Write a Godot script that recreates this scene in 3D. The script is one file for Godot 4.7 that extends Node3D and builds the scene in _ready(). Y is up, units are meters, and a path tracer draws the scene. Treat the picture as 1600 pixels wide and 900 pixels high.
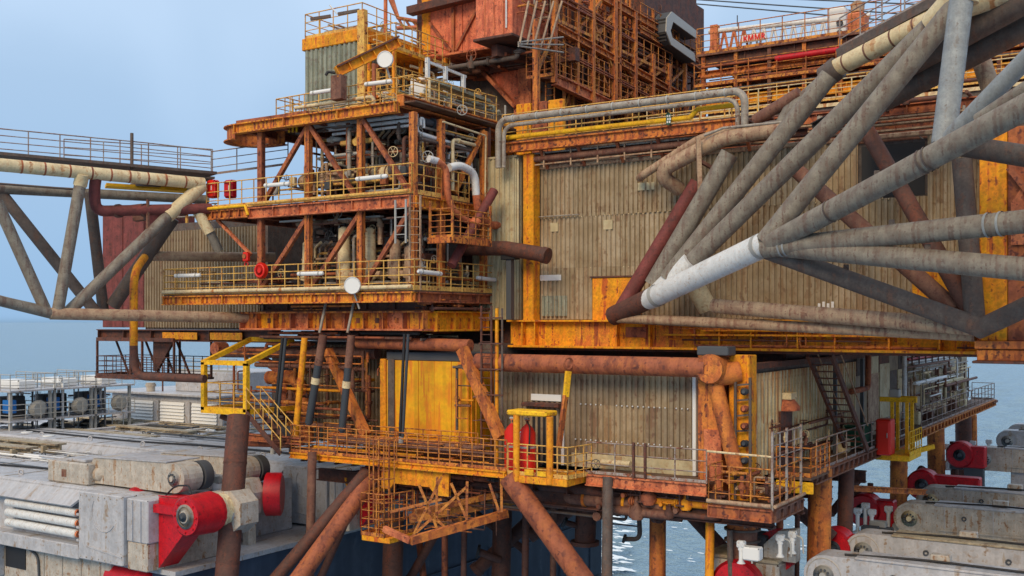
extends Node3D
# Offshore platform topside standing between the two bows of a lifting vessel.
# Axes: x runs along the platform's front faces, -z along its side faces, y = 0 is eye level, the sea lies at y = -32.

const FOCAL := 1650.0      # focal length of the 1600 x 900 survey picture, in its pixels
const HORIZON := 503.0
const YAW := 32.5
const SEA := -32.0

class Builder:
	var v := PackedVector3Array()
	var n := PackedVector3Array()
	var ix := PackedInt32Array()
	func quad(a: Vector3, b: Vector3, c: Vector3, d: Vector3, out: Vector3) -> void:
		var cr := (b - a).cross(c - a)
		if cr.length_squared() < 1e-14: cr = (c - a).cross(d - a)
		if cr.dot(out) > 0.0:
			var t := b
			b = d
			d = t
			cr = -cr
		var nn := -cr.normalized()
		var s := v.size()
		v.append_array([a, b, c, d])
		n.append_array([nn, nn, nn, nn])
		ix.append_array([s, s + 1, s + 2, s, s + 2, s + 3])
	func tri(a: Vector3, b: Vector3, c: Vector3, out: Vector3) -> void:
		var cr := (b - a).cross(c - a)
		if cr.dot(out) > 0.0:
			var t := b
			b = c
			c = t
			cr = -cr
		var nn := -cr.normalized()
		var s := v.size()
		v.append_array([a, b, c])
		n.append_array([nn, nn, nn])
		ix.append_array([s, s + 1, s + 2])
	func hexa(p: Array) -> Builder:   # eight corners: bottom four in a ring, top four in the same ring
		var c := Vector3.ZERO
		for q in p: c += q
		c /= 8.0
		for f in [[0, 1, 2, 3], [4, 5, 6, 7], [0, 1, 5, 4], [1, 2, 6, 5], [2, 3, 7, 6], [3, 0, 4, 7]]:
			var m: Vector3 = (p[f[0]] + p[f[1]] + p[f[2]] + p[f[3]]) / 4.0
			quad(p[f[0]], p[f[1]], p[f[2]], p[f[3]], m - c)
		return self
	func aabox(lo: Vector3, hi: Vector3) -> Builder:
		return hexa([lo, Vector3(hi.x, lo.y, lo.z), Vector3(hi.x, lo.y, hi.z), Vector3(lo.x, lo.y, hi.z), Vector3(lo.x, hi.y, lo.z), Vector3(hi.x, hi.y, lo.z), hi, Vector3(lo.x, hi.y, hi.z)])
	func bevbox(lo: Vector3, hi: Vector3, e: float) -> Builder:   # box with chamfered edges
		var c := (lo + hi) / 2.0
		var h := (hi - lo) / 2.0
		for ax in 3:
			for s in [-1.0, 1.0]:
				var u := (ax + 1) % 3
				var w := (ax + 2) % 3
				var q := []
				for k in [[-1, -1], [1, -1], [1, 1], [-1, 1]]:
					var p := Vector3.ZERO
					p[ax] = s * h[ax]
					p[u] = k[0] * (h[u] - e)
					p[w] = k[1] * (h[w] - e)
					q.append(c + p)
				var o := Vector3.ZERO
				o[ax] = s
				quad(q[0], q[1], q[2], q[3], o)
			for s in [[-1, -1], [1, -1], [1, 1], [-1, 1]]:
				var u := (ax + 1) % 3
				var w := (ax + 2) % 3
				var q := []
				for k in [[-1, 0], [1, 0], [1, 1], [-1, 1]]:
					var p := Vector3.ZERO
					p[ax] = k[0] * (h[ax] - e)
					p[u] = s[0] * (h[u] - (e if k[1] == 0 else 0.0))
					p[w] = s[1] * (h[w] - (0.0 if k[1] == 0 else e))
					q.append(c + p)
				var o := Vector3.ZERO
				o[u] = s[0]
				o[w] = s[1]
				quad(q[0], q[1], q[2], q[3], o)
		return self
	func bar(p: Vector3, q: Vector3, w: float, h: float, up := Vector3.UP) -> Builder:
		var d := (q - p).normalized()
		var s := d.cross(up)
		if s.length() < 0.01: s = d.cross(Vector3.BACK)
		s = s.normalized()
		var t := s.cross(d).normalized()
		var a := s * w * 0.5
		var b := t * h * 0.5
		return hexa([p - a - b, p + a - b, q + a - b, q - a - b, p - a + b, p + a + b, q + a + b, q - a + b])
	func ibeam(p: Vector3, q: Vector3, w: float, h: float, stiff := 0.0, tf := 0.05) -> Builder:
		var y := Vector3.UP * (h - tf) * 0.5
		bar(p + y, q + y, w, tf)
		bar(p - y, q - y, w, tf)
		bar(p, q, w * 0.18, h - tf * 2.0)
		if stiff > 0.0:
			var k := maxi(1, int(p.distance_to(q) / stiff))
			var d := (q - p).normalized() * 0.02
			for j in k + 1:
				var c := p.lerp(q, clampf(float(j) / k, 0.006, 0.994))
				bar(c - d, c + d, w * 0.9, h - tf * 2.0)
		return self
	func tube(pts: Array, r, sides := 10, caps := true) -> Builder:
		var m := pts.size()
		var d0: Vector3 = (pts[1] - pts[0]).normalized()
		var ref := Vector3.UP if absf(d0.y) < 0.9 else Vector3.RIGHT
		var u := d0.cross(ref).normalized()
		var start := v.size()
		for k in m:
			var d: Vector3
			if k == 0: d = d0
			elif k == m - 1: d = (pts[k] - pts[k - 1]).normalized()
			else: d = ((pts[k] - pts[k - 1]).normalized() + (pts[k + 1] - pts[k]).normalized()).normalized()
			u = (u - d * u.dot(d)).normalized()
			var w := d.cross(u)
			var rr: float = r[k] if r is Array else r
			for j in sides:
				var a := TAU * j / sides
				var o := u * cos(a) + w * sin(a)
				v.append(pts[k] + o * rr)
				n.append(o)
		for k in m - 1:
			for j in sides:
				var a := start + k * sides + j
				var b := start + k * sides + (j + 1) % sides
				ix.append_array([a, b + sides, b, a, a + sides, b + sides])
		if caps:
			for e in 2:
				var k: int = 0 if e == 0 else m - 1
				var d: Vector3 = -d0 if e == 0 else (pts[m - 1] - pts[m - 2]).normalized()
				var s := v.size()
				v.append(pts[k])
				n.append(d)
				for j in sides:
					v.append(v[start + k * sides + j])
					n.append(d)
				for j in sides:
					if e == 1: ix.append_array([s, s + 1 + (j + 1) % sides, s + 1 + j])
					else: ix.append_array([s, s + 1 + j, s + 1 + (j + 1) % sides])
		return self
	func lathe(base: Vector3, axis: Vector3, prof: Array, sides := 18) -> Builder:   # prof: [height along the axis, radius]
		axis = axis.normalized()
		for k in prof.size() - 1:
			tube([base + axis * prof[k][0], base + axis * (prof[k + 1][0] + 1e-4)], [prof[k][1] + 1e-4, prof[k + 1][1] + 1e-4], sides, false)
		var s: Array = prof[0]
		var e: Array = prof[-1]
		if s[1] > 0.001: tube([base + axis * s[0], base + axis * (s[0] + 0.002)], s[1], sides, true)
		if e[1] > 0.001: tube([base + axis * (e[0] - 0.002), base + axis * e[0]], e[1], sides, true)
		return self
	func ring(c: Vector3, axis: Vector3, R: float, r: float, seg := 20, sides := 6) -> Builder:
		axis = axis.normalized()
		var u := axis.cross(Vector3.UP if absf(axis.y) < 0.9 else Vector3.RIGHT).normalized()
		var w := axis.cross(u)
		var p := []
		for k in seg + 1:
			var a := TAU * k / seg
			p.append(c + (u * cos(a) + w * sin(a)) * R)
		return tube(p, r, sides, false)
	func prism(outline: Array, o: Vector3, ux: Vector3, uy: Vector3, depth: Vector3) -> Builder:   # a flat outline pushed along depth
		var poly := PackedVector2Array()
		for q in outline: poly.append(Vector2(q[0], q[1]))
		var t := Geometry2D.triangulate_polygon(poly)
		var P := func(q: Vector2) -> Vector3: return o + ux * q.x + uy * q.y
		for k in range(0, t.size(), 3):
			tri(P.call(poly[t[k]]), P.call(poly[t[k + 1]]), P.call(poly[t[k + 2]]), -depth)
			tri(P.call(poly[t[k]]) + depth, P.call(poly[t[k + 1]]) + depth, P.call(poly[t[k + 2]]) + depth, depth)
		var turn := 0.0
		for k in poly.size():
			turn += poly[k].cross(poly[(k + 1) % poly.size()])
		for k in poly.size():
			var a := poly[k]
			var b := poly[(k + 1) % poly.size()]
			var e := (b - a)
			var o2 := Vector2(e.y, -e.x) * signf(turn)
			quad(P.call(a), P.call(b), P.call(b) + depth, P.call(a) + depth, ux * o2.x + uy * o2.y)
		return self
	func mesh() -> ArrayMesh:
		var arr := []
		arr.resize(Mesh.ARRAY_MAX)
		arr[Mesh.ARRAY_VERTEX] = v
		arr[Mesh.ARRAY_NORMAL] = n
		arr[Mesh.ARRAY_INDEX] = ix
		var m := ArrayMesh.new()
		m.add_surface_from_arrays(Mesh.PRIMITIVE_TRIANGLES, arr)
		return m

func mb() -> Builder: return Builder.new()

# ---------- places: rays of the survey picture met with a plane of the platform, or taken at a depth in metres
func ray(x: float, y: float) -> Vector3:
	var a := (x - 800.0) / FOCAL
	var s := sin(deg_to_rad(YAW))
	var c := cos(deg_to_rad(YAW))
	return Vector3(-s + c * a, (HORIZON - y) / FOCAL, -c - s * a)
func at_z(x: float, y: float, z: float) -> Vector3:
	var r := ray(x, y)
	return r * (z / r.z)
func at_x(x: float, y: float, X: float) -> Vector3:
	var r := ray(x, y)
	return r * (X / r.x)
func at_y(x: float, y: float, Y: float) -> Vector3:
	var r := ray(x, y)
	return r * (Y / r.y)
func at_d(x: float, y: float, d: float) -> Vector3: return ray(x, y) * d
func bend(pts: Array, R: float, k := 5) -> Array:   # rounds the corners of a pipe run
	var o := [pts[0]]
	for j in range(1, pts.size() - 1):
		var a: Vector3 = (pts[j - 1] - pts[j])
		var b: Vector3 = (pts[j + 1] - pts[j])
		var l := minf(R, minf(a.length(), b.length()) * 0.48)
		var p: Vector3 = pts[j] + a.normalized() * l
		var q: Vector3 = pts[j] + b.normalized() * l
		for s in k + 1:
			var t := float(s) / k
			o.append(p.lerp(pts[j], t).lerp(pts[j].lerp(q, t), t))
	o.append(pts[-1])
	return o

# ---------- scene objects
var M := {}
var used := {}
var things := []
func numbered(called: String, where := "") -> String:
	var key := where + "/" + called
	var k: int = used.get(key, 0)
	used[key] = k + 1
	return called if k == 0 else "%s_%03d" % [called, k]
func thing(called: String, label: String, category: String, group := "") -> Node3D:
	var o := Node3D.new()
	o.name = numbered(called)
	add_child(o)
	o.set_meta("label", label)
	o.set_meta("category", category)
	if group: o.set_meta("group", group)
	things.append(o)
	return o
func part(parent: Node3D, called: String, b: Builder, mat: Material) -> MeshInstance3D:
	return put(parent, called, b.mesh(), mat)
func put(parent: Node3D, called: String, m: Mesh, mat: Material, at := Vector3.ZERO) -> MeshInstance3D:
	var o := MeshInstance3D.new()
	o.mesh = m
	o.material_override = mat
	o.name = numbered(called, str(parent.get_instance_id()))
	parent.add_child(o)
	o.position = at
	return o
func single(called: String, b: Builder, mat: Material, label: String, category: String, group := "") -> MeshInstance3D:
	var o := MeshInstance3D.new()
	o.mesh = b.mesh()
	o.material_override = mat
	o.name = numbered(called)
	add_child(o)
	o.set_meta("label", label)
	o.set_meta("category", category)
	if group: o.set_meta("group", group)
	return o
func structure(called: String, m: Mesh, mat: Material) -> MeshInstance3D:
	var o := MeshInstance3D.new()
	o.mesh = m
	o.material_override = mat
	o.name = called
	add_child(o)
	o.set_meta("kind", "structure")
	return o
func settle() -> void:   # moves each thing's node to the middle of its base, its parts staying where they are
	for o in things:
		var box := AABB()
		var first := true
		for c in o.get_children():
			if c is MeshInstance3D and c.mesh:
				var bb: AABB = c.mesh.get_aabb()
				bb.position += c.position
				box = bb if first else box.merge(bb)
				first = false
		if first: continue
		var base := box.get_center()
		base.y = box.position.y
		o.position = base
		for c in o.get_children(): c.position -= base

# ---------- repeated fittings
var shared := {}
func post_mesh(h: float, r: float) -> Mesh:
	var k := "post%.2f%.3f" % [h, r]
	if not shared.has(k): shared[k] = mb().tube([Vector3.ZERO, Vector3(0, h, 0)], r, 6).mesh()
	return shared[k]
func rail(parent: Node3D, pts: Array, mat: Material, h := 1.1, gap := 1.2, mids := 2, toe := 0.14, r := 0.026) -> void:
	for k in pts.size() - 1:
		var a: Vector3 = pts[k]
		var b: Vector3 = pts[k + 1]
		var m := mb()
		var y := Vector3.UP
		m.tube([a + y * h, b + y * h], r, 6)
		for j in mids: m.tube([a + y * h * (j + 1.0) / (mids + 1.0), b + y * h * (j + 1.0) / (mids + 1.0)], r * 0.8, 5)
		if toe > 0.0: m.bar(a + y * (toe * 0.5 + 0.01), b + y * (toe * 0.5 + 0.01), 0.012, toe)
		var o := part(parent, "railing", m, mat)
		var n := maxi(1, roundi(a.distance_to(b) / gap))
		for j in n + 1: put(o, "post", post_mesh(h, r), mat, a.lerp(b, float(j) / n))
func ladder(parent: Node3D, p: Vector3, q: Vector3, w: float, across: Vector3, mat: Material, step := 0.3, r := 0.03) -> void:
	var s := across.normalized() * w * 0.5
	for k in [-1.0, 1.0]: part(parent, "ladder_stile", mb().bar(p + s * k, q + s * k, r * 2, r * 2), mat)
	var n := int(p.distance_to(q) / step)
	var m := mb().tube([-s, s], r * 0.6, 5).mesh()
	for j in range(1, n): put(parent, "rung", m, mat, p.lerp(q, float(j) / n))
func stairs(parent: Node3D, p: Vector3, q: Vector3, w: Vector3, mat: Material, rmat: Material) -> void:   # p foot, q head, w across
	var h := w * 0.5
	for k in [-1.0, 1.0]:
		part(parent, "stringer", mb().bar(p + h * k, q + h * k, 0.05, 0.22), mat)
		var m := mb()
		for y in [0.55, 1.05]: m.tube([p + h * k + Vector3(0, y, 0), q + h * k + Vector3(0, y, 0)], 0.024, 5)
		var o := part(parent, "handrail", m, rmat)
		for j in 5: put(o, "post", post_mesh(1.05, 0.024), rmat, (p + h * k).lerp(q + h * k, j / 4.0))
	var n := int(absf(q.y - p.y) / 0.21)
	var d := (q - p)
	d.y = 0
	d = d.normalized() * 0.13
	var t := mb().hexa([-h - d - Vector3(0, .02, 0), h - d - Vector3(0, .02, 0), h + d - Vector3(0, .02, 0), -h + d - Vector3(0, .02, 0), -h - d + Vector3(0, .02, 0), h - d + Vector3(0, .02, 0), h + d + Vector3(0, .02, 0), -h + d + Vector3(0, .02, 0)]).mesh()
	for j in range(1, n): put(parent, "tread", t, mat, p.lerp(q, float(j) / n))
func sheet_mesh(u: Vector3, out: Vector3, w: float, h: float, pitch := 0.21, deep := 0.075) -> Mesh:   # trapezoid corrugated sheet, origin at its foot
	var k := "sheet%s%s%.3f%.3f%.3f" % [u, out, w, h, pitch]
	if shared.has(k): return shared[k]
	var n := maxi(1, roundi(w / pitch))
	var p := w / n
	var m := mb()
	var line := [[0.0, 0.0]]
	for j in n: line.append_array([[p * (j + 0.22), 0.0], [p * (j + 0.33), 1.0], [p * (j + 0.73), 1.0], [p * (j + 0.84), 0.0]])
	line.append([w, 0.0])
	for j in line.size() - 1:
		var a: Vector3 = u * line[j][0] + out * deep * line[j][1]
		var b: Vector3 = u * line[j + 1][0] + out * deep * line[j + 1][1]
		m.quad(a, b, b + Vector3(0, h, 0), a + Vector3(0, h, 0), out)
	shared[k] = m.mesh()
	return shared[k]
func clad(parent: Node3D, a: Vector3, b: Vector3, y0: float, y1: float, out: Vector3, mats: Array, seed_: int, sw := 1.05, rows := 1, pitch := 0.21) -> void:   # corrugated sheets hung from a to b
	var rng := RandomNumberGenerator.new()
	rng.seed = seed_
	var len := Vector2(b.x - a.x, b.z - a.z).length()
	var n := maxi(1, roundi(len / sw))
	var u := Vector3(b.x - a.x, 0, b.z - a.z).normalized()
	var hh := (y1 - y0) / rows
	var m := sheet_mesh(u, out, len / n, hh - 0.004, pitch)
	for r in rows:
		for k in n:
			var p := Vector3(a.x, y0 + hh * r, a.z) + u * (len / n * k) + out * (0.012 * (k % 2) + 0.006 * r + rng.randf() * 0.004)
			put(parent, "cladding_sheet", m, mats[rng.randi() % mats.size()], p)
func lamp_tube(p: Vector3, q: Vector3, label: String) -> void:   # unlit strip light fitting: white housing on two clips
	var t := thing("strip_light", label, "light", "white strip lights on the platform railings")
	part(t, "housing", mb().tube([p, p.lerp(q, 0.03), q.lerp(p, 0.03), q], [0.05, 0.085, 0.085, 0.05], 10), M.white)
	for k in [0.15, 0.85]: part(t, "clip", mb().tube([p.lerp(q, k) - (q - p).normalized() * 0.03, p.lerp(q, k) + (q - p).normalized() * 0.03], 0.1, 10), M.galv)
func flange(m: Builder, c: Vector3, d: Vector3, r: float) -> void:
	d = d.normalized()
	m.tube([c - d * 0.06, c - d * 0.012], r * 1.5, 12)
	m.tube([c + d * 0.012, c + d * 0.06], r * 1.5, 12)
func wheel(parent: Node3D, c: Vector3, axis: Vector3, R: float, mat: Material) -> void:
	var m := mb().ring(c, axis, R, R * 0.09, 14, 5)
	var u := axis.cross(Vector3.UP).normalized() if absf(axis.y) < 0.9 else Vector3.RIGHT
	var w := axis.cross(u).normalized()
	for k in 3:
		var d := (u * cos(PI * k / 3) + w * sin(PI * k / 3)) * R
		m.tube([c - d, c + d], R * 0.06, 4)
	part(parent, "valve_wheel", m, mat)
func clutter(parent: Node3D, lo: Vector3, hi: Vector3, count: int, seed_: int, mats: Array, rmin := 0.03, rmax := 0.13) -> void:   # pipe runs, valves and hangers packed through a space
	var rng := RandomNumberGenerator.new()
	rng.seed = seed_
	var P := func() -> Vector3: return Vector3(rng.randf_range(lo.x, hi.x), rng.randf_range(lo.y, hi.y), rng.randf_range(lo.z, hi.z))
	for k in count:
		var p: Vector3 = P.call()
		var pts := [p]
		var ax := rng.randi() % 3
		var turns := 1 + rng.randi() % 4
		for j in turns:
			var q: Vector3 = pts[-1]
			var e: Vector3 = P.call()
			q[ax] = e[ax]
			if q.distance_to(pts[-1]) > 0.25: pts.append(q)
			ax = (ax + 1 + rng.randi() % 2) % 3
		if pts.size() < 2: continue
		var r := rng.randf_range(rmin, rmax) * (0.6 if rng.randf() < 0.5 else 1.0)
		var m := mb().tube(bend(pts, r * 2.6, 4), r, 8)
		for j in pts.size() - 1:
			if rng.randf() < 0.6: flange(m, pts[j].lerp(pts[j + 1], rng.randf_range(0.25, 0.75)), pts[j + 1] - pts[j], r)
		var mat: Material = mats[rng.randi() % mats.size()]
		part(parent, "pipe", m, mat)
		if rng.randf() < 0.4:
			var c: Vector3 = pts[0].lerp(pts[1], 0.5)
			var vb := mb().lathe(c - Vector3(0, r * 1.6, 0), Vector3.UP, [[0, r * 1.2], [r, r * 1.9], [r * 2.2, r * 1.9], [r * 3.2, r * 0.7], [r * 5, r * 0.45]], 10)
			part(parent, "valve", vb, mat)
			wheel(parent, c + Vector3(0, r * 3.6, 0), Vector3.UP if rng.randf() < 0.5 else Vector3.BACK, clampf(r * 2.4, 0.13, 0.26), mats[rng.randi() % mats.size()])

# ---------- materials
var nz := []
const S := 512
func noise_bytes(freq: float, seed_: int, oct: int, w := S, h := S, kind := FastNoiseLite.TYPE_SIMPLEX_SMOOTH) -> PackedByteArray:
	var f := FastNoiseLite.new()
	f.seed = seed_
	f.frequency = freq
	f.noise_type = kind
	f.fractal_type = FastNoiseLite.FRACTAL_FBM
	f.fractal_octaves = oct
	var im := f.get_seamless_image(w, h)
	im.convert(Image.FORMAT_L8)
	if w != S or h != S: im.resize(S, S, Image.INTERPOLATE_CUBIC)
	return im.get_data()
func smooth(a: float, b: float, x: float) -> float:
	var t := clampf((x - a) / (b - a), 0.0, 1.0)
	return t * t * (3.0 - 2.0 * t)
# base and alt paint tones in large patches, rust breaking through where the noise passes 1 - amount, runs = how far rust and dirt are drawn out downwards
func painted(base: Color, alt: Color, rust: Color, deep: Color, amount: float, runs: float, tile: float, seed_: int, rough := 0.75, grain := 0.16) -> StandardMaterial3D:
	var d := PackedByteArray()
	d.resize(S * S * 3)
	var A: PackedByteArray = nz[0]
	var B: PackedByteArray = nz[1]
	var C: PackedByteArray = nz[2]
	var D: PackedByteArray = nz[3]
	var ox := (seed_ * 97) % S
	var oy := (seed_ * 211) % S
	var th := 1.0 - amount
	var k := 0
	for y in S:
		var r0 := ((y + oy) % S) * S
		var r1 := ((y + oy * 3 + 77) % S) * S
		for x in S:
			var i := r0 + (x + ox) % S
			var j := r1 + (x + ox * 3 + 131) % S
			var a := A[i] / 255.0
			var b := B[i] / 255.0
			var c := C[i] / 255.0
			var e := D[j] / 255.0
			var t := smooth(0.35, 0.65, A[j] / 255.0 * 0.7 + c * 0.3)
			var q := (a * 0.55 + b * 0.45) * (1.0 - runs) + c * runs
			var ru := smooth(th - 0.07, th + 0.07, q)
			var dp := smooth(0.56, 0.70, e * 0.45 + b * 0.55) * (0.35 + 0.65 * ru)
			var g := 1.0 + (b - 0.5) * grain * 2.0 + (c - 0.5) * runs * 0.34
			var col := base.lerp(alt, t).lerp(rust, ru).lerp(deep, dp * 0.85)
			d[k] = clampi(int(col.r * g * 255.0), 0, 255)
			d[k + 1] = clampi(int(col.g * g * 255.0), 0, 255)
			d[k + 2] = clampi(int(col.b * g * 255.0), 0, 255)
			k += 3
	var m := StandardMaterial3D.new()
	m.albedo_texture = ImageTexture.create_from_image(Image.create_from_data(S, S, false, Image.FORMAT_RGB8, d))
	m.uv1_triplanar = true
	m.uv1_world_triplanar = true
	m.uv1_scale = Vector3.ONE / tile
	m.uv1_offset = Vector3(seed_ * 0.37, seed_ * 0.61, seed_ * 0.13)
	m.roughness = rough
	return m
func tinted(m: StandardMaterial3D, c: Color, off: float) -> StandardMaterial3D:   # the same coat in another batch of paint
	var t: StandardMaterial3D = m.duplicate()
	t.albedo_color = c
	t.uv1_offset += Vector3(off, off * 1.7, off * 0.6)
	return t
func plain(c: Color, rough := 0.6, metal := 0.0) -> StandardMaterial3D:
	var m := StandardMaterial3D.new()
	m.albedo_color = c
	m.roughness = rough
	m.metallic = metal
	return m
func C8(r: int, g: int, b: int) -> Color: return Color(r / 255.0, g / 255.0, b / 255.0)
func make_materials() -> void:
	nz = [noise_bytes(0.008, 3, 4), noise_bytes(0.045, 8, 3), noise_bytes(0.03, 5, 3, S, 32), noise_bytes(0.02, 21, 4)]
	var rust := C8(146, 76, 40)
	var deep := C8(72, 42, 34)
	M.orange = painted(C8(222, 136, 58), C8(200, 112, 54), C8(148, 78, 44), deep, 0.48, 0.5, 4.0, 1)
	M.ochre = painted(C8(236, 160, 44), C8(218, 126, 50), C8(150, 76, 40), C8(74, 42, 34), 0.44, 0.72, 3.2, 34)
	M.yellow = painted(C8(240, 166, 22), C8(232, 146, 26), C8(182, 90, 34), C8(100, 50, 32), 0.37, 0.55, 4.6, 2)
	M.tank = painted(C8(242, 182, 16), C8(232, 156, 18), C8(214, 128, 26), C8(208, 128, 28), 0.40, 0.8, 6.0, 3, 0.6, 0.06)
	M.brightyellow = painted(C8(248, 196, 28), C8(240, 180, 28), C8(200, 124, 40), deep, 0.27, 0.3, 4.0, 4)
	M.railyellow = painted(C8(232, 190, 100), C8(216, 166, 86), C8(168, 98, 54), deep, 0.38, 0.2, 3.0, 5)
	M.railorange = painted(C8(218, 148, 62), C8(196, 120, 58), C8(142, 76, 46), deep, 0.48, 0.2, 3.0, 6)
	M.railgrey = painted(C8(164, 160, 158), C8(146, 126, 116), C8(134, 82, 62), deep, 0.40, 0.2, 3.0, 7)
	M.clad = painted(C8(176, 160, 134), C8(160, 142, 114), C8(146, 122, 94), C8(122, 98, 76), 0.40, 0.45, 6.0, 8, 0.6, 0.06)
	M.clad2 = tinted(M.clad, C8(238, 236, 232), 0.31)
	M.clad3 = tinted(M.clad, C8(246, 240, 232), 0.63)
	M.cladlight = painted(C8(200, 190, 156), C8(186, 172, 136), C8(168, 140, 104), C8(144, 116, 88), 0.34, 0.45, 6.0, 9, 0.65, 0.06)
	M.cladgreen = painted(C8(146, 152, 138), C8(132, 138, 124), C8(126, 108, 82), deep, 0.22, 0.7, 5.0, 10, 0.6, 0.08)
	M.cladgrey = painted(C8(150, 134, 110), C8(138, 120, 96), C8(124, 98, 76), C8(102, 78, 62), 0.36, 0.4, 7.0, 11, 0.65, 0.06)
	M.cream = painted(C8(226, 210, 170), C8(210, 192, 152), C8(170, 112, 64), C8(122, 72, 48), 0.34, 0.4, 4.0, 12, 0.7, 0.1)
	M.redrust = painted(C8(168, 96, 66), C8(182, 106, 60), C8(130, 70, 48), C8(80, 44, 40), 0.48, 0.35, 5.0, 13)
	M.pinkrust = painted(C8(220, 132, 86), C8(198, 110, 72), C8(156, 82, 54), C8(96, 52, 46), 0.46, 0.3, 4.0, 14)
	M.brown = painted(C8(134, 96, 78), C8(116, 80, 68), C8(108, 66, 52), C8(74, 50, 46), 0.46, 0.25, 3.5, 15)
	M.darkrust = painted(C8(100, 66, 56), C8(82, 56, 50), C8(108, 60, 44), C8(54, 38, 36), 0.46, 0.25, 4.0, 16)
	M.boom = painted(C8(142, 136, 124), C8(120, 112, 102), C8(108, 90, 80), C8(84, 68, 62), 0.42, 0.45, 2.4, 17, 0.7, 0.1)
	M.boomblue = painted(C8(152, 158, 160), C8(134, 140, 144), C8(120, 116, 112), C8(98, 92, 90), 0.30, 0.45, 2.4, 18, 0.65, 0.1)
	M.boomdark = painted(C8(102, 92, 86), C8(86, 76, 72), C8(104, 78, 66), C8(66, 56, 54), 0.40, 0.3, 3.0, 19)
	M.boomtan = painted(C8(186, 160, 130), C8(162, 132, 108), C8(134, 96, 76), C8(98, 68, 60), 0.42, 0.4, 2.6, 20, 0.7, 0.12)
	M.ship = painted(C8(186, 187, 192), C8(174, 176, 182), C8(156, 148, 140), C8(132, 112, 96), 0.33, 0.45, 5.0, 21, 0.5, 0.07)
	M.shipcream = painted(C8(192, 186, 176), C8(176, 170, 160), C8(158, 134, 110), C8(122, 88, 64), 0.37, 0.5, 3.4, 22, 0.5, 0.09)
	M.beige = painted(C8(176, 164, 140), C8(160, 150, 128), C8(138, 118, 96), C8(108, 94, 80), 0.4, 0.1, 5.0, 23)
	M.hull = painted(C8(58, 72, 92), C8(66, 80, 100), C8(78, 90, 106), C8(50, 60, 76), 0.34, 0.4, 14.0, 24, 0.45, 0.08)
	M.red = painted(C8(204, 16, 34), C8(186, 14, 32), C8(150, 16, 30), C8(84, 26, 28), 0.30, 0.35, 2.2, 25, 0.45, 0.09)
	M.streaked = painted(C8(216, 204, 168), C8(200, 182, 138), C8(168, 112, 64), C8(138, 102, 70), 0.42, 0.92, 5.0, 26, 0.65, 0.1)
	M.maroon = painted(C8(132, 66, 62), C8(116, 58, 56), C8(104, 52, 46), C8(72, 40, 40), 0.46, 0.3, 4.0, 32)
	M.boxrust = painted(C8(228, 128, 90), C8(208, 108, 76), C8(172, 86, 60), C8(110, 60, 50), 0.42, 0.4, 3.0, 33)
	M.white = plain(C8(228, 230, 230), 0.45)
	M.whitepipe = painted(C8(224, 227, 228), C8(208, 212, 214), C8(176, 168, 158), C8(150, 118, 98), 0.27, 0.3, 2.4, 27, 0.5, 0.06)
	M.galv = plain(C8(168, 168, 164), 0.55, 0.0)
	M.steelpipe = painted(C8(164, 158, 148), C8(144, 136, 126), C8(110, 84, 66), deep, 0.32, 0.2, 3.0, 28, 0.5)
	M.black = plain(C8(34, 34, 38), 0.6)
	M.darkgrey = plain(C8(74, 78, 84), 0.6)
	M.hose = plain(C8(58, 64, 72), 0.55)
	M.firered = plain(C8(224, 36, 20), 0.45)
	M.blue = plain(C8(28, 110, 190), 0.5)
	M.green = plain(C8(20, 84, 60), 0.6)
	M.deck = painted(C8(112, 86, 66), C8(96, 74, 60), C8(96, 56, 40), deep, 0.4, 0.0, 4.0, 29)

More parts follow.
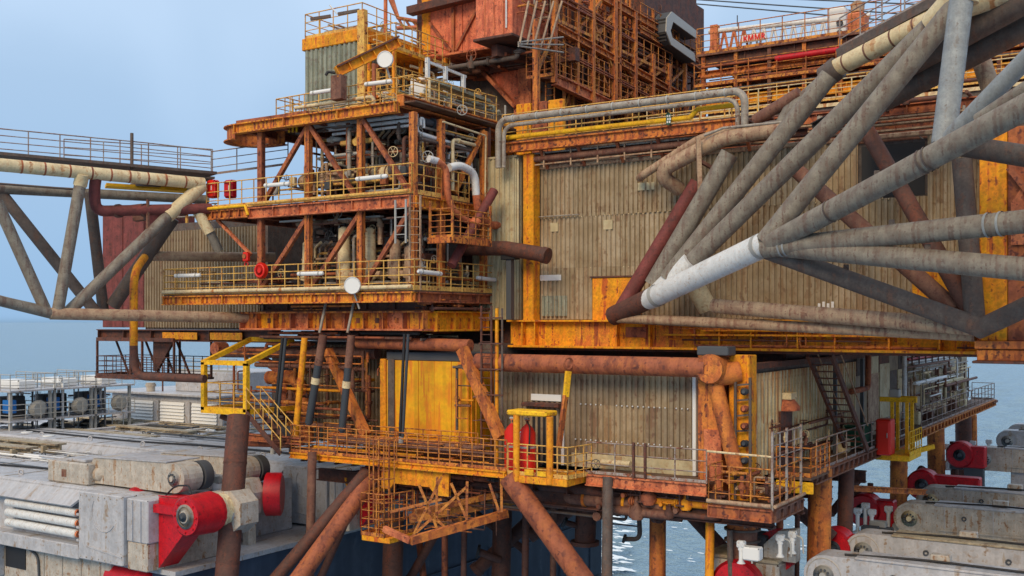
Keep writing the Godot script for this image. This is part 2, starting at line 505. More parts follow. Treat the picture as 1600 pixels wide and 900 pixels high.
# ---------- sea and vessel
func make_sea() -> void:
	var f := FastNoiseLite.new()
	f.seed = 11
	f.frequency = 0.11
	f.fractal_octaves = 3
	var g := FastNoiseLite.new()
	g.seed = 4
	g.frequency = 0.022
	g.fractal_octaves = 2
	var rings := 400
	var angles := PackedFloat32Array()   # fine towards the open sea ahead, coarse astern
	for k in 640: angles.append(deg_to_rad(-165.0 + 110.0 * k / 640.0))
	for k in 60: angles.append(deg_to_rad(-55.0 + 250.0 * k / 60.0))
	var spokes := angles.size()
	var v := PackedVector3Array()
	var n := PackedVector3Array()
	var ix := PackedInt32Array()
	var H := func(x: float, z: float) -> float:
		return f.get_noise_2d((x * 0.5 + z * 0.85) * 1.7, (z * 0.5 - x * 0.85) * 0.6) * 0.75 + g.get_noise_2d(x, z * 1.6) * 0.7
	for r in rings:
		var R := 60.0 * pow(1.0118, r) if r < rings - 1 else 60000.0
		var amp := 1.0 * clampf(1.0 - (R - 250.0) / 700.0, 0.0, 1.0)
		for s in spokes:
			var x := R * cos(angles[s])
			var z := R * sin(angles[s])
			if amp > 0.0:
				var h: float = H.call(x, z)
				var e := 0.5
				v.append(Vector3(x, SEA + h * amp, z))
				n.append(Vector3(-(H.call(x + e, z) - h) * amp / e, 1.0, -(H.call(x, z + e) - h) * amp / e).normalized())
			else:
				v.append(Vector3(x, SEA, z))
				n.append(Vector3.UP)
	for r in rings - 1:
		for s in spokes:
			var a := r * spokes + s
			var b := r * spokes + (s + 1) % spokes
			ix.append_array([a, b + spokes, b, a, a + spokes, b + spokes])
	var arr := []
	arr.resize(Mesh.ARRAY_MAX)
	arr[Mesh.ARRAY_VERTEX] = v
	arr[Mesh.ARRAY_NORMAL] = n
	arr[Mesh.ARRAY_INDEX] = ix
	var m := ArrayMesh.new()
	m.add_surface_from_arrays(Mesh.PRIMITIVE_TRIANGLES, arr)
	var w := StandardMaterial3D.new()
	w.albedo_color = C8(124, 152, 168)
	w.roughness = 0.12
	var fn := FastNoiseLite.new()
	fn.seed = 31
	fn.frequency = 0.018
	fn.fractal_octaves = 4
	var im := fn.get_seamless_image(512, 512)
	im.bump_map_to_normal_map(8.0)
	w.normal_enabled = true
	w.normal_texture = ImageTexture.create_from_image(im)
	w.normal_scale = 3.5
	w.uv1_triplanar = true
	w.uv1_world_triplanar = true
	w.uv1_scale = Vector3(1 / 17.0, 1, 1 / 11.0)
	structure("sea", m, w)

func make_foam() -> void:
	var rng := RandomNumberGenerator.new()
	rng.seed = 66
	var m := mb()
	for k in 260:
		var near := k < 150
		var c := at_y(rng.randf_range(900, 985) if near else rng.randf_range(960, 1400), rng.randf_range(800, 905) if near else rng.randf_range(760, 900), SEA)
		var s := rng.randf_range(0.25, 1.1) if near else rng.randf_range(0.1, 0.5)
		var o := []
		for j in 9: o.append(Vector3(cos(TAU * j / 9.0) * s * rng.randf_range(0.5, 1.6), 0, sin(TAU * j / 9.0) * s * rng.randf_range(0.3, 0.8)))
		c.y = SEA + 0.75
		for j in 9: m.tri(c + Vector3(0, 0.05, 0), c + o[j], c + o[(j + 1) % 9], Vector3.UP)
	var f := structure("sea_foam", m.mesh(), plain(C8(226, 234, 238), 0.8))
	f.set_meta("kind", "stuff")
	f.set_meta("label", "white foam streaks on the sea beside the hull")
	f.set_meta("category", "foam")

func round_arm(t: Node3D, called: String, c: Vector3, r: float, length: float, dir: float, wide: float, mat: Material, drop := 0.0) -> void:
	# a lifting arm seen from the side: round nose at c, running along x; wide is its thickness along -z
	var o := []
	for k in 13:
		var a := PI / 2 + PI * k / 12.0
		o.append([cos(a) * r * dir, sin(a) * r])
	o.append([length * dir, -r * 0.95 - drop])
	o.append([length * dir, r * 0.95 - drop])
	part(t, called, mb().prism(o, c, Vector3.RIGHT, Vector3.UP, Vector3(0, 0, -wide)), mat)
func hub(t: Node3D, c: Vector3, r: float, mat: Material) -> void:   # pin with bolt circle, facing +z
	var h := part(t, "hub", mb().lathe(c, Vector3.BACK, [[-0.02, r], [0.05, r], [0.05, r * 0.78], [0.09, r * 0.75], [0.09, r * 0.4], [0.16, r * 0.32]], 22), mat)
	var b := mb().tube([Vector3.ZERO, Vector3(0, 0, 0.06)], r * 0.13, 6).mesh()
	for k in 10: put(h, "bolt", b, M.darkgrey, c + Vector3(cos(TAU * k / 10) * r * 0.58, sin(TAU * k / 10) * r * 0.58, 0.07))

func lift_beam(zf: float, xe: float, wide: float, label: String) -> Node3D:   # box beam of the vessel with its end at xe
	var t := thing("lift_beam", label, "beam", "box beams of the vessel's lifting gear")
	var top := -6.5
	part(t, "beam_body", mb().bevbox(Vector3(-62, -9.15, zf - wide), Vector3(xe - 1.2, top, zf - 0.55), 0.05), M.ship)
	part(t, "face_plate", mb().bevbox(Vector3(xe - 3.9, -9.1, zf - 0.57), Vector3(xe - 1.25, top + 0.004, zf), 0.04), M.ship)
	part(t, "lower_flange", mb().bevbox(Vector3(-62, -9.16, zf - 0.57), Vector3(xe - 3.93, -8.62, zf - 0.02), 0.03), M.ship)
	part(t, "hood", mb().hexa([Vector3(-62, top - 0.62, zf + 0.04), Vector3(xe - 4.35, top - 0.62, zf + 0.04), Vector3(xe - 4.35, top - 0.68, zf - 0.02), Vector3(-62, top - 0.68, zf - 0.02), Vector3(-62, top + 0.02, zf - 0.7), Vector3(xe - 3.95, top + 0.02, zf - 0.7), Vector3(xe - 3.95, top - 0.05, zf - 0.72), Vector3(-62, top - 0.05, zf - 0.72)]), M.ship)
	for k in 3:
		part(t, "cylinder", mb().lathe(Vector3(-41.0 + (xe + 32.0), -7.42 - 0.42 * k, zf - 0.28), Vector3.RIGHT, [[0, 0.1], [0.04, 0.17], [4.6, 0.17], [4.65, 0.1]], 14), M.whitepipe)
		part(t, "cylinder_cap", mb().tube([Vector3(xe - 4.36, -7.42 - 0.42 * k, zf - 0.28), Vector3(xe - 4.26, -7.42 - 0.42 * k, zf - 0.28)], 0.13, 12), M.pinkrust)
	for k in 6: part(t, "lug", mb().bevbox(Vector3(xe - 4.2 + 0.16 * (k % 2), -8.5 + 0.25 * k, zf - 0.56), Vector3(xe - 4.02 + 0.16 * (k % 2), -8.4 + 0.25 * k, zf - 0.1), 0.02), M.ship)
	part(t, "end_box", mb().bevbox(Vector3(xe - 1.2, -8.15, zf - wide + 0.3), Vector3(xe, top - 0.05, zf - 0.12), 0.04), M.ship)
	part(t, "end_box_foot", mb().bevbox(Vector3(xe - 1.19, -9.2, zf - wide + 0.32), Vector3(xe - 0.06, -8.16, zf - 0.15), 0.04), M.shipcream)
	for k in [-0.85, -0.38]: part(t, "end_rib", mb().aabox(Vector3(xe + k, -8.1, zf - 0.12), Vector3(xe + k + 0.05, top - 0.1, zf - 0.06)), M.ship)
	var arc := []
	for k in 15: arc.append(Vector3(xe - 2.35 + 0.72 * cos(PI * 1.9 - PI * k / 14.0 * 1.0 - 0.3), -7.2 + 0.72 * sin(PI * 1.9 - PI * k / 14.0 - 0.3), zf + 0.01))
	part(t, "weld_arc", mb().tube(arc, 0.022, 5), M.ship)
	for j in 14: part(t, "plate_bolt", mb().tube([Vector3(xe - 3.75 + 0.36 * (j % 7), top - 0.14 if j < 7 else -8.98, zf - 0.01), Vector3(xe - 3.75 + 0.36 * (j % 7), top - 0.14 if j < 7 else -8.98, zf + 0.03)], 0.028, 6), M.shipcream)
	for j in 7: part(t, "top_seam", mb().aabox(Vector3(-60 + j * 3.6, top - 0.01, zf - wide + 0.2), Vector3(-59.95 + j * 3.6, top + 0.025, zf - 0.75)), M.shipcream)
	part(t, "top_slot", mb().aabox(Vector3(-60, top - 0.02, zf - wide + 0.9), Vector3(xe - 2.4, top + 0.012, zf - wide + 1.12)), M.darkgrey)
	part(t, "hose", mb().tube(bend([Vector3(-58, top + 0.06, zf - 2.4), Vector3(-48, top + 0.06, zf - 2.1), Vector3(-42, top + 0.06, zf - 2.9), Vector3(xe - 2.2, top + 0.06, zf - 2.6)], 1.0), 0.05, 6), M.black)
	for j in 5: part(t, "pad_eye", mb().ring(Vector3(-55 + j * 4.4, top + 0.1, zf - 1.4), Vector3(0.4, 0, 1), 0.11, 0.04, 10, 5), M.ship)
	part(t, "drip_edge", mb().bar(Vector3(xe - 3.4, -8.55, zf + 0.02), Vector3(xe - 1.3, -8.75, zf + 0.02), 0.05, 0.05), M.ship)
	return t
func yoke(zf: float, xe: float, s: float, label: String, xs := 1.0) -> void:   # red hinged yoke with bearing, cream ring and grey clamp; s = which way along z it points
	var t := thing("lift_yoke", label, "yoke", "red yokes of the vessel's lifting gear")
	var o := [[0, 1.12], [1.0, 1.14]]
	for k in 10: o.append([1.95 + 0.7 * cos(deg_to_rad(115.0 - k * 22.0)), 0.65 + 0.7 * sin(deg_to_rad(115.0 - k * 22.0))])
	o.append([1.35, -0.1])
	o.append([0, -1.5])
	part(t, "bracket", mb().prism(o, Vector3(xe + 0.02, -7.6, zf - 0.6), Vector3.RIGHT * xs, Vector3.UP, Vector3(0, 0, -0.9)), M.red)
	part(t, "bracket_web", mb().aabox(Vector3(xe + 0.02, -7.0, zf - 1.6), Vector3(xe + 1.6, -6.7, zf - 0.35)), M.red)
	var c := Vector3(xe + 1.95 * xs, -6.95, zf - 0.2)
	if s > 0: c.z = zf - 0.4
	var ax := Vector3(0, 0, -1)
	part(t, "boss", mb().lathe(c, ax, [[0, 0.66], [0.05, 0.73], [1.15, 0.76], [1.2, 0.7]], 30), M.red)
	part(t, "bearing", mb().lathe(c, Vector3.BACK, [[0, 0.44], [0.05, 0.44], [0.05, 0.36], [0.02, 0.36], [0.02, 0.26], [0.1, 0.22]], 24), M.shipcream)
	part(t, "pin", mb().lathe(c + Vector3(0, 0, 0.08), Vector3.BACK, [[0, 0.18], [0.08, 0.16], [0.1, 0.05]], 12), M.darkgrey)
	part(t, "ring", mb().lathe(c + ax * 1.2, ax, [[0, 0.52], [0.08, 0.6], [0.55, 0.6], [0.6, 0.5]], 24), M.cream)
	for j in 8: part(t, "boss_bolt", mb().tube([c + Vector3(cos(TAU * j / 8) * 0.56, sin(TAU * j / 8) * 0.56, -0.02), c + Vector3(cos(TAU * j / 8) * 0.56, sin(TAU * j / 8) * 0.56, 0.06)], 0.04, 6), M.red)
	part(t, "weld_bead", mb().tube([Vector3(xe + 0.05, -6.42, zf - 0.58), Vector3(xe + 1.1, -6.38, zf - 0.58)], 0.03, 5), M.red)
	part(t, "hydraulic_hose", mb().tube(bend([c + Vector3(-0.3, 0.7, -0.5), c + Vector3(-0.5, 1.0, -0.6), c + Vector3(-1.4, 0.9, -0.7), c + Vector3(-1.9, 0.5, -0.7)], 0.3), 0.035, 6), M.black)
	var k := c + ax * 1.75
	part(t, "clamp", mb().prism([[-0.7, 0.6], [0.4, 0.7], [0.9, 0.3], [0.9, -0.5], [0.3, -0.95], [-0.5, -0.8]], k, Vector3.RIGHT, Vector3.UP, ax * 0.9), M.shipcream)
	part(t, "clamp_pin", mb().lathe(k + Vector3(0.3, -0.1, 0), Vector3.BACK, [[0, 0.3], [0.06, 0.3], [0.1, 0.2]], 16), M.ship)
	part(t, "strut", mb().bevbox(k + Vector3(-0.3, -2.3, -0.7), k + Vector3(0.1, -0.7, -0.3), 0.03), M.shipcream)

func top_arm(x0: float, x1: float, z: float, y: float, label: String) -> void:
	var t := thing("latch_arm", label, "arm", "grey latch arms lying on the vessel's beams")
	part(t, "housing", mb().bevbox(Vector3(x0, y, z - 1.6), Vector3(x0 + 2.6, y + 0.86, z), 0.05), M.shipcream)
	part(t, "hatch", mb().aabox(Vector3(x0 + 0.95, y + 0.25, z), Vector3(x0 + 1.25, y + 0.55, z + 0.015)), M.brown)
	part(t, "lid", mb().bevbox(Vector3(x0 + 0.9, y + 0.87, z - 1.4), Vector3(x0 + 2.2, y + 0.98, z - 0.2), 0.02), M.ship)
	var o := [[0, 0.35], [0.5, 1.05], [1.0, 1.15]]
	var r := 0.55
	var L := x1 - x0 - 2.0
	for k in 11: o.append([L + r * cos(PI / 2 - PI * k / 10.0), 0.62 + r * sin(PI / 2 - PI * k / 10.0)])
	o.append([0, 0.07])
	part(t, "arm", mb().prism(o, Vector3(x0 + 2.0, y, z - 0.35), Vector3.RIGHT, Vector3.UP, Vector3(0, 0, -0.9)), M.shipcream)
	part(t, "top_plate", mb().hexa([Vector3(x0 + 2.5, y + 1.09, z - 1.9), Vector3(x1 - 0.4, y + 1.19, z - 1.9), Vector3(x1 - 0.4, y + 1.19, z - 0.3), Vector3(x0 + 2.5, y + 1.09, z - 0.3), Vector3(x0 + 2.5, y + 1.13, z - 1.9), Vector3(x1 - 0.4, y + 1.23, z - 1.9), Vector3(x1 - 0.4, y + 1.23, z - 0.3), Vector3(x0 + 2.5, y + 1.13, z - 0.3)]), M.ship)
	hub(t, Vector3(x1, y + 0.62, z - 0.33), 0.3, M.shipcream)
	part(t, "disc", mb().tube([Vector3(x1 + 0.05, y + 0.62, z - 1.35), Vector3(x1 + 0.05, y + 0.62, z - 1.75)], 0.56, 22), M.darkgrey)
	part(t, "cheek", mb().lathe(Vector3(x0 + 2.62, y + 0.42, z - 0.5), Vector3.RIGHT, [[0, 0.3], [0.3, 0.3], [0.45, 0.15]], 12), M.shipcream)

func make_vessel() -> void:
	# left bow: hull wall and deck
	var h := thing("vessel_hull", "dark blue hull wall of the lifting vessel behind the rusty legs", "ship")
	part(h, "hull_side", mb().hexa([Vector3(-90, SEA - 2, -26.2), Vector3(-31.6, SEA - 2, -26.2), Vector3(-31.6, SEA - 2, -60), Vector3(-70, SEA - 2, -84), Vector3(-90, -9.4, -26.2), Vector3(-31.4, -9.4, -26.2), Vector3(-31.4, -9.4, -60), Vector3(-66, -9.4, -84)]), M.hull)
	part(h, "deck_plating", mb().hexa([Vector3(-92, -9.39, -26.1), Vector3(-31.3, -9.39, -26.1), Vector3(-31.3, -9.39, -60), Vector3(-66, -9.39, -84), Vector3(-92, -9.2, -26.1), Vector3(-31.3, -9.2, -26.1), Vector3(-31.3, -9.2, -60), Vector3(-66, -9.2, -84)]), M.ship)
	for k in 9: part(h, "hull_seam", mb().tube([Vector3(-31.385, -12.0, -28 - k * 3.8), Vector3(-31.55, SEA, -28 - k * 3.8)], 0.03, 4), M.hull)
	for k in 5: part(h, "hull_strake", mb().tube([Vector3(-31.37 - k * 0.03, -12.5 - k * 3.6, -26.2), Vector3(-31.37 - k * 0.03, -12.5 - k * 3.6, -60)], 0.04, 4), M.hull)
	var pl := thing("deck_block", "cream plated block under the nearest grey lift beam with dark cabinet", "block")
	part(pl, "block_body", mb().bevbox(Vector3(-62, -14, -31), Vector3(-34.8, -9.17, -25.9), 0.05), M.shipcream)
	part(pl, "cabinet_recess", mb().aabox(Vector3(-41.6, -10.2, -25.9), Vector3(-40.2, -9.3, -25.86)), M.black)
	part(pl, "cabinet_frame", mb().bevbox(Vector3(-42.6, -10.6, -25.9), Vector3(-41.7, -9.3, -25.6), 0.04), M.ship)
	for k in 4: part(pl, "block_rib", mb().aabox(Vector3(-39 + k * 1.2, -14, -25.9), Vector3(-38.94 + k * 1.2, -9.2, -25.86)), M.shipcream)
	part(pl, "red_fender", mb().lathe(Vector3(-35.2, -9.9, -26.4), Vector3.RIGHT, [[0, 0.5], [0.1, 0.6], [2.4, 0.6], [2.5, 0.5]], 20), M.red)
	part(pl, "cable", mb().tube(bend([Vector3(-39.9, -9.3, -25.84), Vector3(-39.3, -9.5, -25.84), Vector3(-39.2, -11, -25.84)], 0.4), 0.05, 6), M.darkgrey)
	# rows of deck boxes running along x
	var rows := [[-34.4, -29.9, -6.9, -33.5], [-45.2, -39.9, -6.95, -33.5], [-51, -45.5, -7.2, -35], [-58, -51.4, -7.4, -37]]
	var names := ["light grey deck box behind the nearest lift beam", "light grey deck box behind the second lift beam", "pale grey deck box crossed by beige skid rails", "farthest pale grey deck box before the white deckhouse"]
	for k in 4:
		var r: Array = rows[k]
		var t := thing("deck_box", names[k], "deck box", "flat deck boxes on the left bow")
		part(t, "box_body", mb().bevbox(Vector3(-70, -9.2, r[0]), Vector3(r[3], r[2], r[1]), 0.05), M.ship)
		for j in 9: part(t, "cover_plate", mb().bevbox(Vector3(-68 + j * 3.8, r[2], r[0] + 0.25), Vector3(-64.6 + j * 3.8, r[2] + 0.035, r[1] - 0.25), 0.012), M.ship)
		for j in 3: part(t, "deck_slot", mb().aabox(Vector3(-69, r[2] + 0.036, lerpf(r[0], r[1], 0.2 + 0.3 * j)), Vector3(r[3] - 0.6, r[2] + 0.045, lerpf(r[0], r[1], 0.2 + 0.3 * j) + 0.16)), M.darkgrey)
		for j in 6: part(t, "hatch", mb().bevbox(Vector3(-62 + j * 4.7, r[2] + 0.035, r[0] + 0.5), Vector3(-61 + j * 4.7, r[2] + 0.16, r[0] + 1.3), 0.03), M.shipcream if j % 2 else M.beige)
		var rng := RandomNumberGenerator.new()
		rng.seed = 40 + k
		for j in 16: part(t, "lashing_eye", mb().ring(Vector3(rng.randf_range(-60, r[3] - 1), r[2] + 0.1, rng.randf_range(r[0] + 0.4, r[1] - 0.4)), Vector3(rng.randf(), 0.2, rng.randf()), 0.09, 0.03, 8, 4), M.darkgrey)
	lift_beam(-25.3, -32.0, 4.2, "nearest grey lift beam with white cylinders set in its side")
	lift_beam(-35.0, -30.8, 4.4, "second grey lift beam behind the thick rusty leg")
	yoke(-25.3, -32.0, -1, "bright red yoke on the end of the nearest grey lift beam")
	yoke(-35.2, -30.8, -1, "shaded red yoke on the second lift beam beyond the leg")
	# red disc and clamp on the near side of the second beam
	var t := thing("leg_clamp", "grey clamp with dark red disc at the right of the thick rusty leg", "clamp")
	var c := at_d(428, 772, 44.2)
	part(t, "disc", mb().lathe(c, Vector3(0.8, 0, -0.6), [[-0.35, 0.8], [-0.3, 0.9], [0.3, 0.9], [0.35, 0.8]], 26), M.red)
	part(t, "block", mb().prism([[-0.8, 0.7], [0.5, 0.75], [0.8, 0.2], [0.6, -0.7], [-0.2, -1.1], [-0.8, -0.6]], c + Vector3(-0.75, 0, 0.6), Vector3.RIGHT, Vector3.UP, Vector3(0, 0, 0.8)), M.shipcream)
	part(t, "pin", mb().lathe(c + Vector3(-0.6, -0.1, 1.4), Vector3.BACK, [[0, 0.28], [0.08, 0.28], [0.1, 0.15]], 14), M.ship)
	part(t, "strut", mb().bevbox(c + Vector3(-0.7, -2.6, 0.7), c + Vector3(-0.3, -0.8, 1.1), 0.03), M.shipcream)
	# red rolls peeping over the nearest beam
	for k in 2:
		var p: Vector3 = [at_d(208, 775, 40.6), at_d(250, 768, 41.4)][k]
		var q := thing("red_roller", ["left red roller behind the nearest lift beam's end", "right red roller next to the bright red yoke"][k], "roller", "red rollers behind the nearest lift beam")
		part(q, "drum", mb().lathe(p + Vector3(0, -0.15, 0), Vector3(0, 0, -1), [[0, 0.4], [0.05, 0.48], [0.9, 0.48], [0.95, 0.4]], 20), M.red)
		part(q, "end_cap", mb().lathe(p + Vector3(0, -0.15, 0), Vector3.BACK, [[0, 0.2], [0.08, 0.18]], 12), M.darkgrey)
	top_arm(-39.2, -31.9, -26.2, -6.49, "cream latch arm on top of the nearest lift beam")
	top_arm(-40.6, -33.4, -30.6, -6.86, "cream latch arm half hidden by the thick rusty leg")
	for k in 2:
		var p: Vector3 = [at_d(318, 745, 41.5), at_d(340, 752, 41.2)][k]
		var q := thing("deck_fitting", ["white valve fitting left of the thick rusty leg", "white valve fitting touching the thick rusty leg's foot"][k], "fitting")
		part(q, "stand", mb().lathe(p + Vector3(0, -0.5, 0), Vector3.UP, [[-0.8, 0.2], [0.2, 0.2], [0.25, 0.3], [0.45, 0.3]], 12), M.white)
		part(q, "head", mb().bevbox(p + Vector3(-0.3, -0.05, -0.2), p + Vector3(0.3, 0.25, 0.2), 0.04), M.galv)
		part(q, "pipe", mb().tube(bend([p + Vector3(0.2, 0.1, 0), p + Vector3(0.6, 0.3, 0), p + Vector3(0.6, -0.6, 0)], 0.15), 0.06, 7), M.whitepipe)
	# beige skid rails on the deck boxes
	var sk := [[at_y(-20, 688, -6.6), at_y(95, 700, -6.6), "short beige skid rail at the left picture edge"], [at_y(-20, 698, -6.6), at_y(48, 706, -6.6), "shortest beige skid rail nearest the camera at left"], [at_y(30, 668, -6.9), at_y(220, 690, -6.9), "long beige skid rail before the white deckhouse, nearer one"], [at_y(95, 662, -6.9), at_y(270, 683, -6.9), "long beige skid rail in the middle of the deck"], [at_y(120, 655, -7.0), at_y(330, 676, -7.0), "long beige skid rail nearest the white deckhouse"]]
	for s in sk:
		var q := thing("skid_rail", s[2], "skid rail", "beige skid rails on the left bow")
		var a: Vector3 = s[0]
		var b: Vector3 = s[1]
		b.z = a.z
		part(q, "beam", mb().ibeam(a, b, 0.7, 0.45, 0.0, 0.08), M.beige)
		var n := int(a.distance_to(b) / 1.4)
		for j in n: part(q, "bracket", mb().bevbox(a.lerp(b, (j + 0.5) / n) + Vector3(-0.1, -0.35, 0.3), a.lerp(b, (j + 0.5) / n) + Vector3(0.12, 0.12, 0.55), 0.02), M.beige)
	var bo := thing("deck_bollard", "pair of small white bollards on the grey deck edge at left", "bollard")
	for p in [at_y(42, 688, -6.95), at_y(76, 694, -6.95)]: part(bo, "bollard_post", mb().lathe(p, Vector3.UP, [[-0.3, 0.2], [0.3, 0.2], [0.34, 0.32], [0.5, 0.32]], 12), M.white)
	var dg := thing("deck_pipework", "low pipes and fittings strewn between the beige skid rails", "pipework")
	clutter(dg, Vector3(-62, -7.0, -58), Vector3(-40, -6.7, -40), 40, 120, [M.galv, M.white, M.beige, M.ship, M.darkgrey], 0.03, 0.09)
	clutter(dg, Vector3(-58, -6.85, -34.2), Vector3(-36, -6.6, -30), 16, 121, [M.galv, M.white, M.ship], 0.03, 0.07)
	# white deckhouse with louvres
	var dh := thing("deckhouse", "white deckhouse with three louvred panels on the far deck", "deckhouse")
	part(dh, "wall", mb().bevbox(Vector3(-64.3, -9.2, -56), Vector3(-53.4, -5.0, -48), 0.06), M.ship)
	part(dh, "roof", mb().bevbox(Vector3(-64.6, -5.0, -56.2), Vector3(-53.1, -4.82, -47.6), 0.04), M.ship)
	part(dh, "upper_block", mb().bevbox(Vector3(-59.4, -4.82, -55), Vector3(-53.3, -3.4, -49.5), 0.06), M.ship)
	part(dh, "mast", mb().tube([Vector3(-59.6, -4.8, -48.6), Vector3(-59.6, -3.0, -48.6)], 0.06, 6), M.darkrust)
	part(dh, "vent", mb().lathe(Vector3(-60.6, -4.82, -48.4), Vector3.UP, [[0, 0.3], [0.3, 0.3], [0.4, 0.4], [0.6, 0.3]], 12), M.shipcream)
	for k in 3:
		var x := -62.1 + k * 3.15
		var fr := part(dh, "louvre_panel", mb().aabox(Vector3(x, -6.75, -47.99), Vector3(x + 2.45, -5.4, -47.96)), M.darkgrey)
		var sl := mb().hexa([Vector3(0, 0, 0.16), Vector3(2.4, 0, 0.16), Vector3(2.4, 0, 0), Vector3(0, 0, 0), Vector3(0, 0.21, 0.05), Vector3(2.4, 0.21, 0.05), Vector3(2.4, 0.21, 0), Vector3(0, 0.21, 0)]).mesh()
		for j in 6: put(fr, "slat", sl, M.white, Vector3(x + 0.02, -6.73 + j * 0.222, -47.95))
		part(dh, "pilaster", mb().bevbox(Vector3(x + 2.5, -6.8, -48), Vector3(x + 2.95, -5.35, -47.85), 0.03), M.ship)
	rail(dh, [Vector3(-59.4, -3.4, -49.6), Vector3(-53.4, -3.4, -49.6)], M.galv, 0.9, 0.9)
	# winch frames
	var lab := ["dark winch frame with blue box at the left picture edge", "second dark winch frame with two ladders and blue box", "dark winch frame with blue box farthest right, next to the sea"]
	for k in 3:
		var o := Vector3(-62.4, -8.3, -37.0 - k * 2.9)
		var q := thing("winch_frame", lab[k], "winch", "dark winch frames on the far deck")
		for d in [Vector3(0, 0, 0), Vector3(3.4, 0, 0), Vector3(0, 0, -2.6), Vector3(3.4, 0, -2.6)]:
			part(q, "leg", mb().bar(o + d, o + d + Vector3(0, 4.1, 0), 0.16, 0.16), M.galv)
		for y in [2.3, 4.1]:
			part(q, "platform", mb().aabox(o + Vector3(-0.3, y, -2.8), o + Vector3(3.7, y + 0.1, 0.2)), M.ship)
			rail(q, [o + Vector3(-0.3, y + 0.1, 0.2), o + Vector3(3.7, y + 0.1, 0.2), o + Vector3(3.7, y + 0.1, -2.8)], M.galv, 0.95, 0.9, 2, 0.0)
		part(q, "drum", mb().lathe(o + Vector3(0.6, 1.1, -1.3), Vector3.RIGHT, [[0, 0.75], [0.2, 0.75], [0.2, 0.5], [2.0, 0.5], [2.0, 0.75], [2.2, 0.75]], 20), M.darkgrey)
		part(q, "motor", mb().bevbox(o + Vector3(0.5, 2.4, -2.2), o + Vector3(1.5, 3.7, -0.5), 0.05), M.darkgrey)
		part(q, "gearbox", mb().bevbox(o + Vector3(0.6, 2.45, -0.4), o + Vector3(1.6, 3.0, 0.0), 0.05), M.shipcream)
		part(q, "control_box", mb().bevbox(o + Vector3(2.4, 2.8, -0.6), o + Vector3(3.1, 3.6, -0.1), 0.04), M.blue)
		part(q, "fan_housing", mb().lathe(o + Vector3(3.2, 3.0, -1.8), Vector3.RIGHT, [[0, 0.5], [0.3, 0.55], [0.4, 0.4]], 14), M.galv)
		clutter(q, o + Vector3(0, 0.2, -2.6), o + Vector3(3.4, 4.6, 0.1), 16, 130 + k, [M.galv, M.darkgrey, M.ship, M.black, M.white], 0.03, 0.09)
		part(q, "top_gear", mb().bevbox(o + Vector3(0.4, 4.2, -2.2), o + Vector3(2.6, 4.75, -1.0), 0.08), M.white)
		ladder(q, o + Vector3(1.8, 0, 0.25), o + Vector3(1.8, 5.1, 0.25), 0.45, Vector3.RIGHT, M.galv, 0.35)
	var mr := thing("bow_railing", "thin grey handrail along the far bow edge before the sea", "railing")
	rail(mr, [Vector3(-66, -9.2, -83.5), Vector3(-32, -9.2, -60)], M.galv, 1.2, 2.0)
	# right bow
	var rh := thing("right_hull", "grey plated bow of the vessel under the arms at lower right", "ship")
	part(rh, "hull_side", mb().hexa([Vector3(-7.5, SEA - 2, -24), Vector3(40, SEA - 2, -24), Vector3(40, SEA - 2, -120), Vector3(-4, SEA - 2, -100), Vector3(-7.5, -9.6, -24), Vector3(40, -9.6, -24), Vector3(40, -9.6, -120), Vector3(-4, -9.6, -100)]), M.hull)
	part(rh, "deck_plating", mb().hexa([Vector3(-7.6, -9.6, -23.9), Vector3(40, -9.6, -23.9), Vector3(40, -9.6, -120), Vector3(-4, -9.6, -100), Vector3(-7.6, -9.4, -23.9), Vector3(40, -9.4, -23.9), Vector3(40, -9.4, -120), Vector3(-4, -9.4, -100)]), M.ship)
	var pos := [[1287, 899, 34.7, "nearest grey lifting arm cut by the lower picture edge"], [1349, 861, 39.0, "second grey lifting arm from the bottom right with wide bolt ring"], [1421, 810, 45.5, "third grey lifting arm with tan hub"], [1454, 783, 49.3, "fourth grey lifting arm, patched with pale paint"], [1539, 717, 60.0, "fifth grey lifting arm behind the dark red yoke"], [1574, 689, 66.0, "sixth grey lifting arm near the sea"], [1590, 678, 71.0, "farthest grey lifting arm at the right picture edge"]]
	for k in pos.size():
		var p: Array = pos[k]
		var cc := at_d(p[0], p[1], p[2])
		var q := thing("lifting_arm", p[3], "arm", "round nosed lifting arms on the right bow")
		round_arm(q, "arm", cc, 0.66, 14.0, 1.0, 1.1, M.shipcream if k in [2, 3, 4] else M.ship)
		hub(q, cc, 0.34, M.cream if k in [2, 3] else M.galv)
		part(q, "top_strip", mb().bevbox(cc + Vector3(1.0, 0.64, -1.15), cc + Vector3(13.5, 0.72, 0.05), 0.02), M.beige if k == 1 else M.ship)
		part(q, "side_rib", mb().bevbox(cc + Vector3(1.2, -0.42, 0.0), cc + Vector3(13.0, -0.34, 0.06), 0.015), M.shipcream)
		part(q, "base", mb().bevbox(Vector3(cc.x + 1.3, -9.4, cc.z - 1.6), Vector3(cc.x + 14, cc.y - 0.64, cc.z - 0.25), 0.05), M.ship)
		part(q, "nose_weld", mb().ring(cc + Vector3(0, 0, 0.0), Vector3.BACK, 0.56, 0.018, 26, 5), M.shipcream)
		for j in 6: part(q, "seam", mb().aabox(cc + Vector3(1.4 + j * 1.9, -0.62, 0.0), cc + Vector3(1.43 + j * 1.9, 0.62, 0.018)), M.ship)
		part(q, "hose", mb().tube(bend([cc + Vector3(0.6, 0.7, -0.3), cc + Vector3(3, 0.78, -0.5), cc + Vector3(7, 0.78, -0.3), cc + Vector3(13, 0.78, -0.6)], 0.8), 0.04, 6), M.black)
		part(q, "junction_box", mb().bevbox(cc + Vector3(3.2, 0.72, -0.9), cc + Vector3(3.8, 0.98, -0.5), 0.03), M.shipcream)
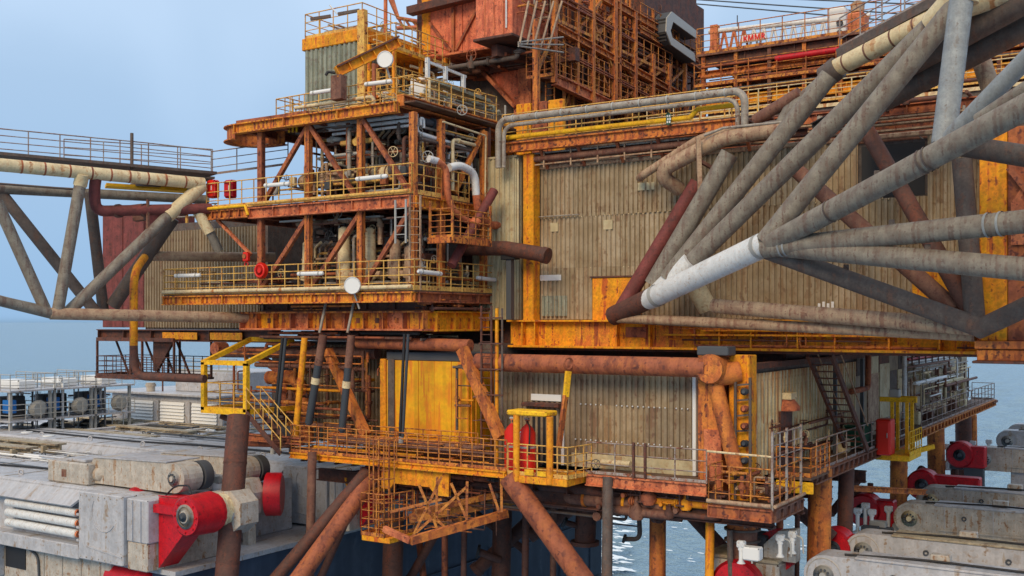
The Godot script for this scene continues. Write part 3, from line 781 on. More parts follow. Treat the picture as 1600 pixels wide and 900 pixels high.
		for j in 3: part(q, "lug", mb().ring(cc + Vector3(2.2 + j * 2.7, 0.2, 0.06), Vector3(0.3, 0, 1), 0.08, 0.03, 8, 4), M.darkgrey)
	var ry := [[1300, 858, 39.6, "dark red yoke disc behind the second grey lifting arm"], [1348, 798, 47.5, "small dark red yoke behind the black diagonal brace"], [1499, 711, 59.0, "dark red yoke with ring bearing near the fifth arm"], [1440, 758, 51.5, "long dark red yoke lying before the fourth arm"], [1420, 836, 46.5, "red yoke half sunk behind the third grey arm"]]
	for p in ry:
		var cc := at_d(p[0], p[1], p[2])
		var q := thing("arm_yoke", p[3], "yoke", "dark red yokes on the right bow")
		var L := 2.6 if p[0] == 1440 else 1.3
		part(q, "disc", mb().lathe(cc, Vector3(0, 0, -1), [[0, 0.66], [0.06, 0.74], [0.9, 0.74], [0.96, 0.66]], 26), M.red)
		part(q, "bracket", mb().bevbox(cc + Vector3(0.1, -0.7, -0.9), cc + Vector3(L, 0.5, -0.1), 0.06), M.red)
		part(q, "bearing", mb().lathe(cc, Vector3.BACK, [[0, 0.32], [0.05, 0.32], [0.05, 0.22], [0.02, 0.2], [0.08, 0.1]], 20), M.darkgrey)
		part(q, "foot", mb().bevbox(Vector3(cc.x + 0.2, -9.4, cc.z - 0.8), Vector3(cc.x + L - 0.1, cc.y - 0.68, cc.z - 0.2), 0.03), M.darkgrey)
	# near gripper block with white fittings
	var gb := thing("gripper_block", "grey gripper block with white valves and red arc at lower right", "gripper")
	var g0 := at_y(1105, 868, -8.1)
	var g1 := at_y(1258, 868, -8.1)
	part(gb, "block", mb().bevbox(Vector3(g0.x, -11.5, g0.z - 1.6), Vector3(g1.x - 0.3, -8.1, g0.z + 0.1), 0.06), M.shipcream)
	part(gb, "top_edge", mb().bevbox(Vector3(g0.x - 0.05, -8.1, g0.z - 1.65), Vector3(g1.x - 0.3, -7.98, g0.z + 0.14), 0.03), M.beige)
	part(gb, "red_arc", mb().lathe(at_y(1160, 900, -8.6) + Vector3(0, -0.25, 0.25), Vector3.BACK, [[0, 0.9], [0.3, 0.9], [0.35, 0.8]], 28), M.red)
	part(gb, "cheek_plate", mb().prism([[0, 0], [1.1, 0], [1.1, 1.1], [0.5, 1.0], [0, 0.5]], Vector3(g1.x - 0.95, -8.05, g0.z - 0.3), Vector3.RIGHT, Vector3.UP, Vector3(0, 0, -0.5)), M.shipcream)
	part(gb, "dark_box", mb().bevbox(Vector3(g1.x - 2.1, -7.98, g0.z - 1.4), Vector3(g1.x - 0.9, -7.3, g0.z - 0.4), 0.04), M.darkgrey)
	for p in [at_d(1158, 858, 33.6), at_d(1219, 848, 33.9), at_d(1238, 843, 34.2)]:
		part(gb, "valve", mb().lathe(p + Vector3(0, -0.35, 0), Vector3.UP, [[-0.1, 0.14], [0, 0.07], [0.3, 0.07], [0.32, 0.1], [0.5, 0.1]], 10), M.white)
		part(gb, "valve_head", mb().bevbox(p + Vector3(-0.13, 0.05, -0.1), p + Vector3(0.14, 0.27, 0.1), 0.03), M.whitepipe)
		part(gb, "valve_pipe", mb().tube(bend([p + Vector3(0.1, 0.15, 0), p + Vector3(0.35, 0.1, 0.05), p + Vector3(0.38, -0.4, 0.05)], 0.12), 0.03, 6), M.galv)
	part(gb, "white_box", mb().bevbox(at_d(1176, 865, 33.5) + Vector3(-0.28, -0.2, -0.2), at_d(1176, 865, 33.5) + Vector3(0.28, 0.22, 0.2), 0.04), M.white)
	part(gb, "red_disc", mb().lathe(at_d(1212, 838, 36.0) + Vector3(0, -0.5, 0), Vector3(0, 0, -1), [[0, 0.7], [0.5, 0.7]], 24), M.red)
	var rng := RandomNumberGenerator.new()
	rng.seed = 5
	for k in 7:
		var p := at_d([1340, 1352, 1362, 1388, 1480, 1520, 1545][k], [798, 790, 800, 795, 697, 692, 690][k], [46, 46.2, 46, 46.8, 62, 62, 62][k])
		var q := thing("valve_stand", ["white valve stand left of the dark red yoke", "tall white valve stand over the small dark red yoke", "white valve stand by the black brace", "white valve stand under the orange beam", "pale valve stand before the far legs", "pale valve stand above the fifth arm", "pale valve stand over the sixth arm"][k], "valve", "small white valve stands on the right bow")
		part(q, "stem", mb().lathe(p + Vector3(0, -0.9, 0), Vector3.UP, [[-0.5, 0.22], [0, 0.2], [0.05, 0.08], [0.7, 0.08], [0.72, 0.12], [0.95, 0.12]], 10), M.white)
		part(q, "head", mb().bevbox(p + Vector3(-0.16, -0.12, -0.12), p + Vector3(0.18, 0.12, 0.12), 0.03), M.whitepipe)
		part(q, "body", mb().bevbox(p + Vector3(0.2, -1.3, -0.2), p + Vector3(0.9, -0.6, 0.2), 0.04), M.galv if k % 2 else M.darkgrey)

# ---------- platform
const CX := -24.7     # side face of the process module
const CZ := -31.7     # its front face
func member(t: Node3D, called: String, l: Array, mat: Material, sides := 18) -> void:   # tube between two surveyed nodes: x, y, depth twice, then its breadth in the picture at mid length
	var a := run_on(l, 0)
	var b := run_on(l, 3)
	part(t, called, mb().tube([a, b], l[6] * 0.5 * (l[2] + l[5]) * 0.5 / FOCAL, sides), mat)
func weld_rings(t: Node3D, l: Array, ks: Array, mat: Material) -> void:
	var a := at_d(l[0], l[1], l[2])
	var b := at_d(l[3], l[4], l[5])
	var r: float = l[6] * 0.5 * (l[2] + l[5]) * 0.5 / FOCAL
	for k in ks:
		var c := a.lerp(b, k)
		var d := (b - a).normalized() * 0.035
		part(t, "weld_ring", mb().tube([c - d, c + d], r * 1.025, 18, false), mat)

func run_on(l: Array, k: int) -> Vector3:   # an end of a member; one that leaves the picture runs on past its edge
	var a := at_d(l[k], l[k + 1], l[k + 2])
	var b := at_d(l[3 - k], l[4 - k], l[5 - k])
	return a + (a - b) * 0.6 if l[k] >= 1640 or l[k] <= -40 else a
func make_right_boom() -> void:
	var t := thing("lattice_boom", "grey tubular lattice boom reaching towards the camera at right", "boom")
	var big := [960, 492, 40.0, 1640, 147, 24.6, 38]
	var mm := [
		[[1205, 380, 32.8, 1640, 147, 24.6, 39], M.boom], [[1195, 388, 33, 1640, 342, 26.5, 36], M.boom], [[1200, 384, 33, 1640, 424, 26.5, 36], M.boom],
		[[1195, 390, 33.2, 1532, 512, 30.2, 31], M.boomdark], [[1115, 478, 36.8, 1532, 512, 30.4, 26], M.boomtan], [[965, 497, 39.8, 1525, 524, 31, 18], M.boomtan],
		[[1462, 33, 31, 1083, 408, 36.5, 32], M.boom], [[1195, 378, 33, 1502, 0, 30, 35], M.boom], [[1506, -30, 29, 1474, 225, 28.6, 38], M.boomblue],
		[[1090, 285, 39, 965, 492, 39.8, 25], M.maroon], [[1140, 240, 37.6, 1020, 445, 38.6, 30], M.boom], [[1296, 118, 35.4, 1042, 436, 38, 29], M.boom],
		[[1352, 200, 35.2, 1532, 512, 30.4, 28], M.darkrust], [[1240, 262, 36.6, 1495, 486, 31.5, 27], M.brown], [[1503, 250, 31, 1524, 505, 30.4, 32], M.boomdark],
		[[1528, 515, 30.2, 1640, 462, 28, 33], M.boomdark], [[1640, 55, 25.6, 1484, 215, 28.4, 30], M.boomblue], [[1640, 115, 25.2, 1530, 188, 27, 26], M.boom],
		[[1505, 228, 29, 1640, 250, 27.6, 36], M.boomdark], [[1370, 128, 34, 1640, -22, 29, 44], M.boomdark], [[1350, 170, 35, 1640, 20, 30, 44], M.boomdark],
		[[1530, 85, 33, 1560, 175, 32, 30], M.boomtan], [[1250, 145, 36.5, 1180, 188, 37.6, 20], M.brown]]
	for q in mm: part(t, "tube", mb().tube([run_on(q[0], 0), run_on(q[0], 3)], q[0][6] * 0.475 * (q[0][2] + q[0][5]) * 0.5 / FOCAL, 24), q[1])
	weld_rings(t, mm[0][0], [0.27, 0.62, 0.64], M.boomdark)
	weld_rings(t, mm[1][0], [0.08, 0.1, 0.82, 0.86], M.boomblue)
	for k in [3, 4, 6, 7, 11, 12, 13]:
		weld_rings(t, mm[k][0].slice(0, 6) + [mm[k][0][6] * 0.95], [0.06, 0.35, 0.72, 0.93], mm[k][1])
	for q in [[mm[0][0], 0.45], [mm[1][0], 0.5], [mm[2][0], 0.62], [mm[3][0], 0.4], [mm[6][0], 0.3], [mm[7][0], 0.55]]:
		var lc := at_d(q[0][0], q[0][1], q[0][2]).lerp(at_d(q[0][3], q[0][4], q[0][5]), q[1])
		part(t, "pad_eye", mb().bevbox(lc + Vector3(-0.08, 0.2, -0.03), lc + Vector3(0.08, 0.44, 0.03), 0.01), M.boomdark)
	# white wrapped sleeves and the rusty foot
	part(t, "foot", mb().tube([at_d(958, 494, 40.1), at_d(1020, 464, 38.4)], 0.37, 20), M.darkrust)
	part(t, "white_sleeve", mb().tube([at_d(1012, 470, 38.6), at_d(1018, 466, 38.4), at_d(1190, 384, 33.2), at_d(1196, 381, 33.1)], [0.34, 0.385, 0.4, 0.39], 22), M.whitepipe)
	for q in [[1024, 463, 38.2], [1186, 386, 33.3]]: part(t, "sleeve_band", mb().tube([at_d(q[0], q[1], q[2]), at_d(q[0] + 5, q[1] - 2.4, q[2] - 0.15)], 0.41, 22, false), M.galv)
	part(t, "white_sleeve", mb().tube([at_d(1082, 409, 37.4), at_d(1025, 462, 38.5)], 0.4, 20), M.whitepipe)
	part(t, "white_sleeve", mb().tube([at_d(1082, 440, 38.4), at_d(1106, 482, 38.6)], 0.36, 20), M.cream)
	part(t, "cream_chord", mb().tube([at_d(1308, 106, 36), at_d(1530, -8, 31.5)], 0.31, 20), M.cream)
	weld_rings(t, [1308, 106, 36, 1530, -8, 31.5, 30], [0.08, 0.25, 0.44, 0.6], M.brown)
	part(t, "cream_node", mb().tube([at_d(1458, 38, 31), at_d(1510, -20, 29.8)], 0.39, 20), M.cream)
	part(t, "cream_node", mb().tube([at_d(1506, 6, 29), at_d(1507, -20, 29)], 0.38, 20), M.cream)
	part(t, "cream_node", mb().tube([at_d(1500, 0, 30.6), at_d(1600, -30, 29.6)], 0.55, 20), M.cream)
	part(t, "end_collar", mb().tube([at_d(1288, 122, 36.4), at_d(1310, 105, 36)], 0.4, 20), M.boomdark)
	part(t, "flared_joint", mb().tube([at_d(1292, 125, 36.2), at_d(1240, 180, 36.8), at_d(1215, 215, 37.2)], [0.3, 0.46, 0.33], 18), M.boom)
	part(t, "walkway_beam", mb().bar(at_d(1312, 84, 36.2), at_d(1490, -12, 32), 0.3, 0.3), M.boomdark)
	part(t, "under_beam", mb().ibeam(at_d(1270, 200, 38), at_d(1480, 88, 34), 0.3, 0.3, 0.0, 0.04), M.boomdark)
	rail(t, [at_d(1312, 78, 36.4), at_d(1490, -20, 32.2)], M.railgrey, 1.1, 1.0)
	# supply pipes running along the boom to the wall
	var p := thing("boom_pipes", "khaki pipes bending down from the boom to the ribbed wall", "pipe")
	part(p, "pipe", mb().tube(bend([at_d(1240, 198, 36.6), at_d(1130, 215, 38), at_d(1040, 262, 39.2), at_d(1036, 278, 39.4), at_d(1062, 296, 39.8)], 0.7), 0.28, 14), M.boomtan)
	part(p, "pipe", mb().tube(bend([at_d(1240, 190, 37.4), at_d(1100, 212, 38.8), at_d(1004, 274, 40.2), at_d(1000, 278, 40.8)], 0.6), 0.16, 12), M.boomtan)
	part(p, "hanger", mb().bar(at_d(1091, 214, 38), at_d(1094, 310, 38), 0.16, 0.16), M.boomtan)
	part(p, "bracket", mb().bar(at_d(1091, 250, 38), at_d(1122, 268, 38.6), 0.12, 0.12), M.brown)
	part(p, "thin_pipe", mb().tube([at_d(1100, 212, 38), at_d(1130, 200, 37.8), at_d(1230, 190, 36.5)], 0.05, 6), M.steelpipe)

func make_left_boom() -> void:
	var t := thing("bridge_truss", "tubular footbridge truss with cream top chord at the left edge", "truss")
	part(t, "top_chord", mb().tube([run_on([-60, 252, 40, 318, 287, 46], 0), at_d(318, 287, 46)], 0.26, 20), M.cream)
	weld_rings(t, [-60, 252, 40, 318, 287, 46, 20], [0.22, 0.31, 0.41, 0.5, 0.58, 0.66, 0.74, 0.82, 0.91], M.redrust)
	var mm := [[[-60, 292, 44, 325, 312, 50, 15], M.boom], [[-40, 460, 40, 80, 490, 42, 17], M.boom], [[78, 490, 42, 400, 497, 46.5, 18], M.boomtan], [[-40, 458, 44, 78, 484, 45, 10], M.boom],
		[[-5, 315, 41, 70, 482, 42, 18], M.boom], [[127, 278, 42.8, 90, 488, 42.2, 18], M.boom], [[0, 300, 45, 150, 488, 46, 18], M.boomdark], [[140, 300, 46, 162, 490, 47, 17], M.boomdark],
		[[262, 338, 45, 106, 488, 42.6, 18], M.boom], [[270, 340, 47, 176, 478, 47, 22], M.boomdark], [[328, 362, 46, 342, 392, 46.3, 14], M.boom], [[222, 400, 47, 430, 402, 49, 15], M.boomtan]]
	for q in mm: member(t, "tube", q[0], q[1])
	part(t, "cream_sleeve", mb().tube([at_d(316, 290, 46), at_d(262, 338, 45)], 0.28, 18), M.cream)
	part(t, "cream_sleeve", mb().tube([at_d(306, 325, 45.8), at_d(328, 364, 46)], 0.24, 18), M.cream)
	part(t, "cream_sleeve", mb().tube([at_d(129, 272, 42.7), at_d(125, 290, 42.8)], 0.27, 18), M.cream)
	part(t, "walkway_deck", mb().bar(run_on([-60, 238, 41, 330, 273, 47], 0), at_d(330, 273, 47), 1.4, 0.12), M.boomdark)
	part(t, "far_walkway_deck", mb().bar(at_d(60, 262, 46), at_d(330, 280, 50), 1.2, 0.1), M.boomdark)
	rail(t, [run_on([-60, 238, 40.5, 232, 262, 45], 0), at_d(-60, 238, 40.5), at_d(232, 262, 45), at_d(330, 272, 46.6)], M.railgrey, 1.05, 1.25, 3, 0.0)
	rail(t, [at_d(100, 255, 46), at_d(332, 268, 50)], M.railgrey, 1.05, 1.5, 2, 0.0)
	rail(t, [at_d(330, 274, 46.8), at_d(450, 258, 46.8)], M.railgrey, 1.05, 1.1, 2, 0.1)
	part(t, "lamp_post", mb().tube([at_d(206, 265, 44.5), at_d(206, 208, 44.5)], 0.07, 8), M.boomdark)
	part(t, "handrail_pipe", mb().tube([at_d(-40, 284, 44), at_d(120, 296, 46)], 0.05, 6), M.boomdark)
	var p := thing("drain_pipe", "dark red pipe bending down from the bridge and along to the red cabinets", "pipe")
	var m := mb().tube(bend([at_d(150, 276, 43.2), at_d(147, 300, 43.4), at_d(150, 330, 43.6), at_d(330, 326, 46.0)], 1.0, 8), 0.23, 16)
	part(p, "pipe", m, M.maroon)
	for k in [0.1, 0.35, 0.72]:
		var c := at_d(168, 330, 43.8).lerp(at_d(330, 326, 46.0), k)
		part(p, "collar", mb().tube([c - Vector3(0.06, 0, 0), c + Vector3(0.06, 0, 0)], 0.29, 16), M.darkrust)
	part(p, "hanger", mb().bar(at_d(231, 312, 44.5), at_d(231, 362, 44.5), 0.1, 0.1), M.brown)
	var y := thing("yellow_riser", "yellow pipe dropping past the red wall and sweeping right, rusty below", "pipe")
	part(y, "upper_pipe", mb().tube(bend([at_d(226, 402, 46.5), at_d(209, 425, 45), at_d(209, 540, 45)], 0.8, 6), 0.17, 14), M.yellow)
	part(y, "lower_pipe", mb().tube(bend([at_d(209, 540, 45), at_d(211, 588, 45), at_d(320, 592, 43.5)], 1.3, 9), 0.17, 14), M.darkrust)
	# hanging cage under the module
	var c := thing("hanging_cage", "dark red lattice cage hanging under the left module", "cage")
	var x0 := at_z(152, 560, -37).x
	var x1 := at_z(272, 560, -37).x
	var bx := [x0, lerpf(x0, x1, 0.45), lerpf(x0, x1, 0.6), x1]
	for x in bx:
		for z in [-37.0, -39.5]: part(c, "upright", mb().bar(Vector3(x, -1.0, z), Vector3(x, -3.0, z), 0.1, 0.1), M.darkrust)
	part(c, "floor", mb().aabox(Vector3(x0 - 0.1, -3.1, -39.6), Vector3(x1 + 0.1, -2.98, -36.9)), M.darkrust)
	part(c, "top_beam", mb().bar(Vector3(x0, -0.95, -37), Vector3(x1, -0.95, -37), 0.15, 0.2), M.darkrust)
	rail(c, [Vector3(x0, -2.98, -36.95), Vector3(x1, -2.98, -36.95)], M.darkrust, 1.1, 0.7, 3)
	rail(c, [Vector3(x0, -2.98, -39.5), Vector3(x1, -2.98, -39.5)], M.darkrust, 1.1, 0.7, 3)
	rail(c, [Vector3(x0, -2.98, -36.95), Vector3(x0, -2.98, -39.5)], M.darkrust, 1.1, 0.7, 3)
	part(c, "gusset", mb().prism([[0, 0], [1.6, 0], [0.3, -1.6], [0, -1.6]], Vector3(lerpf(x0, x1, 0.62), -1.05, -37.6), Vector3.RIGHT, Vector3.UP, Vector3(0, 0, -0.15)), M.darkrust)
	for k in 5: part(c, "brace", mb().bar(Vector3(lerpf(x0, x1, k * 0.2), -1.0, -38.2), Vector3(lerpf(x0, x1, k * 0.2 + 0.18), -2.9, -38.2), 0.09, 0.09), M.darkrust)
	# left module: rusty plate wall and ribbed wall
	var w := thing("left_module", "rust red plated module with ribbed wall behind the footbridge truss", "module")
	var a := at_z(160, 400, -37.5)
	var b := at_z(225, 400, -37.5)
	var e := at_z(405, 400, -37.5)
	var yt := at_z(160, 335, -37.5).y
	for k in 4: part(w, "wall_panel", mb().bevbox(Vector3(lerpf(a.x, b.x, k / 4.0) + 0.01, -0.3, -41), Vector3(lerpf(a.x, b.x, (k + 1) / 4.0) - 0.01, yt, -37.5 + 0.03 * (k % 2)), 0.02), M.maroon)
	part(w, "core", mb().aabox(Vector3(b.x, -0.4, -46), Vector3(e.x + 0.5, 5.2, -37.6)), M.boomdark)
	clad(w, Vector3(b.x, 0, -37.55), Vector3(e.x, 0, -37.55), -0.3, 4.8, Vector3.BACK, [M.cladgrey, M.cladgrey, M.clad3], 3)
	part(w, "base_girder", mb().ibeam(Vector3(a.x - 0.4, -0.72, -37.7), Vector3(e.x + 1, -0.72, -37.7), 0.6, 0.62, 2.2), M.darkrust)
	for k in 2: part(w, "girder_panel", mb().aabox(Vector3(lerpf(a.x, e.x, 0.42 + k * 0.3), -0.92, -37.44), Vector3(lerpf(a.x, e.x, 0.64 + k * 0.27), -0.55, -37.40)), M.yellow)
	for k in 3: part(w, "walkway_plate", mb().bar(at_d(165 + k * 50, 290 - k * 2, 49), at_d(290, 298, 50.5 + k), 1.0, 0.14), [M.brightyellow, M.boomdark, M.railyellow][k])
	part(w, "column", mb().bar(at_d(216, 320, 48), at_d(219, 345, 48), 0.5, 0.5), M.brown)
	clutter(w, Vector3(a.x + 2, 4.9, -40.5), Vector3(e.x, 6.2, -37.8), 16, 60, [M.cream, M.boom, M.railyellow, M.steelpipe], 0.03, 0.1)

func make_main_wall() -> void:
	var t := thing("main_module", "long module with tan ribbed wall behind the lattice boom", "module")
	var x0 := -22.9
	var x1 := -5.5
	part(t, "core", mb().aabox(Vector3(x0, 0.1, -60), Vector3(x1, 6.2, -37.6)), M.boomdark)
	clad(t, Vector3(x0, 0, -37.5), Vector3(-7.3, 0, -37.5), 0.1, 2.2, Vector3.BACK, [M.clad, M.clad, M.clad2, M.clad3], 11)
	clad(t, Vector3(x0, 0, -37.5), Vector3(-7.3, 0, -37.5), 2.2, 4.25, Vector3.BACK, [M.clad, M.clad, M.clad2, M.clad3], 12)
	clad(t, Vector3(x0, 0, -37.5), Vector3(-9.6, 0, -37.5), 4.25, 6.3, Vector3.BACK, [M.clad, M.clad2, M.clad2, M.clad3], 13)
	part(t, "doorway", mb().aabox(Vector3(-9.5, 4.3, -37.9), Vector3(-7.4, 6.1, -37.58)), M.black)
	clad(t, Vector3(-7.3, 0, -37.5), Vector3(x1, 0, -37.5), 0.1, 6.3, Vector3.BACK, [M.clad, M.clad2], 14)
	part(t, "eaves_strip", mb().bevbox(Vector3(x0, 6.28, -37.6), Vector3(x1, 6.45, -37.36), 0.03), M.boomtan)
	var rv := mb().lathe(Vector3.ZERO, Vector3.BACK, [[0, 0.035], [0.02, 0.035], [0.03, 0.02]], 6).mesh()
	var rng := RandomNumberGenerator.new()
	rng.seed = 9
	for y in [2.16, 4.2]:
		for k in 80:
			if rng.randf() < 0.55: put(t, "rivet", rv, M.cream, Vector3(x0 + 0.3 + k * 0.21 - 0.02, y + rng.randf() * 0.06, -37.45))
	# repair patches
	for q in [[866, 355, 14, 14, M.cladlight], [950, 351, 16, 15, M.cladlight], [860, 434, 38, 9, M.white], [866, 478, 46, 32, M.cladgreen], [1010, 291, 30, 12, M.cladlight]]:
		var c := at_z(q[0], q[1], -37.42)
		var k: float = -c.z / (0.8434 + 0.5373 * (q[0] - 800.0) / FOCAL) / FOCAL
		if q[4] == M.cladgreen: clad(t, c - Vector3(q[2] * k * 0.5, 0, 0), c + Vector3(q[2] * k * 0.5, 0, 0), c.y - q[3] * k * 0.5, c.y + q[3] * k * 0.5, Vector3.BACK, [q[4]], 2)
		else: part(t, "repair_patch", mb().bevbox(c - Vector3(q[2] * k * 0.5, q[3] * k * 0.5, 0.03), c + Vector3(q[2] * k * 0.5, q[3] * k * 0.5, 0.01), 0.008), q[4])
	for k in 4: part(t, "repair_strip", mb().bevbox(at_z(1280 + k * 7, 485, -37.4) + Vector3(-0.05, -0.25, 0), at_z(1280 + k * 7, 485, -37.4) + Vector3(0.05, 0.25 + 0.06 * (k % 2), 0.02), 0.01), M.white)
	part(t, "yellow_panel", mb().bevbox(Vector3(at_z(925, 460, -37.3).x, 0.06, -37.5), Vector3(at_z(1000, 460, -37.3).x, 1.75, -37.3), 0.03), M.yellow)
	part(t, "panel_cap", mb().bevbox(Vector3(at_z(922, 460, -37.3).x, 1.75, -37.5), Vector3(at_z(1003, 460, -37.3).x, 1.82, -37.26), 0.01), M.darkrust)
	part(t, "yellow_panel", mb().bevbox(Vector3(at_z(1425, 460, -37.3).x, 0.06, -37.5), Vector3(x1, 1.8, -37.3), 0.03), M.yellow)
	part(t, "corner_column", mb().bevbox(Vector3(-22.95, 0.05, -37.4), Vector3(-22.45, 6.9, -36.85), 0.03), M.yellow)
	part(t, "wall_conduit", mb().tube([at_z(842, 339, -37.3), at_z(905, 335, -37.3)], 0.03, 6), M.steelpipe)
	# pipes along the eaves
	for k in 3: part(t, "eaves_pipe", mb().tube([at_z(826, 247 + k * 9 - 6, -37.0), at_z(1085, 221 + k * 8 - 6, -37.0)], [0.04, 0.13, 0.035][k], 10), [M.steelpipe, M.brown, M.boomtan][k])
	for k in 6: part(t, "pipe_bracket", mb().bar(at_z(850 + k * 42, 262 - k * 4, -36.95), at_z(850 + k * 42, 236 - k * 4, -36.95), 0.06, 0.06), M.boomtan)
	# ribbed casing at the wall's left end
	var c := thing("ribbed_casing", "narrow light ribbed casing between the process module and the yellow column", "casing")
	part(c, "core", mb().aabox(Vector3(-25.5, 0.1, -39.5), Vector3(-23.35, 6.75, -36.95)), M.boomdark)
	clad(c, Vector3(-25.5, 0, -36.9), Vector3(-23.3, 0, -36.9), 0.1, 6.8, Vector3.BACK, [M.cladlight], 5, 0.8)
	clad(c, Vector3(-23.3, 0, -36.9), Vector3(-23.3, 0, -37.5), 0.1, 6.8, Vector3.RIGHT, [M.cladlight], 5, 0.6)
	part(c, "cap", mb().bevbox(Vector3(-25.6, 6.8, -39.5), Vector3(-23.22, 6.9, -36.8), 0.02), M.cladlight)
	var d := thing("exhaust_duct", "thick dark brown duct running right from the process module", "duct")
	part(d, "duct", mb().tube([at_z(640, 388, -36.1), at_z(790, 388, -36.1), at_z(838, 396, -35.9), at_z(852, 399, -35.9)], 0.3, 20), M.darkrust)
	part(d, "end_ring", mb().tube([at_z(848, 398, -35.9), at_z(856, 400, -35.9)], 0.33, 20), M.darkrust)
	part(d, "support_post", mb().bar(at_z(797, 398, -36.2), Vector3(at_z(797, 398, -36.2).x, 0.1, -36.2), 0.24, 0.24), M.darkgrey)
	part(d, "saddle", mb().bevbox(at_z(797, 402, -36.2) - Vector3(0.35, 0.1, 0.2), at_z(797, 402, -36.2) + Vector3(0.35, 0.1, 0.2), 0.02), M.black)

func make_girders() -> void:
	var t := thing("main_girder", "long yellow rust-spotted girder under the tan ribbed wall", "girder")
	for k in 12: part(t, "web_plate", mb().aabox(Vector3(-23.6 + k * 1.534, -0.95, -37.3), Vector3(-22.07 + k * 1.534, 0.0, -36.95 - 0.004 * (k % 2))), [M.yellow, M.yellow, M.ochre, M.yellow, M.ochre][k % 5])
	part(t, "top_flange", mb().bevbox(Vector3(-23.6, 0.0, -37.5), Vector3(-5.2, 0.08, -36.6), 0.015), M.yellow)
	part(t, "bottom_flange", mb().bevbox(Vector3(-23.6, -1.04, -38.4), Vector3(-5.2, -0.95, -36.5), 0.015), M.yellow)
	part(t, "lower_ledge", mb().bevbox(Vector3(-16.6, -0.52, -36.95), Vector3(-5.3, -0.45, -36.6), 0.015), M.yellow)
	for x in [-22.9, -22.3, -18.6, -17.2, -14.4, -13.2, -11.5, -10.2, -8.4, -6.8]: part(t, "stiffener", mb().aabox(Vector3(x, -0.95, -36.95), Vector3(x + 0.05, 0.0, -36.66)), M.yellow)
	for q in [[-18.3, -17.4], [-13.0, -12.4], [-10.0, -9.4]]: part(t, "rusty_patch_plate", mb().bevbox(Vector3(q[0], -0.6, -36.95), Vector3(q[1], -0.2, -36.91), 0.01), M.redrust)
	part(t, "dark_backing", mb().aabox(Vector3(-31.5, -1.9, -62), Vector3(-12.5, -1.15, -38.6)), M.darkrust)  # added dark backing box, blocks the bright gap under the girder
	part(t, "dark_backing", mb().aabox(Vector3(-33.0, -1.0, -62), Vector3(-23.7, 1.1, -38.0)), M.darkrust)  # second added backing box, keeps the space behind the front girder dark
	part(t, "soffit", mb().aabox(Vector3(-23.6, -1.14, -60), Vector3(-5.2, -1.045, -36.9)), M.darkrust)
	var g := thing("front_girder", "orange stiffened girder under the lower platform of the process module", "girder")
	var a := at_z(380, 500, -32.6)
	for k in 10: part(g, "web_plate", mb().aabox(Vector3(lerpf(a.x, CX - 0.1, k / 10.0), -0.27, -32.85), Vector3(lerpf(a.x, CX - 0.1, (k + 1) / 10.0) - 0.004, 0.36, -32.7 - 0.004 * (k % 2))), [M.orange, M.yellow, M.ochre, M.pinkrust, M.ochre][k % 5])
	part(g, "top_flange", mb().bevbox(Vector3(a.x, 0.36, -33.1), Vector3(CX, 0.44, -32.4), 0.015), M.orange)
	part(g, "bottom_flange", mb().bevbox(Vector3(a.x, -0.35, -33.1), Vector3(CX, -0.27, -32.35), 0.015), M.pinkrust)
	for k in 11: part(g, "stiffener", mb().aabox(Vector3(lerpf(a.x, CX, k / 10.0) - 0.04, -0.27, -32.7), Vector3(lerpf(a.x, CX, k / 10.0), 0.36, -32.42)), M.orange if k % 3 else M.redrust)
	var b := at_x(760, 500, CX)
	part(g, "side_web", mb().aabox(Vector3(CX - 0.3, -0.3, b.z - 1.2), Vector3(CX - 0.12, 0.36, -32.7)), M.yellow)
	part(g, "side_flange", mb().bevbox(Vector3(CX - 0.6, 0.36, b.z - 1.2), Vector3(CX + 0.15, 0.43, -33.1), 0.015), M.yellow)
	part(g, "side_flange", mb().bevbox(Vector3(CX - 0.6, -0.38, b.z - 1.2), Vector3(CX + 0.15, -0.3, -33.1), 0.015), M.yellow)
	for k in 4: part(g, "stiffener", mb().aabox(Vector3(CX - 0.12, -0.3, -33.2 - k * 1.2), Vector3(CX + 0.12, 0.36, -33.16 - k * 1.2)), M.yellow)
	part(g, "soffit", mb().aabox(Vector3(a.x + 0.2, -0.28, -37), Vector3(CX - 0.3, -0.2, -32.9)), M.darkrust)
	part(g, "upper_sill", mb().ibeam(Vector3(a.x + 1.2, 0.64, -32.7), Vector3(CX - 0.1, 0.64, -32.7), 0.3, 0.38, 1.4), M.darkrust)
	clutter(g, Vector3(a.x + 0.5, -0.75, -36), Vector3(CX - 0.3, -0.4, -32.6), 30, 110, [M.darkrust, M.boomdark, M.brown, M.redrust, M.cream], 0.04, 0.1)
	clutter(g, Vector3(a.x + 0.5, 0.46, -33.2), Vector3(CX, 0.8, -32.3), 14, 111, [M.darkrust, M.orange, M.brown], 0.03, 0.06)
	for k in 9: part(g, "bolt_plate", mb().bevbox(Vector3(lerpf(a.x, CX, (k + 0.5) / 10.0) - 0.12, -0.05, -32.7), Vector3(lerpf(a.x, CX, (k + 0.5) / 10.0) + 0.08, 0.16, -32.68), 0.008), [M.redrust, M.darkrust, M.orange][k % 3])
	clutter(t, Vector3(-16.5, -0.9, -36.9), Vector3(-5.6, -0.1, -36.62), 22, 112, [M.yellow, M.redrust, M.orange, M.darkrust], 0.02, 0.05)
	var r := thing("right_module", "orange and yellow plated module cut by the right picture edge", "module")
	var z := -33.2
	var X0 := at_z(1530, 500, z).x
	for k in 3:
		part(r, "plate", mb().bevbox(Vector3(X0 + k * 0.75, -0.55, z - 3), Vector3(X0 + k * 0.75 + 0.74, 5.6, z + [0.0, -0.04, 0.03][k]), 0.02), [M.yellow, M.redrust, M.yellow][k])
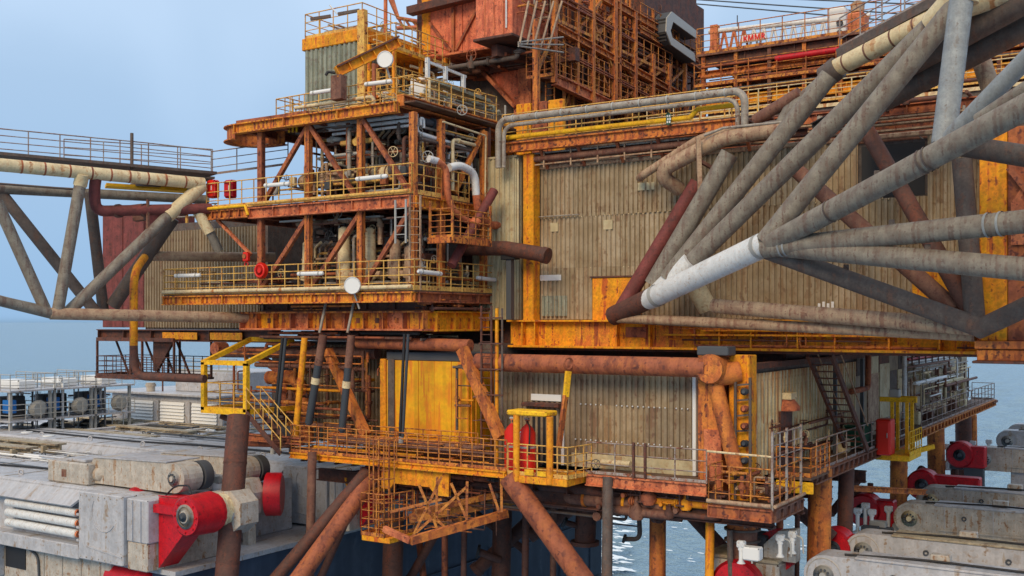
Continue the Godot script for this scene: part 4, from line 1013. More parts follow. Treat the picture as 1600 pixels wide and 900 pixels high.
	part(r, "plate", mb().bevbox(Vector3(X0 + 2.25, -0.55, z - 3), Vector3(X0 + 3.4, 5.6, z), 0.02), M.yellow)
	part(r, "gusset_plate", mb().prism([[0, 0], [1.5, 0], [1.5, 2.6], [0.9, 2.6], [0, 1.2]], Vector3(X0 + 0.85, 2.2, z + 0.03), Vector3.RIGHT, Vector3.UP, Vector3(0, 0, 0.05)), M.pinkrust)
	part(r, "gusset_rib", mb().bar(Vector3(X0 + 0.8, 4.4, z + 0.14), Vector3(X0 + 2.6, 1.8, z + 0.14), 0.14, 0.16), M.redrust)
	part(r, "ledge", mb().bevbox(Vector3(X0 - 0.1, -0.78, z - 3), Vector3(X0 + 3.45, -0.55, z + 0.2), 0.02), M.orange)
	part(r, "base_beam", mb().bevbox(Vector3(X0 - 0.05, -1.12, z - 3), Vector3(X0 + 3.45, -0.8, z + 0.1), 0.02), M.orange)
	part(r, "base_flange", mb().bevbox(Vector3(X0 - 0.15, -1.2, z - 3), Vector3(X0 + 3.45, -1.12, z + 0.3), 0.02), M.darkrust)

func deck_floor(t: Node3D, x0: float, x1: float, z0: float, z1: float, y: float, mat: Material) -> void:
	part(t, "deck_plate", mb().aabox(Vector3(x0, y - 0.06, z0), Vector3(x1, y, z1)), mat)

func make_process_module() -> void:
	var t := thing("process_module", "open three storey steel frame full of pipes and vessels", "module")
	var cols := [-32.9, -30.2, -27.4, CX - 0.1]
	var Y := [1.2, 4.87, 8.44]
	var zb := -37.0
	for x in cols:
		part(t, "column", mb().bevbox(Vector3(x - 0.13, 0.9, CZ - 0.36), Vector3(x + 0.13, 8.0, CZ - 0.1), 0.02), M.orange if x > -31 else M.redrust)
		part(t, "rear_column", mb().bevbox(Vector3(x - 0.12, 0.9, zb), Vector3(x + 0.12, 8.0, zb + 0.24), 0.02), M.darkrust)
	for z in [-33.7, -36.7]: part(t, "column", mb().bevbox(Vector3(CX - 0.23, 0.9, z - 0.13), Vector3(CX + 0.03, 8.0, z + 0.13), 0.02), M.orange)
	# decks
	deck_floor(t, -38.6, CX + 0.25, zb, CZ + 0.15, 1.2, M.deck)
	deck_floor(t, -36.1, CX, zb, CZ, 4.87, M.deck)
	deck_floor(t, -34.2, CX + 0.1, zb - 5.0, CZ - 0.1, 8.42, M.deck)
	# edge beams
	part(t, "edge_beam", mb().ibeam(Vector3(-38.7, 0.95, CZ + 0.05), Vector3(CX + 0.2, 0.95, CZ + 0.05), 0.34, 0.4, 1.2), M.ochre)
	part(t, "edge_beam", mb().ibeam(Vector3(CX + 0.1, 0.95, CZ - 0.15), Vector3(CX + 0.1, 0.95, zb - 0.2), 0.34, 0.4, 1.2), M.redrust)
	part(t, "edge_beam", mb().ibeam(Vector3(-33.3, 4.58, CZ), Vector3(CX, 4.58, CZ), 0.3, 0.46, 1.3), M.pinkrust)
	part(t, "edge_beam", mb().ibeam(Vector3(CX - 0.02, 4.58, CZ - 0.16), Vector3(CX - 0.02, 4.58, zb), 0.3, 0.46, 1.3), M.ochre)
	part(t, "edge_beam", mb().ibeam(Vector3(-36.1, 4.62, CZ), Vector3(-33.32, 4.62, CZ), 0.3, 0.4, 0.5), M.orange)
	part(t, "edge_beam", mb().ibeam(Vector3(-34.1, 8.2, CZ + 0.1), Vector3(-25.3, 8.2, CZ + 0.1), 0.34, 0.42, 2.4), M.ochre)
	part(t, "edge_beam", mb().ibeam(Vector3(-25.3, 8.48, CZ - 0.05), Vector3(-25.3, 8.48, zb - 1.6), 0.34, 0.44, 1.5), M.orange)
	part(t, "upper_sill", mb().bar(Vector3(-34.6, 8.55, CZ - 0.5), Vector3(-30.5, 8.55, CZ - 0.5), 0.2, 0.3), M.redrust)
	# the curved end of the roof beam
	var R := 1.05
	var ends := []
	for k in 13: ends.append(Vector3(-34.1 - R * 1.1 * sin(PI * k / 12.0), 0, CZ + 0.1 - R + R * cos(PI * k / 12.0)))
	ends.append(Vector3(-33.3, 0, CZ + 0.1 - R * 2))
	for q in [[8.38, 0.34, 0.05], [7.78, 0.34, 0.05], [8.08, 0.04, 0.56]]:
		var m := mb()
		for k in ends.size() - 1: m.bar(ends[k] + Vector3(0, q[0], 0), ends[k + 1] + Vector3(0, q[0], 0) + (ends[k + 1] - ends[k]).normalized() * 0.03, q[1], q[2])
		part(t, "curved_web" if q[1] < 0.1 else "curved_flange", m, M.orange)
	# joists under the decks
	for k in 7:
		var x := -37.8 + k * 2.0
		part(t, "joist", mb().ibeam(Vector3(x, 0.98, CZ - 0.1), Vector3(x, 0.98, zb), 0.2, 0.3), M.darkrust)
		if x > -36: part(t, "joist", mb().ibeam(Vector3(x, 4.62, CZ - 0.1), Vector3(x, 4.62, zb), 0.2, 0.3), M.redrust)
		if x > -34: part(t, "joist", mb().ibeam(Vector3(x, 8.2, CZ - 0.1), Vector3(x, 8.2, zb - 4), 0.2, 0.3), M.redrust)
	# braces
	var zf := CZ - 0.2
	for q in [[-30.2, 8.0, -32.8, 4.9], [-30.1, 8.0, -27.6, 4.9], [-27.3, 8.0, -24.9, 4.9], [-30.2, 4.3, -32.9, 1.3], [-27.4, 4.3, -30.1, 1.3], [-24.9, 4.3, -27.3, 1.3]]:
		part(t, "brace", mb().bar(Vector3(q[0], q[1], zf), Vector3(q[2], q[3], zf), 0.17, 0.17), M.redrust)
	part(t, "brace", mb().bar(at_z(325, 328, zf), at_z(392, 398, zf), 0.12, 0.12), M.pinkrust)
	part(t, "brace", mb().bar(Vector3(CX - 0.1, 8.0, -36.7), Vector3(CX - 0.1, 5.2, -34.6), 0.18, 0.18), M.orange)
	part(t, "hanger", mb().bar(Vector3(-28.4, 8.0, CZ - 0.6), Vector3(-28.4, 6.3, CZ - 0.6), 0.12, 0.12), M.redrust)
	# back bulkhead
	for k in 5: part(t, "bulkhead_panel", mb().bevbox(Vector3(-31.4 + k * 1.35, 1.2, zb - 0.1), Vector3(-30.08 + k * 1.35, 8.2, zb - 0.02 * (k % 2)), 0.02), M.darkrust)
	for k in 4: part(t, "inner_bulkhead", mb().bevbox(Vector3(-30.0 + k * 1.22, 4.9, -35.3), Vector3(-28.82 + k * 1.22, 8.1, -35.2 + 0.03 * (k % 2)), 0.02), M.darkrust)
	for k in 4: part(t, "inner_bulkhead", mb().bevbox(Vector3(-32.6 + k * 1.9, 1.25, -35.5), Vector3(-30.75 + k * 1.9, 4.4, -35.4 + 0.03 * (k % 2)), 0.02), M.boomdark)
	for q in [[-29.9, 5.0, 1.0, 1.7, M.darkgrey], [-28.2, 5.0, 1.3, 2.2, M.boomdark], [-26.5, 5.0, 1.1, 1.6, M.darkrust], [-31.6, 1.25, 1.2, 1.6, M.darkgrey], [-29.8, 1.25, 0.8, 2.0, M.boomdark], [-27.0, 1.25, 1.4, 1.5, M.darkrust]]:
		part(t, "equipment_skid", mb().bevbox(Vector3(q[0], q[1], CZ - 3.0), Vector3(q[0] + q[2], q[1] + q[3], CZ - 2.0), 0.05), q[4])
		for j in 3: part(t, "skid_pipe", mb().tube(bend([Vector3(q[0] + 0.2 + j * 0.3, q[1] + 0.2, CZ - 1.9), Vector3(q[0] + 0.2 + j * 0.3, q[1] + q[3] + 0.3, CZ - 1.9), Vector3(q[0] + 0.9 + j * 0.3, q[1] + q[3] + 0.5, CZ - 1.5)], 0.2), 0.06, 8), [M.cream, M.steelpipe, M.boomtan][j])
	# railings
	var ry: Material = M.railyellow
	rail(t, [Vector3(-38.6, 1.2, zb + 2.5), Vector3(-38.6, 1.2, CZ + 0.15), Vector3(CX + 0.25, 1.2, CZ + 0.15), Vector3(CX + 0.25, 1.2, zb)], ry, 1.15, 0.75, 3, 0.18)
	rail(t, [Vector3(-36.0, 4.87, CZ), Vector3(-33.1, 4.87, CZ), Vector3(-30.2, 4.87, CZ), Vector3(-27.4, 4.87, CZ), Vector3(CX, 4.87, CZ), Vector3(CX, 4.87, zb + 1.5)], ry, 1.15, 0.8, 2, 0.18)
	rail(t, [Vector3(-33.2, 8.5, zb), Vector3(-33.2, 8.5, CZ - 1.4), Vector3(-25.4, 8.5, CZ - 1.0), Vector3(-25.4, 8.7, zb - 1.6)], ry, 1.15, 0.9, 2, 0.12)
	part(t, "toe_pipe", mb().tube([Vector3(-38.6, 1.33, CZ + 0.27), Vector3(CX + 0.2, 1.33, CZ + 0.27)], 0.08, 8), M.cream)
	part(t, "toe_pipe", mb().tube([Vector3(-33.2, 4.96, CZ + 0.2), Vector3(CX, 4.96, CZ + 0.2)], 0.07, 8), M.railyellow)
	part(t, "toe_pipe", mb().tube([Vector3(-36.1, 4.9, CZ + 0.2), Vector3(-33.4, 4.9, CZ + 0.2), Vector3(-33.25, 4.5, CZ + 0.2)], 0.07, 8), M.brightyellow)
	# vessels
	var V := func(p: Vector3, d: Vector3, r: float, L: float, mat: Material) -> void:
		part(t, "vessel", mb().lathe(p, d, [[0, r * 0.3], [0.08, r * 0.75], [0.22, r], [L - 0.22, r], [L - 0.08, r * 0.75], [L, r * 0.3]], 18), mat)
		for k in 3: part(t, "vessel_band", mb().tube([p + d * (L * (0.2 + 0.3 * k)), p + d * (L * (0.2 + 0.3 * k) + 0.06)], r * 1.06, 18), M.brown)
		for k in 2: part(t, "saddle", mb().bevbox(p + d * (L * (0.25 + 0.5 * k)) - Vector3(0.1, r + 0.4, 0.25), p + d * (L * (0.25 + 0.5 * k)) + Vector3(0.1, -r * 0.5, 0.25), 0.02), M.brown)
	V.call(Vector3(-31.6, 5.9, CZ - 1.2), Vector3.RIGHT, 0.32, 2.4, M.boomtan)
	V.call(Vector3(-29.0, 5.95, CZ - 1.4), Vector3.RIGHT, 0.34, 2.6, M.cream)
	V.call(Vector3(-26.6, 6.0, CZ - 1.0), Vector3.RIGHT, 0.3, 1.7, M.boomdark)
	V.call(Vector3(-31.2, 6.9, CZ - 2.6), Vector3.RIGHT, 0.3, 4.5, M.darkrust)
	V.call(Vector3(CX - 0.9, 5.9, CZ - 1.2), Vector3.FORWARD, 0.34, 2.6, M.redrust)
	for q in [[-30.95, 0.26, 2.1], [-28.95, 0.28, 2.6], [-27.6, 0.27, 2.5], [-26.3, 0.24, 2.0], [-25.6, 0.2, 1.7]]:
		var p := Vector3(q[0], 1.2, CZ - 1.0)
		part(t, "pump", mb().lathe(p, Vector3.UP, [[0, q[1] * 1.3], [0.1, q[1] * 1.3], [0.12, q[1] * 0.7], [0.5, q[1] * 0.7], [0.55, q[1] * 1.25], [0.9, q[1] * 1.25], [0.95, q[1]], [q[2], q[1] * 0.86], [q[2] + 0.08, q[1] * 0.4]], 16), M.cream if q[0] < -27 else M.boomtan)
		part(t, "pump_flange", mb().tube([p + Vector3(0, 0.7, 0), p + Vector3(0.6, 0.7, 0)], 0.14, 10), M.boomtan)
	var mats := [M.cream, M.boomtan, M.steelpipe, M.steelpipe, M.darkrust, M.redrust, M.brown, M.boomdark, M.railyellow, M.galv]
	clutter(t, Vector3(-30.6, 5.0, -36.6), Vector3(-25.2, 8.0, CZ - 0.5), 80, 1, mats, 0.025, 0.11)
	clutter(t, Vector3(-30.8, 5.0, -35.5), Vector3(-25.1, 8.1, CZ - 1.6), 70, 101, [M.darkrust, M.boomdark, M.brown, M.darkgrey, M.steelpipe], 0.04, 0.16)
	clutter(t, Vector3(-33.0, 4.95, -35.5), Vector3(-30, 6.6, CZ - 0.6), 18, 21, mats, 0.03, 0.09)
	clutter(t, Vector3(-32.4, 1.3, -36.6), Vector3(-25.2, 4.3, CZ - 0.8), 60, 2, mats, 0.025, 0.11)
	clutter(t, Vector3(-32.0, 2.6, -35.5), Vector3(-25.1, 4.4, CZ - 1.6), 40, 102, [M.darkrust, M.boomdark, M.brown, M.darkgrey], 0.04, 0.15)
	clutter(t, Vector3(CX - 0.6, 0.5, zb), Vector3(CX + 0.35, 0.9, CZ - 0.4), 26, 103, [M.orange, M.redrust, M.darkrust, M.brown], 0.03, 0.07)
	clutter(t, Vector3(CX - 0.7, 1.3, zb), Vector3(CX - 0.1, 2.4, CZ - 0.4), 22, 104, [M.railyellow, M.cream, M.galv, M.brown, M.orange], 0.025, 0.06)
	clutter(t, Vector3(CX - 0.6, 4.95, zb), Vector3(CX - 0.05, 7.9, CZ - 0.6), 34, 105, mats, 0.025, 0.08)
	for k in 10: part(t, "cable_tray", mb().bar(Vector3(-32 + k * 0.72, [4.2, 7.85, 4.05][k % 3], CZ - 0.5 - 0.2 * (k % 4)), Vector3(-30.2 + k * 0.55, [4.2, 7.85, 4.05][k % 3], CZ - 0.5 - 0.2 * (k % 4)), 0.25, 0.06), [M.galv, M.boomdark, M.brown][k % 3])
	for k in 8: part(t, "junction_box", mb().bevbox(Vector3(-32.6 + k * 0.98, 5.4 + 0.25 * (k % 3), CZ - 0.75), Vector3(-32.3 + k * 0.98, 5.8 + 0.25 * (k % 3), CZ - 0.55), 0.02), [M.galv, M.cream, M.redrust, M.darkgrey][k % 4])
	clutter(t, Vector3(-38.0, 1.3, -36.0), Vector3(-33, 2.0, CZ - 0.5), 14, 3, mats, 0.03, 0.08)
	clutter(t, Vector3(-33.0, 8.5, -36.5), Vector3(-25.6, 9.4, CZ - 1.2), 54, 4, [M.cream, M.railyellow, M.steelpipe, M.boomtan, M.white, M.galv], 0.03, 0.09)
	clutter(t, Vector3(-26.6, 8.7, -40), Vector3(-25.6, 9.9, CZ - 1.5), 50, 5, [M.cream, M.railyellow, M.steelpipe, M.boomtan, M.cladgreen, M.galv], 0.03, 0.08)
	# pale pipes under the roof
	for k in 3: part(t, "pale_pipe", mb().tube([at_z(490 + k * 15, 198 + k * 6, CZ - 0.9), at_z(640, 180 + k * 8, CZ - 0.9)], 0.09 - k * 0.015, 8), M.whitepipe)
	part(t, "pale_pipe", mb().tube(bend([at_x(650, 178, CX - 0.3), at_x(650, 207, CX - 0.3), at_x(730, 232, CX - 0.3), at_x(736, 262, CX - 0.3)], 0.3), 0.09, 9), M.whitepipe)
	part(t, "pale_pipe", mb().tube(bend([at_x(657, 196, CX - 0.3), at_x(657, 184, CX - 0.3), at_x(662, 186, CX - 0.3), at_x(662, 200, CX - 0.3)], 0.1), 0.06, 8), M.whitepipe)
	part(t, "pale_pipe", mb().tube(bend([at_x(692, 190, CX + 0.12), at_x(759, 212, CX + 0.12), at_x(758, 312, CX + 0.12)], 0.1), 0.04, 8), M.cream)
	part(t, "pale_pipe", mb().tube(bend([at_x(700, 258, CX - 0.4), at_x(701, 238, CX - 0.4), at_x(730, 236, CX - 0.4)], 0.2), 0.06, 8), M.whitepipe)
	wheel(t, at_z(614, 237, CZ - 0.4), Vector3(0.3, 0, 1), 0.2, M.cream)
	wheel(t, at_z(668, 245, CZ - 0.9), Vector3(0.6, 0, 1), 0.22, M.galv)
	wheel(t, at_z(722, 172, CZ - 2.9), Vector3(0.6, 0, 1), 0.2, M.galv)
	for k in 3: part(t, "yellow_tag", mb().aabox(at_z(452 + k * 6, 201, CZ - 0.7) + Vector3(-0.05, -0.16, 0), at_z(452 + k * 6, 194, CZ - 0.7) + Vector3(0.05, 0.05, 0.03)), M.brightyellow)
	# ladder and small balcony below the corner
	ladder(t, Vector3(CX + 0.12, 1.2, CZ - 0.05), Vector3(CX + 0.12, 4.8, CZ - 0.05), 0.4, Vector3(0.6, 0, -0.6), M.boomtan)
	ladder(t, at_z(626, 380, CZ + 0.35), at_z(626, 312, CZ + 0.35), 0.5, Vector3.RIGHT, M.galv)
	var b := thing("hung_balcony", "orange caged balcony hung under the middle deck's corner", "balcony")
	var p0 := Vector3(CX + 0.15, 3.1, -32.6)
	part(b, "floor", mb().aabox(p0, p0 + Vector3(1.1, 0.08, -2.6)), M.deck)
	part(b, "floor_beam", mb().bar(p0 + Vector3(1.1, 0.02, 0), p0 + Vector3(1.1, 0.02, -2.6), 0.14, 0.22), M.orange)
	part(b, "floor_beam", mb().bar(p0 + Vector3(0, 0.02, 0.06), p0 + Vector3(1.1, 0.02, 0.06), 0.14, 0.22), M.orange)
	rail(b, [p0 + Vector3(0, 0.08, 0), p0 + Vector3(1.1, 0.08, 0), p0 + Vector3(1.1, 0.08, -2.6)], M.railorange, 1.15, 0.5, 4)
	for d in [Vector3(0.05, 0, 0), Vector3(1.1, 0, 0), Vector3(1.1, 0, -2.6)]: part(b, "hanger", mb().bar(p0 + d, p0 + d + Vector3(0, 1.55, 0), 0.08, 0.08), M.railorange)
	# bent orange and white hoses
	var hs := thing("white_bend", "wide white pipe bend turning down into orange at the process module's side", "pipe")
	part(hs, "white_pipe", mb().tube(bend([at_x(702, 262, CX + 0.3), at_x(718, 258, CX + 0.4), at_x(742, 270, CX + 0.5), at_x(744, 305, CX + 0.5)], 0.9, 8), 0.16, 16), M.whitepipe)
	part(hs, "orange_pipe", mb().tube(bend([at_x(744, 303, CX + 0.5), at_x(747, 335, CX + 0.5), at_x(765, 352, CX + 0.5), at_x(782, 352, CX + 0.5)], 0.8, 8), 0.16, 16), M.pinkrust)
	var h2 := thing("orange_bend", "orange pipe dropping left of the white pipe bend with white top", "pipe")
	part(h2, "white_end", mb().tube([at_x(670, 248, CX + 0.2), at_x(684, 252, CX + 0.3)], 0.14, 14), M.whitepipe)
	part(h2, "orange_pipe", mb().tube(bend([at_x(682, 251, CX + 0.3), at_x(697, 262, CX + 0.4), at_x(700, 315, CX + 0.4), at_x(718, 340, CX + 0.4), at_x(738, 348, CX + 0.4)], 0.8, 8), 0.13, 14), M.pinkrust)
	var st := thing("raking_strut", "dark red raking strut crossing behind the orange pipe bends", "strut")
	part(st, "tube", mb().tube([at_x(772, 298, CX + 0.9), at_x(705, 415, CX + 0.45)], 0.19, 16), M.maroon)
	part(st, "collar", mb().tube([at_x(745, 345, CX + 0.72), at_x(741, 352, CX + 0.7)], 0.23, 16), M.pinkrust)
	# strip lights, discs, cabinets
	var F := CZ + 0.32
	lamp_tube(at_z(413, 290, F), at_z(452, 287, F), "white strip light on the middle deck rail, left one")
	lamp_tube(at_z(556, 280, F), at_z(605, 275, F), "white strip light on the middle deck rail, right one")
	lamp_tube(at_z(273, 431, F), at_z(313, 430, F), "white strip light on the lower rail's left end")
	lamp_tube(at_z(465, 428, F), at_z(505, 427, F), "white strip light on the lower rail right of the red lifebuoy")
	lamp_tube(at_x(653, 424, CX + 0.4), at_x(690, 428, CX + 0.4), "strip light on the side rail near the corner ladder")
	lamp_tube(at_x(745, 434, CX + 0.4), at_x(778, 438, CX + 0.4), "strip light at the far right end of the lower rail")
	lamp_tube(at_z(485, 146, CZ - 0.7), at_z(525, 140, CZ - 0.7), "white strip light on the roof rail, left one")
	lamp_tube(at_z(570, 132, CZ - 0.7), at_z(612, 127, CZ - 0.7), "white strip light on the roof rail, right one")
	for q in [[551, 446, CZ + 0.45, "round white disc hanging on the lower platform edge"], [602, 93, CZ - 1.2, "round white disc above the roof deck rail"]]:
		var c := at_z(q[0], q[1], q[2])
		var d := thing("white_disc", q[3], "disc", "round white discs")
		part(d, "disc", mb().lathe(c, Vector3(0.35, 0, 1), [[-0.06, 0.3], [-0.05, 0.33], [0.04, 0.33], [0.05, 0.315]], 32), M.white)
		part(d, "rim", mb().ring(c + Vector3(0.35, 0, 1).normalized() * 0.05, Vector3(0.35, 0, 1), 0.315, 0.022, 30, 6), M.whitepipe)
		part(d, "bracket", mb().tube([c - Vector3(0.1, 0, 0.06), c + Vector3(0, -0.9, -0.4)], 0.04, 6), M.galv)
	var lb := thing("lifebuoy_case", "bright red round lifebuoy case on the lower rail", "lifebuoy")
	var lc := at_z(408, 423, CZ + 0.3)
	part(lb, "case", mb().lathe(lc, Vector3(0, 0, 1), [[-0.08, 0.33], [0.04, 0.35], [0.1, 0.28], [0.12, 0.1]], 22), M.firered)
	part(lb, "rim", mb().ring(lc + Vector3(0, 0, 0.08), Vector3.BACK, 0.25, 0.05, 22, 8), M.firered)
	for q in [[330, 294, "bright red lifebuoy locker on the middle deck's left end", M.firered], [357, 294, "dull red locker beside the bright red one", M.red]]:
		var c := at_z(q[0], q[1], CZ - 0.15)
		var d := thing("red_locker", q[2], "locker")
		part(d, "box", mb().bevbox(c + Vector3(-0.24, -0.42, -0.3), c + Vector3(0.24, 0.36, 0.05), 0.06), q[3])
		part(d, "door", mb().bevbox(c + Vector3(-0.2, -0.36, 0.05), c + Vector3(0.2, 0.3, 0.08), 0.02), q[3])
		part(d, "handle", mb().tube([c + Vector3(0.12, -0.1, 0.1), c + Vector3(0.12, 0.1, 0.1)], 0.02, 6), M.white)
	var hb := thing("hook_block", "small red hook block on the left column", "hook")
	var hc := at_z(385, 405, CZ)
	part(hb, "block", mb().bevbox(hc + Vector3(-0.15, -0.1, -0.1), hc + Vector3(0.15, 0.3, 0.1), 0.04), M.firered)
	part(hb, "sheave", mb().lathe(hc + Vector3(0, 0.12, 0.1), Vector3.BACK, [[0, 0.1], [0.05, 0.1]], 12), M.redrust)
	part(hb, "hook", mb().ring(hc + Vector3(0, -0.22, 0), Vector3.BACK, 0.1, 0.03, 12, 5), M.red)

func make_shelter() -> void:
	var t := thing("roof_shelter", "green grey ribbed shelter with yellow roof band on the top deck", "shelter")
	var z := -36.2
	var a := at_z(477, 130, z)
	var b := at_z(566, 130, z)
	var y0 := 8.5
	var y1: float = at_z(520, 72, z).y
	part(t, "core", mb().aabox(Vector3(a.x + 0.05, y0, z - 3.9), Vector3(b.x - 0.05, y1, z - 0.05)), M.boomdark)
	clad(t, Vector3(a.x, 0, z), Vector3(b.x, 0, z), y0, y1, Vector3.BACK, [M.cladgreen], 4, 1.1, 1, 0.28)
	clad(t, Vector3(b.x, 0, z), Vector3(b.x, 0, z - 4), y0, y1, Vector3.RIGHT, [M.cladgreen], 4, 1.1, 1, 0.28)
	part(t, "roof_band", mb().bevbox(Vector3(a.x - 0.12, y1, z - 4.1), Vector3(b.x + 0.12, y1 + 0.55, z + 0.12), 0.03), M.yellow)
	part(t, "corner_post", mb().bevbox(Vector3(b.x - 0.05, y0, z + 0.02), Vector3(b.x + 0.35, y1 + 1.3, z + 0.3), 0.02), M.railyellow)
	rail(t, [Vector3(a.x, y1 + 0.55, z - 4), Vector3(a.x, y1 + 0.55, z), Vector3(b.x, y1 + 0.55, z), Vector3(b.x, y1 + 0.55, z - 4)], M.railyellow, 1.15, 0.9, 2)
	clutter(t, Vector3(a.x + 0.2, y1 + 0.6, z - 3.5), Vector3(b.x, y1 + 1.4, z - 0.4), 22, 8, [M.cream, M.pinkrust, M.railyellow, M.boomdark, M.steelpipe], 0.03, 0.09)
	part(t, "side_gallery", mb().aabox(Vector3(a.x - 0.9, 9.2, z - 1.2), Vector3(a.x, 9.35, z + 0.4)), M.yellow)
	rail(t, [Vector3(a.x, 9.35, z + 0.4), Vector3(a.x - 0.9, 9.35, z + 0.4), Vector3(a.x - 0.9, 9.35, z - 1.2)], M.railyellow, 1.1, 0.6, 2)
	part(t, "mast", mb().tube([Vector3(b.x - 0.3, y1 + 0.5, z - 2), Vector3(b.x - 0.3, y1 + 4.0, z - 2)], 0.09, 8), M.pinkrust)
	part(t, "antenna", mb().tube([at_d(515, 8, 47), at_d(527, 22, 47)], 0.03, 5), M.white)
	for q in [[485, 30, 517, 25], [528, 22, 562, 16]]: part(t, "antenna_bar", mb().bar(at_d(q[0], q[1], 47), at_d(q[2], q[3], 47), 0.1, 0.13), M.boomdark)
	# crane arm lying on the roof deck
	var c := thing("davit_beam", "rusty yellow davit beam leaning across the roof shelter", "davit")
	part(c, "beam", mb().ibeam(at_d(526, 112, 42.5), at_d(622, 66, 43.5), 0.34, 0.5, 0.5), M.yellow)
	part(c, "top_plate", mb().bar(at_d(526, 105, 42.5), at_d(622, 58, 43.5), 0.4, 0.07), M.darkrust)
	part(c, "foot", mb().bevbox(at_d(530, 118, 42.6) + Vector3(-0.3, -1.0, -0.2), at_d(530, 118, 42.6) + Vector3(0.25, 0.0, 0.2), 0.03), M.brown)
	part(c, "hook", mb().tube(bend([at_d(524, 114, 42.5), at_d(512, 112, 42.5), at_d(509, 118, 42.5)], 0.2), 0.06, 6), M.black)
	# open gallery to the right of the shelter
	var g := thing("roof_gallery", "yellow railed gallery packed with equipment at the roof shelter's side", "gallery")
	var q0 := Vector3(b.x + 0.4, 9.9, z + 0.1)
	part(g, "floor", mb().aabox(q0 + Vector3(0, 0, -4), q0 + Vector3(1.6, 0.1, 0)), M.yellow)
	for d in [Vector3(0.1, 0, 0), Vector3(1.5, 0, 0), Vector3(1.5, 0, -3.8), Vector3(1.5, 0, -1.9)]: part(g, "post", mb().bar(q0 + d + Vector3(0, -1.4, 0), q0 + d + Vector3(0, 2.4, 0), 0.14, 0.14), M.yellow)
	rail(g, [q0 + Vector3(0, 0.1, 0), q0 + Vector3(1.6, 0.1, 0), q0 + Vector3(1.6, 0.1, -4)], M.railyellow, 1.15, 0.6, 2)
	part(g, "upper_floor", mb().aabox(q0 + Vector3(0, 1.9, -4), q0 + Vector3(1.6, 2.0, 0)), M.yellow)
	rail(g, [q0 + Vector3(0, 2.0, 0), q0 + Vector3(1.6, 2.0, 0), q0 + Vector3(1.6, 2.0, -4)], M.railyellow, 1.15, 0.6, 2)
	clutter(g, q0 + Vector3(0, 0.1, -4), q0 + Vector3(1.5, 2.8, -0.2), 30, 9, [M.railyellow, M.yellow, M.boomdark, M.redrust, M.cream], 0.03, 0.1)
	part(g, "pipe", mb().tube([q0 + Vector3(1.2, -1.3, 1.0), q0 + Vector3(1.2, 1.2, 1.0)], 0.09, 8), M.redrust)
	# white cabinets on the side of the roof deck
	var wc := thing("white_cabinets", "row of white cabinets with grey top rail beside the roof gallery", "cabinet")
	for k in 4:
		var p := at_x(674 + k * 18, 128 + k * 9, -26.6)
		part(wc, "cabinet", mb().bevbox(Vector3(-27.4, p.y - 1.0, p.z - 0.4), Vector3(-26.6, p.y + 0.15, p.z + 0.42), 0.03), [M.white, M.cladlight, M.white, M.shipcream][k])
	for k in 3:
		var p := at_x(668 + k * 28, 130 + k * 13, -26.4)
		part(wc, "post", mb().bar(p + Vector3(0, -1.2, 0), p + Vector3(0, 1.05, 0), 0.15, 0.15), M.whitepipe)
	part(wc, "top_rail", mb().bar(at_x(665, 95, -26.4), at_x(728, 120, -26.4), 0.08, 0.1), M.whitepipe)
	part(wc, "cable_tray", mb().bar(at_x(675, 126, -25.7), at_x(762, 158, -25.7), 0.3, 0.14), M.cladgreen)
	# far red crane jib
	var cr := thing("red_crane_jib", "thin red crane jib far behind the roof shelter", "crane")
	for k in 2: part(cr, "chord", mb().tube([at_d(606 + k * 4, -10, 80), at_d(622, 28, 80), at_d(668, 36, 80)], 0.16, 6), M.pinkrust)
	for k in 4: part(cr, "lacing", mb().tube([at_d(622 + k * 11, 28 + k * 2, 80), at_d(630 + k * 11, 42, 80)], 0.1, 5), M.redrust)
	part(cr, "lower_chord", mb().tube([at_d(620, 44, 80), at_d(670, 42, 80)], 0.16, 6), M.pinkrust)

